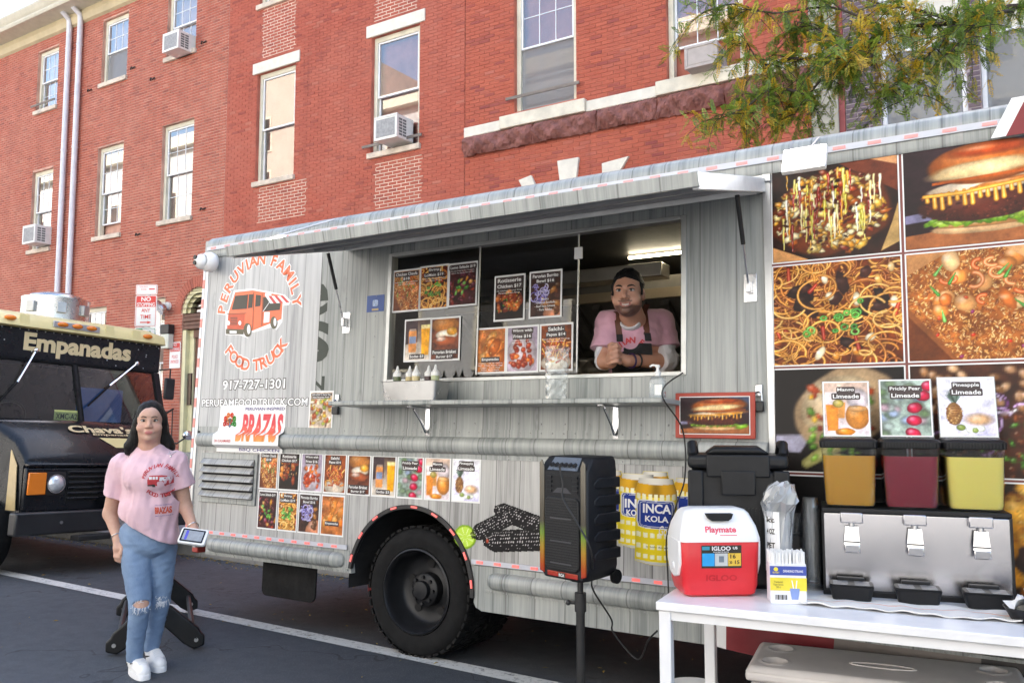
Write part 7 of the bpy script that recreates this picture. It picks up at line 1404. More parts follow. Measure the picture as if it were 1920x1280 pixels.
# ---- big white cooler under the table
wq=gz(1397,1246,.455);bc=empty('large_cooler',(wq[0],wq[1],0),(0,0,R(9)),'large off white ice chest on the ground under the table','cooler');M_bc=pm('ice_chest',(.62,.58,.56),.4,var=.1,scale=3,bump=.1)
CWd,CDp=1.08,.46;m=MB();m.box(.015,.015,.01,CWd-.015,CDp-.015,.385);m.build('tub',M_bc,bc,bevel=.02,seg=3)
def lidsurf(): # lid top with four sunk cup holders
 bm=bmesh.new();nx,ny=190,84;V=[]
 for j in range(ny+1):
  for i in range(nx+1):
   x,y=CWd*i/nx,CDp*j/ny;z=.452-.022*max(0,1-min(x,CWd-x,y,CDp-y)/.03)**2
   for(cx,cy)in((.11,.12),(.11,.34),(CWd-.11,.12),(CWd-.11,.34)):
    d=math.hypot(x-cx,y-cy)
    z+=.005*max(0,1-abs(d-.056)/.012)-.024*min(1,max(0,(.053-d)/.016))
   V.append(bm.verts.new((x,y,z)))
 for j in range(ny):
  for i in range(nx):bm.faces.new((V[j*(nx+1)+i],V[j*(nx+1)+i+1],V[(j+1)*(nx+1)+i+1],V[(j+1)*(nx+1)+i]))
 me=bpy.data.meshes.new('lid_top');bm.to_mesh(me);bm.free();me.materials.append(M_bc);me.polygons.foreach_set('use_smooth',[True]*len(me.polygons));me.set_sharp_from_angle(angle=R(50));return link('lid_top',me,bc)
lidsurf();m=MB();m.box(-.001,-.001,.39,CWd+.001,CDp+.001,.432);m.build('lid',M_bc,bc,bevel=.014,seg=3)
m=MB();n=40;m.tube([(.54+.13*math.cos(2*PI*k/n),.22+.032*math.sin(2*PI*k/n),.453)for k in range(n+1)],.004,6);m.build('emblem_ring',M_bc,bc,smooth=60)
bk=at_d(1294,1290,4.1);bu=empty('bucket',(bk[0],bk[1]+.05,0),label='white plastic bucket standing under the table end',cat='bucket');m=MB();m.lathe([(.125,0),(.14,float(bk[2])-.03)],(0,0,0),28);m.build('tub',M_white_p,bu,smooth=40);m=MB();m.lathe([(.147,float(bk[2])-.03),(.147,float(bk[2])-.008),(.14,float(bk[2])),(.125,float(bk[2])-.004),(.0005,float(bk[2])-.004)],(0,0,0),28,cap=False);m.build('lid',M_white_p,bu,smooth=40)
# ---- cables
def cable(pts,r,label,M=M_blk):
 P=[np.array(p,float)for p in pts];out=[]
 for i in range(len(P)-1):
  p0,p1,p2,p3=P[max(i-1,0)],P[i],P[i+1],P[min(i+2,len(P)-1)]
  for k in range(8):t_=k/8;out.append(.5*((2*p1)+(-p0+p2)*t_+(2*p0-5*p1+4*p2-p3)*t_**2+(-p0+3*p1-3*p2+p3)*t_**3))
 out.append(P[-1]);m=MB();m.tube(out,r,6);o=m.build('cable',M,smooth=60);tag(o,label,'cable','black cables');return o
cable([at_d(1048,870,4.06),at_d(1055,905,4.05),at_d(1056,935,4.04),at_d(1085,985,4.0),at_d(1108,1030,3.98),at_d(1111,1075,4.08),at_d(1112,1105,4.2),at_d(1146,1160,4.3),at_d(1150,1185,4.35),at_d(1195,1235,4.3),at_d(1215,1200,4.2),at_d(1232,1182,4.1)],.0045,'black cable looping from the loudspeaker front down to the table leg')
cable([TL(T(1281,690)[0],-.01,1.75),TL(T(1283,720)[0],-.31,1.62),TL(T(1280,800,-.12)[0],-.12,1.44),TL(T(1284,880,-.08)[0],-.08,1.2),TL(T(1268,935,-.08)[0],-.08,1.05),TL(T(1250,1000,-.06)[0],-.06,.88),TL(T(1252,1060,-.06)[0],-.06,.7),TL(T(1255,1130,-.06)[0],-.06,.5)],.004,'thin black cable hanging down the truck side from the window corner')
cable([at_d(1462,1150,4.1),at_d(1480,1180,4.15),at_d(1486,1205,4.2)],.006,'short black cable dropping behind the table onto the ice chest');cable([at_d(1598,1165,4.05),at_d(1592,1190,4.1),at_d(1585,1212,4.15)],.006,'black cable behind the table under the dispenser')
# ---- things on the serving shelf
def on_shelf(px,w):u,_=T(px,740,w);return u
M_pan=pm('steel_pan',(.38,.38,.38),.3,1,var=.1)
u0,u1=T(724,740,-.2)[0],T(832,740,-.2)[0];uc=(u0+u1)/2;pw=(u1-u0)/2
pan=empty('steel_pan',tuple(TL(uc,-.19,SH_Z)),TRUCK_ROT,'stainless steel pan holding squeeze bottles on the serving shelf','pan')
m=MB();m.loft([[(p[0],p[1],.003)for p in rrect(-pw*.88,-.07,pw*.88,.07,.02)],[(p[0],p[1],.12)for p in rrect(-pw*.95,-.082,pw*.95,.082,.025)],[(p[0],p[1],.122)for p in rrect(-pw,-.095,pw,.095,.028)],[(p[0],p[1],.120)for p in rrect(-pw*.93,-.080,pw*.93,.080,.025)],[(p[0],p[1],.02)for p in rrect(-pw*.86,-.068,pw*.86,.068,.02)]],cap=True);m.build('pan_body',M_pan,pan,smooth=40)
sauces=[('#4f5a30','olive green'),('#b9a878','pale cream'),('#c9b98a','cream yellow'),('#3a2024','dark purple'),('#a8b088','pale green')]
for k,(c,nm)in enumerate(sauces):
 b=empty('squeeze_bottle',tuple(TL(uc-pw*.66+k*pw*.33,-.19+.03*(k%2),SH_Z+.022)),TRUCK_ROT,f'squeeze bottle of {nm} sauce in the steel pan','bottle','sauce bottles in the pan');m=MB();m.lathe([(.024,0),(.026,.004),(.026,.135),(.022,.145)],(0,0,0),18);m.build('bottle_body',pm('sauce_'+c[1:],c,.3,var=.05,coat=.2),b,smooth=40);m=MB();m.lathe([(.0265,.136),(.0265,.158),(.020,.165),(.011,.178),(.005,.205),(.003,.206)],(0,0,0),16);m.build('cap',M_white_p,b,smooth=40)
tq_=T(1043,740,-.17)[0];gl=empty('plastic_tumbler',tuple(TL(tq_,-.17,SH_Z)),TRUCK_ROT,'tall clear cut pattern plastic tumbler on the serving shelf','tumbler');m=MB();n=32;rings=[]
for k in range(40):
 z=.30*k/39;ph=(k//4)%2;rings.append([((.058+.010*z/.3+.0045*(math.cos(8*a+ph*PI)*math.sin(k%4/4*PI+.3)))*math.cos(a),(.058+.010*z/.3+.0045*(math.cos(8*a+ph*PI)*math.sin(k%4/4*PI+.3)))*math.sin(a),z+.002)for a in np.linspace(0,2*PI,n+1)[:-1]])
m.loft(rings,cap=False);m.add([(.056*math.cos(a),.056*math.sin(a),.006)for a in np.linspace(0,2*PI,n+1)[:-1]],[tuple(range(n))]);m.build('glass_body',clear_shell('tumbler_plastic',(.93,.95,.95),.10,.08),gl,smooth=30,fix=False)
sq_=T(1233,735,-.16)[0];sa=empty('sanitizer_bottle',tuple(TL(sq_,-.16,SH_Z)),TRUCK_ROT,'clear hand sanitizer bottle with white pump on the shelf','bottle');m=MB();m.loft([[(p[0],p[1],z)for p in rrect(-w,-w*.6,w,w*.6,w*.3)]for z,w in((.002,.038),(.01,.042),(.095,.042),(.115,.034),(.125,.016))]);m.build('bottle_body',clear_shell('sanitizer_clear',(.90,.93,.95),.14,.06),sa,smooth=40)
m=MB();m.loft([[(p[0],p[1],z)for p in rrect(-w,-w*.6,w,w*.6,w*.3)]for z,w in((.006,.036),(.08,.038))]);m.build('gel',clear_shell('gel',(.85,.9,.93),.12,.1),sa,smooth=40);m=MB();m.lathe([(.017,.122),(.017,.145),(.008,.148),(.008,.165),(.013,.168),(.013,.18),(.005,.182)],(0,0,0),16);m.build('pump',M_white_p,sa,smooth=40);m=MB();m.tube([(.008,0,.176),(-.03,-.005,.180),(-.042,-.006,.172)],.006,8);m.build('nozzle',M_white_p,sa,smooth=40);panel('label',sa,-.005,.02,.036,.075,M_pw,-.0262)
# ================================================================ PEOPLE
class SDF:
 def __init__(s,lo,hi,res):
  s.lo=np.array(lo,float);s.res=res;s.n=np.ceil((np.array(hi)-s.lo)/res).astype(int)+1;s.d=np.full(tuple(s.n),.25,np.float32)
 def win(s,lo,hi):
  a=np.clip(np.floor((np.array(lo)-s.lo)/s.res).astype(int),0,s.n-1);b=np.clip(np.ceil((np.array(hi)-s.lo)/s.res).astype(int)+1,1,s.n)
  sl=tuple(slice(i,j)for i,j in zip(a,b));g=[s.lo[k]+s.res*np.arange(a[k],b[k])for k in range(3)]
  return sl,np.meshgrid(*g,indexing='ij')
 def comb(s,sl,d,k,sub=False):
  a=s.d[sl];d=d.astype(np.float32)
  if sub:d=-d;h=np.clip(.5-.5*(a-d)/k,0,1);s.d[sl]=a*(1-h)+d*h+k*h*(1-h)
  else:h=np.clip(.5+.5*(a-d)/k,0,1);s.d[sl]=a*(1-h)+d*h-k*h*(1-h)
  return s
 def cone(s,a,b,ra,rb=None,k=.02,sub=False,sq=None):
  """tapered limb from a to b; sq = (axis, factor) squashes its section along that axis"""
  rb=ra if rb is None else rb;a,b=np.array(a,float),np.array(b,float);m=max(ra,rb)+.05+k;sl,(X,Y,Z)=s.win(np.minimum(a,b)-m,np.maximum(a,b)+m);ab=b-a;L=ab@ab+1e-9
  px,py,pz=X-a[0],Y-a[1],Z-a[2];t=np.clip((px*ab[0]+py*ab[1]+pz*ab[2])/L,0,1);q=[px-t*ab[0],py-t*ab[1],pz-t*ab[2]]
  if sq is not None:q[sq[0]]=q[sq[0]]/sq[1]
  return s.comb(sl,np.sqrt(q[0]**2+q[1]**2+q[2]**2)-(ra+(rb-ra)*t),k,sub)
 def ell(s,c,r,k=.02,sub=False,M=None):
  c,r=np.array(c,float),np.array(r,float);m=max(r)+.05+k;sl,(X,Y,Z)=s.win(c-m,c+m);P=np.stack([X-c[0],Y-c[1],Z-c[2]],-1)
  if M is not None:P=P@np.array(M) # world -> local: rows of M are local axes in columns
  q=P/r;k0=np.sqrt((q**2).sum(-1));k1=np.sqrt(((q/r)**2).sum(-1))+1e-6
  return s.comb(sl,k0*(k0-1)/k1,k,sub)
 def plane(s,p,n,k=.006): # cut away what lies on the side n points to
  n=np.array(n,float);n/=np.linalg.norm(n);g=[s.lo[i]+s.res*np.arange(s.n[i])for i in range(3)];X,Y,Z=np.meshgrid(*g,indexing='ij',sparse=True)
  d=((X-p[0])*n[0]+(Y-p[1])*n[1]+(Z-p[2])*n[2]).astype(np.float32);a=s.d;h=np.clip(.5-.5*(a-d)/k,0,1);s.d=a*(1-h)+d*h+k*h*(1-h);return s
 def cutcap(s,p,n,R_,k=.006): # same, but only inside radius R_ of p
  p=np.array(p,float);n=np.array(n,float);n/=np.linalg.norm(n);sl,(X,Y,Z)=s.win(p-R_,p+R_);d=(X-p[0])*n[0]+(Y-p[1])*n[1]+(Z-p[2])*n[2];r=np.sqrt((X-p[0])**2+(Y-p[1])**2+(Z-p[2])**2)
  d=np.where(r<R_*.98,d,-1).astype(np.float32);s.d[sl]=np.maximum(s.d[sl],d);return s
 def wrinkle(s,amp,f,seed=0,st=(1,1,1)):
  rg=np.random.default_rng(seed);sl,(X,Y,Z)=s.win(s.lo,s.lo+s.n*s.res);near=np.abs(s.d)<.03;P=np.stack([X[near]*st[0],Y[near]*st[1],Z[near]*st[2]],-1)*f;v=0
  for o in range(3):
   for _ in range(4):
    w=rg.normal(size=3);w/=np.linalg.norm(w);v=v+np.sin(P@w*6.28*(1.7**o)+rg.uniform(0,6.28)+1.5*np.sin(P@np.roll(w,1)*4))/(1.5**o)
  s.d[near]+=(amp*v/4).astype(np.float32);return s
 def mesh(s,name,mat,parent,smooth=True,color=None):
  d=s.d;neg=d<0;mn=neg.copy()[:-1,:-1,:-1];al=mn.copy()
  for i in(0,1):
   for j in(0,1):
    for k in(0,1):
     w=neg[i:d.shape[0]-1+i,j:d.shape[1]-1+j,k:d.shape[2]-1+k];mn|=w;al&=w
  act=mn&~al;I=np.stack(np.nonzero(act),-1);idx=np.full(act.shape,-1,np.int32);idx[tuple(I.T)]=np.arange(len(I))
  acc=np.zeros((len(I),3));cnt=np.zeros(len(I));cn=[(i,j,k)for i in(0,1)for j in(0,1)for k in(0,1)];val={c:d[I[:,0]+c[0],I[:,1]+c[1],I[:,2]+c[2]]for c in cn}
  for a in cn:
   for ax in range(3):
    if a[ax]:continue
    b=tuple(1 if q==ax else a[q]for q in range(3));va,vb=val[a],val[b];x=(va<0)!=(vb<0);t=np.where(x,va/np.where(np.abs(va-vb)<1e-9,1e-9,va-vb),0);p=np.repeat(np.array(a,float)[None],len(I),0);p[:,ax]+=t;acc[x]+=p[x];cnt[x]+=1
  V=s.lo+s.res*(I+acc/cnt[:,None]);F=[]
  for ax in range(3):
   sl0=[slice(None)]*3;sl1=[slice(None)]*3;sl0[ax]=slice(0,-1);sl1[ax]=slice(1,None);A,B=neg[tuple(sl0)],neg[tuple(sl1)];E=np.stack(np.nonzero(A!=B),-1);u,v=(ax+1)%3,(ax+2)%3
   E=E[(E[:,u]>0)&(E[:,v]>0)&(E[:,u]<d.shape[u]-1)&(E[:,v]<d.shape[v]-1)];fl=neg[tuple(E.T)]
   def cell(du,dv):q=E.copy();q[:,u]-=du;q[:,v]-=dv;return idx[tuple(q.T)]
   q=np.stack([cell(1,1),cell(0,1),cell(0,0),cell(1,0)],-1);q[~fl]=q[~fl][:,::-1];F.append(q[(q>=0).all(1)])
  F=np.concatenate(F);me=bpy.data.meshes.new(name);me.vertices.add(len(V));me.vertices.foreach_set('co',V.astype(np.float32).reshape(-1));me.loops.add(len(F)*4);me.loops.foreach_set('vertex_index',F.astype(np.int32).reshape(-1));me.polygons.add(len(F));me.polygons.foreach_set('loop_start',np.arange(0,len(F)*4,4,dtype=np.int32));me.update(calc_edges=True)
  me.polygons.foreach_set('use_smooth',np.ones(len(F),bool));me.materials.append(mat)
  if color is not None:
   c=color(V);at=me.color_attributes.new('Col','FLOAT_COLOR','POINT');at.data.foreach_set('color',np.concatenate([c,np.ones((len(c),1))],1).astype(np.float32).reshape(-1))
  return link(name,me,parent)
def skin_mat(name):
 t=NT(name);a=t.n('ShaderNodeAttribute');a.attribute_name='Col';v=t.coord('Object');c=t.mix(t.ramp(t.noise(v,60,4),[(.4,(0,0,0)),(.7,(.18,.18,.18))]),a.outputs['Color'],(.45,.16,.10));t.color(c);t.set(Roughness=.48);t.b.inputs['Subsurface Weight'].default_value=.12;t.b.inputs['Subsurface Radius'].default_value=(.012,.005,.003);t.b.inputs['Specular IOR Level'].default_value=.4;t.bump(t.noise(v,300,3),.12,.002);return t.m
M_skin=skin_mat('skin')
def cloth(name,c,bump=.35,sc=500,var=.08):c=lin(c)if isinstance(c,str)else c;return pm(name,c,.85,var=var,scale=7,bump=bump,bscale=sc,sheen=.25)
def rotz(a):return np.array([[math.cos(a),-math.sin(a),0],[math.sin(a),math.cos(a),0],[0,0,1]])
def rotx(a):return np.array([[1,0,0],[0,math.cos(a),-math.sin(a)],[0,math.sin(a),math.cos(a)]])
def roty(a):return np.array([[math.cos(a),0,math.sin(a)],[0,1,0],[-math.sin(a),0,math.cos(a)]])
def smooth_band(x,a,b):return np.clip((x-a)/(b-a),0,1)
class Head:
 def __init__(s,c,Rm,sc=1.0):s.c,s.R,s.s=np.array(c,float),Rm,sc
 def w(s,p):return s.c+s.R@(np.array(p,float)*s.s)
 def l(s,V):return((V-s.c)@s.R)/s.s
 def ell(s,f,c,r,k=.012,sub=False):f.ell(s.w(c),np.array(r)*s.s,k*s.s,sub,s.R)
 def cone(s,f,a,b,ra,rb,k=.01,sub=False):f.cone(s.w(a),s.w(b),ra*s.s,rb*s.s,k*s.s,sub)
def build_head(f,h,jaw=1.0,cheek=1.0,nose=1.0,smile=False,brow=1):
 h.ell(f,(0,.018,.030),(.076,.094,.092));h.ell(f,(0,-.018,-.040),(.063*jaw,.070,.066));h.ell(f,(0,-.045,.02),(.060,.045,.055),.02)
 for x in(-1,1):
  h.ell(f,(x*.036,-.058,-.028),(.030*cheek,.028,.028),.02);h.ell(f,(x*.077,.012,-.004),(.010,.020,.030),.008);h.ell(f,(x*.072,.014,-.004),(.012,.012,.018),.006)
 h.ell(f,(0,-.072,-.086),(.024,.022,.018),.02)
 for x in(-1,1):h.ell(f,(x*.031,-.099,.014),(.019,.016,.012),.012,True)
 if brow:h.ell(f,(0,-.083,.034),(.046,.014,.010),.016)
 else:h.ell(f,(0,-.070,.045),(.052,.026,.036),.02)
 h.cone(f,(0,-.086,.018),(0,-.106*nose,-.018),.008,.0125,.010)
 for x in(-1,1):h.ell(f,(x*.013,-.096,-.023),(.010*nose,.011,.008),.007);h.ell(f,(x*.008,-.103,-.031),(.004,.005,.004),.003,True)
 if smile:
  h.ell(f,(0,-.086,-.054),(.034,.014,.017),.012);h.ell(f,(0,-.094,-.068),(.020,.008,.005),.006)
  for q in range(-4,5):h.ell(f,(q*.006,-.103+.0004*q*q,-.0585+13*(q*.006)**2),(.005,.011,.0042-.0005*abs(q)),.003,True)
  for x in(-1,1):h.ell(f,(x*.044,-.066,-.036),(.02,.018,.018),.02)
 else:
  h.ell(f,(0,-.088,-.054),(.026,.012,.014),.012);h.ell(f,(0,-.0935,-.050),(.023,.008,.0045),.006);h.ell(f,(0,-.0925,-.060),(.020,.008,.0055),.006);h.ell(f,(0,-.108,-.0547),(.020,.008,.0012),.002,True)
def face_bits(par,h,iris=(.03,.015,.01),brow=(.012,.009,.008),lash=True,brow_w=1.0,es=1.0):
 M_eye=pm('eye_white',(.48,.44,.42),.2,var=0,coat=.5);M_ir=pm('iris_brown',iris,.15,var=0,coat=.6);M_br=pm('brow_hair',brow,.8,var=.2);M_lash=pm('lash',(.01,.008,.008),.7,var=0)
 for x in(-1,1):
  e=empty('eye',parent=par);c=h.w((x*.031,-.0765,.0135));m=MB();m.ball((0,0,0),(.0145*h.s*es,.0125*h.s,.0062*h.s*es),14,9);o=m.build('eyeball',M_eye,e,smooth=80);o.matrix_local=Matrix.Translation(Vector(c))@Matrix(h.R.tolist()).to_4x4()
  m=MB();m.ball((x*-.001*h.s,-.0095*h.s,.0012*h.s),(.0070*h.s*es,.0036*h.s,.0072*h.s*es),12,7);o=m.build('iris',M_ir,e,smooth=80);o.matrix_local=Matrix.Translation(Vector(c))@Matrix(h.R.tolist()).to_4x4()
  m=MB();m.tube([h.w((x*(.031+.0165*es*math.cos(a)),-.0885+.006*abs(math.cos(a))**2,.0135+.0078*es*math.sin(a)))for a in np.linspace(.15,PI-.1,8)],[.0008*h.s,.0016*h.s,.002*h.s,.002*h.s,.002*h.s,.002*h.s,.0016*h.s,.0008*h.s],6);m.build('upper_lid',M_lash,e,smooth=60)
  m=MB();m.tube([h.w((x*t_,y_,z_))for t_,y_,z_ in((.012,-.0965,.031),(.022,-.0975,.0355),(.033,-.0935,.0375),(.043,-.0845,.0355),(.050,-.0755,.031))],[.0022*brow_w,.0038*brow_w,.0036*brow_w,.0028*brow_w,.001],6);m.build('eyebrow',M_br,par,smooth=60)
def finger(f,pts,r0,r1,k=.005):
 n=len(pts)-1
 for i in range(n):f.cone(pts[i],pts[i+1],r0+(r1-r0)*i/n,r0+(r1-r0)*(i+1)/n,k)
def tube_at(name,pts,r,mat,par,n=8):m=MB();m.tube(pts,r,n);return m.build(name,mat,par,smooth=60)
from mathutils.bvhtree import BVHTree
def bvh_of(o):me=o.data;return BVHTree.FromPolygons([v.co[:]for v in me.vertices],[p.vertices[:]for p in me.polygons])
def wrap_flat(name,verts,faces,mat,par,bv,org,ex,ez,dr,off=.003):
 """print a flat 2-D shape onto a cloth surface by dropping its points along dr"""
 bm=bmesh.new();vv=[bm.verts.new((p[0],0,p[1]))for p in verts]
 for q in faces:
  try:bm.faces.new([vv[i]for i in q])
  except ValueError:pass
 bmesh.ops.triangulate(bm,faces=bm.faces);bmesh.ops.subdivide_edges(bm,edges=[e for e in bm.edges if e.calc_length()>.02],cuts=1,use_grid_fill=False);org,ex,ez,dr=(Vector(v)for v in(org,ex,ez,dr))
 for q in bm.verts:
  p=org+ex*q.co.x+ez*q.co.z-dr*.4;hit=bv.ray_cast(p,dr,1.0);q.co=(hit[0]-dr*off)if hit[0]is not None else(org+ex*q.co.x+ez*q.co.z)
 me=bpy.data.meshes.new(name);bm.to_mesh(me);bm.free();me.materials.append(mat);return link(name,me,par)
# ---------------------------------------------------------------- the woman
W0=gz(268,1262);W_d=float((W0-_C)@_fw)
woman=empty('person',tuple(W0),(0,0,YAW),'person in pale pink T-shirt and ripped jeans holding a white card reader','person');woman.scale=(.96,1,1)
_fh=np.array([-math.sin(YAW),math.cos(YAW),0.0])
def WP(px,py,dy=0.0): # pixel -> the woman's own frame, dy metres behind her centre plane
 d=W_d+dy*math.cos(PITCH);p=at_d(px,py,d)-W0;return np.array([p@_rt,p@_fh,p[2]])
f=SDF((-.36,-.36,-.02),(.42,.36,1.66),.005)
hd=Head(WP(282,792,.0),rotz(R(20))@rotx(R(1)),1.0)
build_head(f,hd,jaw=1.06,cheek=1.22,nose=.97,brow=0);hd.ell(f,(0,-.020,-.078),(.050,.054,.034),.025)
nk=WP(281,832,.035);f.cone(hd.w((0,.02,-.06)),nk,.060,.070,.03)
sL,sR=WP(224,872,.03),WP(335,868,.05);ch_=WP(283,880,.03);pel=WP(277,1000,.04)
f.cone(sL+(.03,0,0),sR-(.03,0,0),.062,.062,.05);f.ell(WP(283,890,.03),(.15,.11,.14),.04);f.ell(WP(280,950,.04),(.15,.115,.14),.04);f.ell(pel,(.155,.12,.11),.04)
# legs
hL,kL,aL=WP(256,1030,.01),WP(262,1135,-.05),WP(251,1236,.01);hR,kR,aR=WP(305,1025,.07),WP(300,1125,.10),WP(284,1214,.17)
for(h_,k_,a_)in((hL,kL,aL),(hR,kR,aR)):f.cone(h_,k_,.078,.055,.02);f.cone(k_,a_,.055,.036,.02)
# right arm (viewer's left), hanging
eL,wL=WP(204,962,.05),WP(219,1010,-.02);f.cone(sL,eL,.050,.042,.02);f.cone(eL,wL,.041,.027,.02)
pm_=WP(221,1025,-.03);f.cone(wL,pm_,.028,.030,.012,sq=None);knu=WP(222,1033,-.035)
f.ell(WP(221,1026,-.03),(.030,.036,.036),.012)
for i,(dx,dy,L1)in enumerate(((-.020,-.018,.030),(-.006,-.024,.034),(.009,-.026,.034),(.022,-.022,.030))):
 a=knu+np.array([dx,dy*.6,.004]);b=a+np.array([.004,-.006,-L1]);c=b+np.array([.004,.010,-.022]);e=c+np.array([.002,.016,-.010]);finger(f,[a,b,c,e],.0105,.0085)
finger(f,[pm_+np.array([.022,-.018,.012]),pm_+np.array([.034,-.030,-.014]),pm_+np.array([.030,-.036,-.038])],.0125,.0095)
# left arm (viewer's right), bent towards the card reader
eR,wR=WP(350,950,.08),WP(368,992,-.05);f.cone(sR,eR,.048,.040,.02);f.cone(eR,wR,.039,.026,.02)
dev=WP(363,1007,-.13);pR=WP(374,1008,-.09);f.cone(wR,pR,.027,.028,.012);f.ell(pR,(.036,.040,.020),.012)
for i in range(4):
 a=pR+np.array([-.022+.016*i,-.02,-.006]);finger(f,[a,a+np.array([-.008,-.035,-.012]),a+np.array([-.016,-.055,-.004])],.0105,.0085)
finger(f,[pR+np.array([.026,-.012,.008]),pR+np.array([.022,-.040,.022]),pR+np.array([.012,-.060,.024])],.0125,.0095)
def woman_skin(V):
 c=np.tile(np.array([.56,.345,.262]),(len(V),1));L=hd.l(V);q=(L[:,1]<-.06)&(np.abs(L[:,2])<.13)
 lip=q&((L[:,0]/.0235)**2+((L[:,2]+.0548)/.0105)**2<1);c[lip]=(.47,.165,.155)
 ck=np.exp(-(((np.abs(L[:,0])-.042)/.022)**2+((L[:,2]+.025)/.022)**2))*q;c=c*(1-.25*ck[:,None])+np.array([.55,.20,.16])*.25*ck[:,None]
 return c
f.mesh('body',M_skin,woman,color=woman_skin);bwb=bvh_of(bpy.data.objects[[o.name for o in woman.children if o.name.startswith('body')][0]]);face_bits(woman,hd,brow_w=.85,es=1.18)
# hair: parted, wavy, behind the shoulders
M_hair=NT('black_hair');_v=M_hair.coord('Object',(1,1,.12));_n=M_hair.noise(_v,170,4,.6);M_hair.color(M_hair.ramp(_n,[(.35,(.003,.003,.0035)),(.7,(.012,.010,.010))]));M_hair.set(Roughness=.5);M_hair.b.inputs['Specular IOR Level'].default_value=.22;M_hair.bump(_n,.9,.006);M_hair=M_hair.m
f=SDF((-.25,-.25,1.1),(.30,.32,1.66),.005)
hd.ell(f,(0,.026,.040),(.083,.098,.091),.01);hd.ell(f,(0,.055,-.02),(.078,.070,.09),.02)
hd.ell(f,(0,-.105,-.015),(.064,.075,.088),.014,True);hd.ell(f,(0,-.12,.055),(.030,.05,.040),.02,True)
for x in(-1,1):
 P=[(x*.066,.0,.05),(x*.074,.014,.0),(x*.076,.030,-.05),(x*.086,.045,-.10),(x*.105,.055,-.14),(x*.120,.065,-.175)]
 for i in range(len(P)-1):hd.cone(f,P[i],P[i+1],(.016,.020,.026,.034,.038)[i],(.020,.026,.034,.038,.020)[i],.02)
hd.cone(f,(0,.08,.0),(.01,.08,-.16),.07,.06,.03);f.wrinkle(.006,7,3,(1.6,1.6,.5));hair=f.mesh('hair',M_hair,woman)
rg=np.random.default_rng(4)
for k in range(130): # loose locks that break the outline
 x=rg.choice((-1,1));a0=rg.uniform(-.4,1.4);r0=.078;p=np.array([x*r0*math.cos(a0*.6),.03+.05*rg.uniform(-1,1),.02+.05*rg.uniform(-1,1)]);pts=[]
 for i in range(9):t_=i/8;pts.append(hd.w((p[0]+x*(.03*t_+.012*math.sin(9*t_+k)),p[1]+.03*t_+.02+.01*math.cos(4*t_+k),p[2]-.20*t_)))
 tube_at('lock',pts,[.0024]*6+[.002,.0014,.0005],M_hair,hair,5)
# T-shirt
M_tee=cloth('pink_tee',(.70,.47,.53));f=SDF((-.36,-.32,.70),(.40,.36,1.45),.0055)
f.cone(WP(234,869,.035),WP(330,866,.05),.063,.062,.05);f.cone(WP(263,847,.035),WP(299,846,.04),.052,.052,.05);f.ell(WP(281,892,.01),(.160,.145,.150),.05);f.ell(WP(281,893,-.055),(.115,.075,.075),.06);f.ell(WP(279,948,.02),(.170,.150,.15),.05);f.ell(WP(279,985,.03),(.168,.152,.13),.05);f.ell(WP(292,1012,.03),(.138,.140,.09),.04)
f.cone(sL+(-.0,0,-.0),WP(215,925,.04),.068,.078,.03);f.cone(sR,WP(347,912,.06),.064,.072,.03)
f.wrinkle(.006,3.0,5,(1,1,.6));f.wrinkle(.0055,8,6,(1.5,1.2,.30));f.wrinkle(.0012,14,8,(.7,.7,1.2))
hemA,hemB=WP(228,962,0),WP(332,1021,0);dv=hemB-hemA;f.plane(hemA+np.array([0,0,-.005]),(dv[2],0,-dv[0]))
a_=WP(213,927,.04);f.cutcap(a_,(a_-sL)/np.linalg.norm(a_-sL)+np.array([-.15,0,0]),.115);a_=WP(348,912,.06);f.cutcap(a_,(a_-sR)/np.linalg.norm(a_-sR),.088)
f.ell(WP(282,818,.0),(.074,.090,.042),.008,True);tee=f.mesh('t_shirt',M_tee,woman);btee=bvh_of(tee)
m=MB();n=26;0 and m.tube([tuple(WP(281,829.5,.0)+np.array([.072*math.cos(a),.086*math.sin(a),-.018-.014*(1-math.sin(a))*.9]))for a in np.linspace(0,2*PI,n)],.0075,6);del m
# print on the shirt (faces viewer's right of centre)
M_tr=pm('tee_print_red',(.52,.05,.06),.7,var=.05);M_tp=pm('tee_print_purple',(.20,.12,.32),.7,var=.05);pc=WP(301,899,-.1);dr=np.array([-.0,1,0]);dr/=np.linalg.norm(dr);ex=np.array([.88,.0,0]);ez=(0,0,1)
def teep(v,fc,mat,nm='print'):return wrap_flat(nm,v,fc,mat,tee,btee,pc,ex,ez,dr)
def tee_arc(txt,r,a0,a1,h,cz,below=False):
 for i,ch in enumerate(txt):
  if ch==' ':continue
  a=R(a0+(a1-a0)*i/(len(txt)-1));v,fc=_glyphs(ch,.03,0,1.0);v=(v-(v.min(0)+v.max(0))/2)*h/.75;rt_=a-PI/2 if not below else a+PI/2;c_,s_=math.cos(rt_),math.sin(rt_);teep(np.stack([r*math.cos(a)+v[:,0]*c_-v[:,1]*s_,cz+r*math.sin(a)+v[:,0]*s_+v[:,1]*c_],-1),fc,M_tr,'letter')
tee_arc('PERUVIAN FAMILY',.088,165,15,.022,-.005);tee_arc('FOOD TRUCK',.098,228,312,.024,.006,True)
teep([(-.062,-.032),(.03,-.036),(.062,-.022),(.064,.018),(.02,.028),(-.05,.026),(-.062,.0)],[tuple(range(7))],M_tr,'bus_print');
def tq4(x0,z0,x1,z1,mt,off):o=wrap_flat('bus_detail',[(x0,z0),(x1,z0),(x1,z1),(x0,z1)],[(0,1,2,3)],mt,tee,btee,pc,ex,ez,dr,off);return o
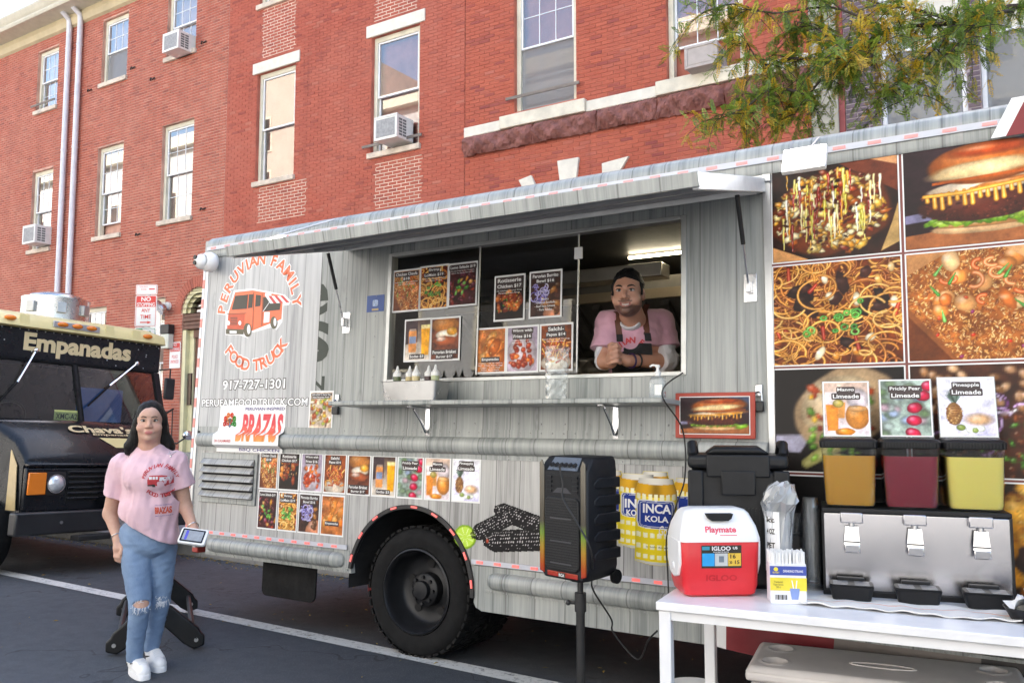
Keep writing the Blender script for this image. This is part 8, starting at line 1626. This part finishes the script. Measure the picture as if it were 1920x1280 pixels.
M_tw2=pm('tee_print_white',(.75,.72,.74),.7,var=.02);M_td=pm('tee_print_dark',(.06,.05,.05),.7,var=.05)
for(x0,z0,x1,z1,mt)in((-.052,.004,-.034,.020,M_tw2),(-.03,.004,-.016,.020,M_tw2),(-.012,.004,.0,.020,M_tw2),(.008,-.006,.056,.016,M_tw2),(.008,.006,.058,.012,M_tr),(-.062,-.034,-.02,-.026,M_td),(-.036,-.040,-.020,-.024,M_td),(.032,-.038,.046,-.024,M_td)):tq4(x0,z0,x1,z1,mt,.0045)
v,fc=letter_geo('BRAZAS',-.030,-.198,.050,-.158,bold=.05);teep(v,fc,pm('tee_print_orange',(.62,.10,.05),.7,var=.05));v,fc=letter_geo('PERUVIAN INSPIRED',-.030,-.150,.050,-.144,bold=.01);teep(v,fc,M_tp);v,fc=letter_geo('BBQ CHICKEN',-.030,-.214,.050,-.207,bold=.01);teep(v,fc,M_tp)
# jeans
t=NT('denim');v=t.coord('Object');n1=t.noise(v,5,4,.6);w1=t.noise(t.coord('Object',(420,420,60)),1,2);c=t.ramp(n1,[(.3,(.085,.155,.30)),(.7,(.20,.30,.47))]);c=t.mix(t.math('MULTIPLY',w1,.45),c,(.34,.44,.58));t.color(c);t.set(Roughness=.85);t.bump(w1,.4,.003);M_den=t.m
f=SDF((-.28,-.30,.0),(.30,.36,1.10),.0055)
f.ell(pel+(0,0,.0),(.172,.135,.115),.04);f.ell(WP(279,1018,.05),(.165,.135,.09),.04)
for(h_,k_,a_,r1)in((hL,kL,aL,.096),(hR,kR,aR,.090)):f.cone(h_+(0,0,-.01),k_,r1,.064,.008);f.cone(k_,a_+np.array([0,0,.01]),.063,.047,.008)
f.wrinkle(.003,5,9,(1.2,1.2,.6));f.wrinkle(.0022,18,2,(.5,.5,1.2));f.plane(WP(277,955,0),(0,0,1));f.cutcap(aL+np.array([0,0,-.022]),(0,0,-1),.10);f.cutcap(aR+np.array([0,0,-.022]),(0,0,-1),.10)
holes=[(WP(267,1133,-.105),(.054,.06,.022)),(WP(301,1126,.0),(.022,.04,.016))]
for c_,r_ in holes:f.ell(c_,r_,.006,True)
jeans=f.mesh('jeans',M_den,woman);M_thr=pm('white_thread',(.72,.74,.78),.9,var=.1);bj=bvh_of(jeans)
for(c_,r_)in holes:
 m=MB()
 for k in range(34):
  x=rg.uniform(-1.05,1.05)*r_[0];z0=r_[2]*(1-(min(1,abs(x)/r_[0]))**2)**.5;top=k%4==0;z=z0 if top else-z0;L_=rg.uniform(.010,.040)*(.35 if top else 1);p0=c_+np.array([x,0,z]);h_=bj.ray_cast(Vector(p0+np.array([0,-.2,.006 if top else-.004])),Vector((0,1,0)),.5);y=(h_[0].y if h_[0]is not None else c_[1])-.002
  m.tube([(p0[0],y,p0[2]+(.005 if top else.003)),(p0[0]+rg.uniform(-.008,.008),y-.006,p0[2]-L_*.5),(p0[0]+rg.uniform(-.016,.016),y-.004,p0[2]-L_)],[.0014,.0012,.0008],4)
 tag(m.build('frayed_threads',M_thr,jeans,smooth=60),kind='stuff')
m=MB();q=[]
for a in np.linspace(0,1,10):
 p=WP(236+20*a,989-0*a,-.25);h_=bj.ray_cast(Vector(p),Vector((0,1,0)),.6);q.append(tuple(h_[0]-Vector((0,.002,0)))if h_[0]is not None else tuple(p))
m.tube(q,.002,4);m.build('pocket_seam',pm('seam_blue',(.04,.07,.16),.9),jeans,smooth=60)
# shoes
M_sho=pm('shoe_white',(.78,.78,.79),.5,var=.05,bump=.15);M_sole=pm('sole_white',(.74,.74,.75),.6,var=.04)
for(an,toe,nm)in((aL,WP(278,1274,-.17),'shoe'),(aR,WP(306,1256,.0),'shoe')):
 an=an.copy();tz=.028;toe=np.array([toe[0],toe[1],tz]);heel=np.array([an[0]-.004,an[1]+.03,tz]);dr_=toe-heel;dr_/=np.linalg.norm(dr_);L_=.245;toe=heel+dr_*(L_-.07);lo=np.minimum(heel,toe)-.10;hi=np.maximum(heel,toe)+.12;lo[2]=-.01;hi[2]=an[2]+.08
 f=SDF(lo,hi,.004);f.cone(heel+(0,0,.012),heel+dr_*.12+(0,0,.02),.040,.042,.02);f.cone(heel+dr_*.10+(0,0,.018),toe+(0,0,.012),.043,.040,.02);f.cone(heel+dr_*.03+(0,0,.02),an+np.array([0,0,-.005]),.042,.043,.02);f.cone(heel+dr_*.08+(0,0,.05),toe-dr_*.05+(0,0,.03),.030,.026,.02);f.plane((0,0,.014),(0,0,-1));f.plane((0,0,an[2]+.012),(0,0,1));so=f.mesh(nm,M_sho,woman)
 sd_=np.cross(dr_,(0,0,1));ring=[heel+dr_*(L_/2-.035)+dr_*(L_/2+.012)*math.cos(a)*(1 if math.cos(a)>0 else 1)+sd_*.050*np.sign(math.sin(a))*abs(math.sin(a))**.6 for a in np.linspace(0,2*PI,40)[:-1]]
 m=MB();m.loft([[(p[0],p[1],.001)for p in ring],[(p[0],p[1],.026)for p in ring],[(p[0]*.98+heel[0]*.02,p[1]*.98+heel[1]*.02,.031)for p in ring]]);m.build('sole',M_sole,so,smooth=40)
 bs=bvh_of(so);cs=heel+dr_*.06+np.array([0,0,.03]);vd=np.array([0,1.0,0]);ex_=np.array([dr_[0],dr_[1],0])
 if nm and abs(toe[0]-heel[0])>.02:
  wrap_flat('side_mark',[(-.055,.022),(-.045,.0),(-.02,-.004),(.05,.020),(-.018,.010),(-.036,.012)],[tuple(range(6))],M_td,so,bs,cs+np.array([-.0,0,0]),ex_,(0,0,1),(.9,.43,0),.003)
 for k in range(5):
  c0=heel+dr_*(.085+.018*k);P=[]
  for s_ in np.linspace(-1,1,7):
   p=c0+sd_*.026*s_+np.array([0,0,.2]);h_=bs.ray_cast(Vector(p),Vector((0,0,-1)),.4)
   if h_[0]is not None:P.append(tuple(h_[0]+Vector((0,0,.002))))
  if len(P)>2:tube_at('lace',P,.003,M_sole,so,5)
# jewellery and card reader
M_sil=pm('silver',(.75,.74,.72),.2,1,var=.03)
def ring_at(name,c,ax,r,par,mat=M_sil,t=.003):ax=np.array(ax)/np.linalg.norm(ax);a=np.cross(ax,(0,1,.1));a/=np.linalg.norm(a);b=np.cross(ax,a);return tube_at(name,[tuple(np.array(c)+r*(math.cos(q)*a+math.sin(q)*b))for q in np.linspace(0,2*PI,24)],t,mat,par,6)
ring_at('bracelet',wL+(eL-wL)*.12,eL-wL,.034,woman);ring_at('bracelet',wR+(eR-wR)*.12,eR-wR,.033,woman)
m=MB();P=[]
for a in np.linspace(-1,1,17):
 p=WP(284+17*a,857-24*abs(a)**1.4,-.3);hs_=[h_[0]for h_ in(btee.ray_cast(Vector(p),Vector((0,1,0)),.6),bwb.ray_cast(Vector(p),Vector((0,1,0)),.6))if h_[0]is not None];P.append(tuple(min(hs_,key=lambda q:q.y)-Vector((0,.004,0)))if hs_ else tuple(WP(284+17*a,857,-.05)))
tube_at('necklace',P,.0016,M_sil,woman,5);m=MB();m.ball(tuple(np.array(P[8])+(0,-.004,-.008)),(.006,.003,.008),8,6);m.build('pendant',M_sil,woman,smooth=60)
rd=empty('card_reader',tuple(at_d(363,1006,W_d-.16)),(R(-38),R(8),YAW+R(2)),'white handheld card reader with a dark screen held by the woman','card reader')
m=MB();m.prism(rrect(-.078,-.05,.078,.05,.014),1,-.012,.012);m.build('shell',M_cw,rd,bevel=.005);m=MB();m.prism(rrect(-.068,-.040,.062,.040,.006),1,-.0135,-.0122);scn=m.build('bezel',pm('screen_black',(.012,.012,.016),.12,var=0),rd);panel('screen',scn,-.058,-.031,.054,.031,pm('screen_on',(.20,.22,.25),.2,var=.15,scale=40,emit=(.32,.35,.42),es=.10),-.0142);panel('screen_bar',scn,-.045,-.029,-.03,.029,pm('screen_blue',(.05,.05,.28),.2,emit=(.10,.10,.5),es=.2),-.0146)
# ---------------------------------------------------------------- the man at the serving window
MPq=TL(T(1178,600,.10)[0],.10,.75);M_d=float((on_plane(1178,600,T_O+T_ey*.10,T_ey)-_C)@_fw)
man=empty('person',tuple(MPq),(0,0,YAW),'person in pink shirt and dark apron leaning on the serving counter','person')
def MP(px,py,dy=0.0):d=M_d+dy*math.cos(PITCH);p=at_d(px,py,d)-MPq;return np.array([p@_rt,p@_fh,p[2]])
f=SDF((-.36,-.34,.35),(.46,.60,1.72),.0046)
mh=Head(MP(1177,552,.0),rotz(R(-16))@rotx(R(3)),1.15)
build_head(f,mh,jaw=1.12,cheek=1.0,nose=1.12,smile=True)
f.cone(mh.w((0,.02,-.05)),MP(1188,600,.13),.066,.072,.03)
msL,msR=MP(1142,607,.18),MP(1240,604,.26);f.cone(msL,msR,.066,.066,.05);f.ell(MP(1192,635,.24),(.165,.13,.16),.05);f.ell(MP(1195,700,.33),(.16,.13,.2),.05);f.cone(MP(1180,760,.36),MP(1180,830,.38),.10,.09,.05);f.cone(MP(1215,760,.40),MP(1215,830,.42),.10,.09,.05)
meL,meR=MP(1132,676,.10),MP(1252,677,.20);f.cone(msL,meL,.060,.050,.03);f.cone(msR,meR,.060,.052,.03)
hc=MP(1152,668,-.02);wl,wr=MP(1146,679,.015),MP(1176,676,.02)
f.cone(meL,wl,.048,.034,.02);f.cone(meR,wr,.050,.033,.02);f.cone(wl,hc+(-.012,.016,.0),.032,.030,.012);f.cone(wr,hc+(.018,.016,.0),.032,.030,.012);f.ell(hc+(0,.010,0),(.042,.026,.044),.010)
for i in range(4): # interlaced fingers, four from each hand
 z=-.038+.0285*i
 a=hc+np.array([.030,-.018,z]);finger(f,[a,a+np.array([-.020,-.030,.006]),a+np.array([-.052,-.022,.0]),a+np.array([-.064,.006,-.006])],.0118,.0098,.002)
 b=hc+np.array([-.032,-.014,z+.0142]);finger(f,[b,b+np.array([.012,-.032,.008]),b+np.array([.040,-.028,.004]),b+np.array([.058,.0,-.004])],.0116,.0096,.002)
finger(f,[hc+np.array([.024,.0,.036]),hc+np.array([.012,-.022,.058]),hc+np.array([-.014,-.030,.062])],.0135,.0105,.004);finger(f,[hc+np.array([-.026,.0,.036]),hc+np.array([-.020,-.018,.050]),hc+np.array([.004,-.032,.047])],.0135,.0105,.004)
def man_skin(V):
 c=np.tile(np.array([.48,.255,.175]),(len(V),1));L=mh.l(V);q=(np.abs(L[:,2])<.13)&(np.abs(L[:,0])<.09)
 bd=smooth_band(-L[:,2]-.35*np.abs(L[:,0])*(L[:,2]>-.06),.040,.056)*(L[:,1]<.0)*q*(L[:,2]>-.115);side=.55*smooth_band(np.abs(L[:,0]),.054,.068)*(L[:,2]<.01)*(L[:,1]<-.0)*(L[:,1]>-.06)*q;mus=((L[:,0]/.036)**2+((L[:,2]+.039)/.0075)**2<1)*q*(L[:,1]<-.06)
 k=np.clip(np.maximum(np.maximum(bd,side),mus),0,1)[:,None]*.78;c=c*(1-k)+np.array([.050,.034,.030])*k
 zc=L[:,2]+.0585-13*L[:,0]**2;lip=q&(L[:,1]<-.07)&(np.abs(L[:,0])<.027)&(np.abs(zc+.001)<.0085);c[lip]=(.34,.12,.10);inn=q&(L[:,1]<-.06)&(np.abs(L[:,0])<.0165)&(np.abs(zc)<.0042);c[inn]=(.55,.50,.46)
 return c
f.mesh('body',M_skin,man,color=man_skin);face_bits(man,mh,brow_w=1.5)
f=SDF((-.25,-.25,1.2),(.25,.30,1.72),.005);mh.ell(f,(0,.026,.050),(.079,.096,.086),.01);mh.ell(f,(0,.055,.0),(.078,.066,.07),.02);mh.ell(f,(0,-.112,.0),(.072,.080,.074),.010,True);mh.ell(f,(0,-.03,-.080),(.12,.10,.06),.01,True)
for x in(-1,1):mh.ell(f,(x*.090,.006,-.010),(.018,.026,.036),.006,True);mh.cone(f,(x*.070,-.020,.045),(x*.074,-.014,.0),.012,.006,.008)
f.wrinkle(.004,16,3,(1.5,1,1));f.mesh('hair',M_hair,man)
M_tee2=cloth('rose_tee',(.60,.33,.42));M_und=cloth('white_undershirt',(.62,.62,.66));M_apr=cloth('black_apron',(.012,.012,.014));M_lea=pm('brown_strap',(.10,.035,.018),.6,var=.15)
f=SDF((-.36,-.30,.25),(.46,.62,1.55),.006);f.cone(msL,msR,.080,.080,.05);f.ell(MP(1192,637,.22),(.180,.155,.165),.05);f.ell(MP(1195,700,.32),(.18,.155,.21),.05)
mL,mR=msL+(meL-msL)*.72,msR+(meR-msR)*.66;f.cone(msL,mL,.076,.086,.03);f.cone(msR,mR,.078,.092,.03);f.wrinkle(.009,3.4,12,(1,1,.8));f.wrinkle(.004,9,3)
f.cutcap(mL,meL-msL,.16);f.cutcap(mR,meR-msR,.17);f.ell(MP(1181,590,.06),(.085,.105,.062),.008,True);tee2=f.mesh('t_shirt',M_tee2,man);b2=bvh_of(tee2)
f=SDF((-.36,-.30,.4),(.46,.62,1.5),.006);f.cone(mL-(meL-msL)*.15,meL+(wl-meL)*.16,.066,.060,.03);f.cone(mR-(meR-msR)*.1,meR+(wr-meR)*.22,.070,.066,.03);f.cone(meR,meR+(wr-meR)*.22,.066,.062,.03);f.wrinkle(.007,11,5);f.cutcap(meL+(wl-meL)*.12,wl-meL,.10);f.cutcap(meR+(wr-meR)*.22,wr-meR,.11);f.ell(MP(1182,606,.11),(.066,.080,.05),.01);f.ell(MP(1180,592,.05),(.062,.085,.066),.008,True);f.mesh('undershirt',M_und,man)
def wrapm(nm,pts,mat,off=.004,dr=(0,1,0)):return wrap_flat(nm,pts,[tuple(range(len(pts)))],mat,tee2,b2,(0,0,0),(1,0,0),(0,0,1),dr,off)
def strip(nm,path,w,mat,off): # a band lying on the shirt
 pts=[]
 for(px,py)in path:p=MP(px,py,.1);h_=b2.ray_cast(Vector((p[0],-.5,p[2])),Vector((0,1,0)),1.5);pts.append(np.array(h_[0])-np.array([0,off,0])if h_[0]is not None else np.array(p))
 m=MB();vs=[]
 for i,p in enumerate(pts):vs+=[p-(w/2,0,0),p+(w/2,0,0),p+(w/2,.006,0),p-(w/2,-.006,0)]
 m.loft([vs[4*i:4*i+4]for i in range(len(pts))]);return m.build(nm,mat,tee2,smooth=50)
strip('apron_strap',[(1157,583),(1157,592),(1158,602),(1159,612),(1160,622),(1161,630)],.036,M_lea,.007);strip('apron_strap',[(1213,570),(1212,580),(1211,592),(1211,604),(1211,616),(1211,628)],.036,M_lea,.007);strip('strap_end',[(1161,627),(1161,634),(1161,641)],.038,M_apr,.012);strip('strap_end',[(1212,625),(1213,632),(1214,640)],.038,M_apr,.012)
f=SDF((-.30,-.28,.3),(.40,.5,1.3),.006);f.ell(MP(1192,640,.215),(.17,.155,.165),.05);f.ell(MP(1195,700,.31),(.17,.155,.21),.05);f.plane(MP(1190,641,0),(0,0,1));f.plane(MP(1157,640,0),(-1,0,.15));f.plane(MP(1226,640,0),(1,0,.15));f.ell(MP(1186,640,-.0),(.048,.2,.042),.01,True);f.mesh('apron_bib',M_apr,man)
for i,ch in enumerate('VIAN FA'):
 if ch==' ':continue
 a=R(150-120*i/6);v,fc=_glyphs(ch,.035,0,1.0);v=(v-(v.min(0)+v.max(0))/2)*.036/.75;c_,s_=math.cos(a-PI/2),math.sin(a-PI/2);o=MP(1189,655,0);wrap_flat('letter',np.stack([o[0]+.082*math.cos(a)+v[:,0]*c_-v[:,1]*s_,o[2]+.060*math.sin(a)+v[:,0]*s_+v[:,1]*c_],-1),fc,M_tr,tee2,b2,(0,0,0),(1,0,0),(0,0,1),(0,1,0),.005)
for k,c_ in enumerate(((.035,.015,.07),(.012,.012,.014))):ring_at('bracelet',wr+(meR-wr)*(.10+.14*k),meR-wr,.041,man,pm(f'bead_{k}',c_,.4),.006)
# ================================================================ HONEY LOCUST at the kerb, trunk outside the frame
tree=empty('locust_tree',(1.3,7.3,KZ),label='locust tree with green and yellow feathery leaves at top right',cat='tree')
t=NT('locust_leaf');a=t.n('ShaderNodeAttribute');a.attribute_name='Col';df=t.n('ShaderNodeBsdfDiffuse');tl=t.n('ShaderNodeBsdfTranslucent');gl=t.n('ShaderNodeBsdfGlossy');gl.inputs['Roughness'].default_value=.4;m1=t.n('ShaderNodeMixShader');m2=t.n('ShaderNodeMixShader');m1.inputs[0].default_value=.5;m2.inputs[0].default_value=.05
for s_ in(df,tl):t.l(a.outputs['Color'],s_.inputs[0])
t.t.nodes.remove(t.b);t.l(df.outputs[0],m1.inputs[1]);t.l(tl.outputs[0],m1.inputs[2]);t.l(m1.outputs[0],m2.inputs[1]);t.l(gl.outputs[0],m2.inputs[2]);t.l(m2.outputs[0],t.out.inputs[0]);M_loc=t.m
M_bark=pm('locust_bark',(.055,.042,.034),.9,var=.4,scale=14,bump=.8,bscale=40)
TO=np.array([1.3,7.3,KZ]);rg=np.random.default_rng(21)
def spl(P,n=6):
 P=[np.array(p,float)for p in P];out=[]
 for i in range(len(P)-1):
  p0,p1,p2,p3=P[max(i-1,0)],P[i],P[i+1],P[min(i+2,len(P)-1)]
  for k in range(n):u=k/n;out.append(.5*(2*p1+(p2-p0)*u+(2*p0-5*p1+4*p2-p3)*u*u+(3*p1-p0-3*p2+p3)*u**3))
 return out+[P[-1]]
trunk=spl([TO,TO+(.03,.02,1.2),TO+(-.05,.0,2.4),TO+(-.1,-.1,3.4)]);m=MB();m.tube([p-TO for p in trunk],np.linspace(.15,.10,len(trunk)),12);m.build('trunk',M_bark,tree,smooth=60)
top=trunk[-1];A=at_d
def D(*p):return[A(*q)for q in p]
limbs=[([top]+D((1960,20,6.3),(1800,42,6.4),(1670,58,6.5),(1570,120,6.5),(1515,180,6.4),(1488,218,6.3)),.024),(D((1670,58,6.5),(1560,15,6.7),(1450,25,6.8),(1375,8,6.9),(1315,25,6.9)),.012),(D((1570,120,6.5),(1490,110,6.6),(1430,120,6.6),(1390,60,6.7)),.016),(D((1515,180,6.4),(1450,165,6.4),(1400,200,6.3),(1345,225,6.3)),.014),(D((1800,42,6.4),(1745,100,6.2),(1705,150,6.1),(1690,190,6.0)),.012),(D((1900,20,6.3),(1850,30,6.0),(1815,60,5.9),(1785,95,5.8)),.015),(D((1800,42,6.4),(1720,20,6.6),(1640,5,6.8),(1540,-40,6.9)),.018),([top]+D((1990,-80,6.0),(1800,-160,6.4),(1600,-180,6.8),(1400,-140,7.0)),.025),([top]+[TO+(.5,-.3,4.4),TO+(1.4,-.6,5.2),TO+(2.4,-.5,5.6)],.05),([top]+[TO+(.1,.6,4.5),TO+(.3,1.6,5.4)],.05),(D((1670,58,6.5),(1640,100,6.3),(1600,120,6.2),(1580,90,6.1)),.012),(D((1570,120,6.5),(1540,60,6.6),(1490,40,6.7)),.012)]
leaf_v,leaf_f,leaf_c=[],[],[]
def leaf(p,d,up,L,c):
 d=d/np.linalg.norm(d);s_=np.cross(d,up);s_/=(np.linalg.norm(s_)+1e-6);nrm=np.cross(s_,d);n=int(L/.0115)
 for k in range(1,n+1):
  f_=k/n;q=p+d*L*f_-nrm*.0+np.array([0,0,-.12*L*f_*f_]);ll=.030*math.sin(PI*min(1,.25+.70*f_))**.6*rg.uniform(.85,1.1);w=.0058
  for sg in(-1,1):
   ax_=s_*sg*.86+d*.5+nrm*rg.uniform(-.25,.25);ax_/=np.linalg.norm(ax_);pw=np.cross(ax_,nrm);n0=len(leaf_v);leaf_v.extend([q,q+ax_*ll*.5+pw*w,q+ax_*ll,q+ax_*ll*.5-pw*w]);leaf_f.append((n0,n0+1,n0+2,n0+3));cc=c*rg.uniform(.8,1.2);leaf_c.extend([cc]*4)
 n0=len(leaf_v);e=p+d*L+np.array([0,0,-.18*L]);leaf_v.extend([p-s_*.0015,p+s_*.0015,e+s_*.0006,e-s_*.0006]);leaf_f.append((n0,n0+1,n0+2,n0+3));leaf_c.extend([np.array([.10,.13,.03])]*4)
GR=[(.17,.27,.03),(.23,.34,.04),(.11,.19,.02),(.30,.38,.05)];YE=[(.68,.44,.03),(.70,.50,.05),(.60,.36,.02),(.52,.46,.05)]
for(P,r)in limbs:
 S=spl(P);m=MB();m.tube([p-TO for p in S],np.linspace(r,.003,len(S)),7);m.build('limb',M_bark,tree,smooth=60)
 far=S[-1][0]>1.5 or P[-1][2]>5.5;step=2 if not far else 4
 for i in range(4 if r>.03 else 1,len(S),1 if not far else 3):
  for _ in range(1+(i%2)if not far else 1):
   d=rg.normal(size=3)*(1,.8,.7)+np.array([-.5,-.2,-.35]);d/=np.linalg.norm(d);L=rg.uniform(.18,.42);tw=spl([S[i],S[i]+d*L*.5,S[i]+d*L+np.array([0,0,-.28*L])],5)
   m=MB();m.tube([p-TO for p in tw],np.linspace(.0045,.0015,len(tw)),4);m.build('twig',M_bark,tree)
   yl=rg.random()<.33
   for j in range(1,len(tw)):
    for _k in range(1+j%2):
     dl=(tw[j]-tw[j-1])/np.linalg.norm(tw[j]-tw[j-1])*.5+rg.normal(size=3)*.7+np.array([0,0,-.15]);c=np.array((YE if(yl and rg.random()<.75)or rg.random()<.08 else GR)[rg.integers(4)]);leaf(tw[j]-TO,dl,np.array([rg.normal()*.4,-.3,1.0]),rg.uniform(.075,.135),c)
me=bpy.data.meshes.new('crown');me.from_pydata([tuple(p)for p in leaf_v],[],leaf_f);me.materials.append(M_loc);at=me.color_attributes.new('Col','FLOAT_COLOR','POINT');at.data.foreach_set('color',np.concatenate([np.array(leaf_c),np.ones((len(leaf_c),1))],1).astype(np.float32).reshape(-1));tag(link('crown',me,tree),kind='stuff')
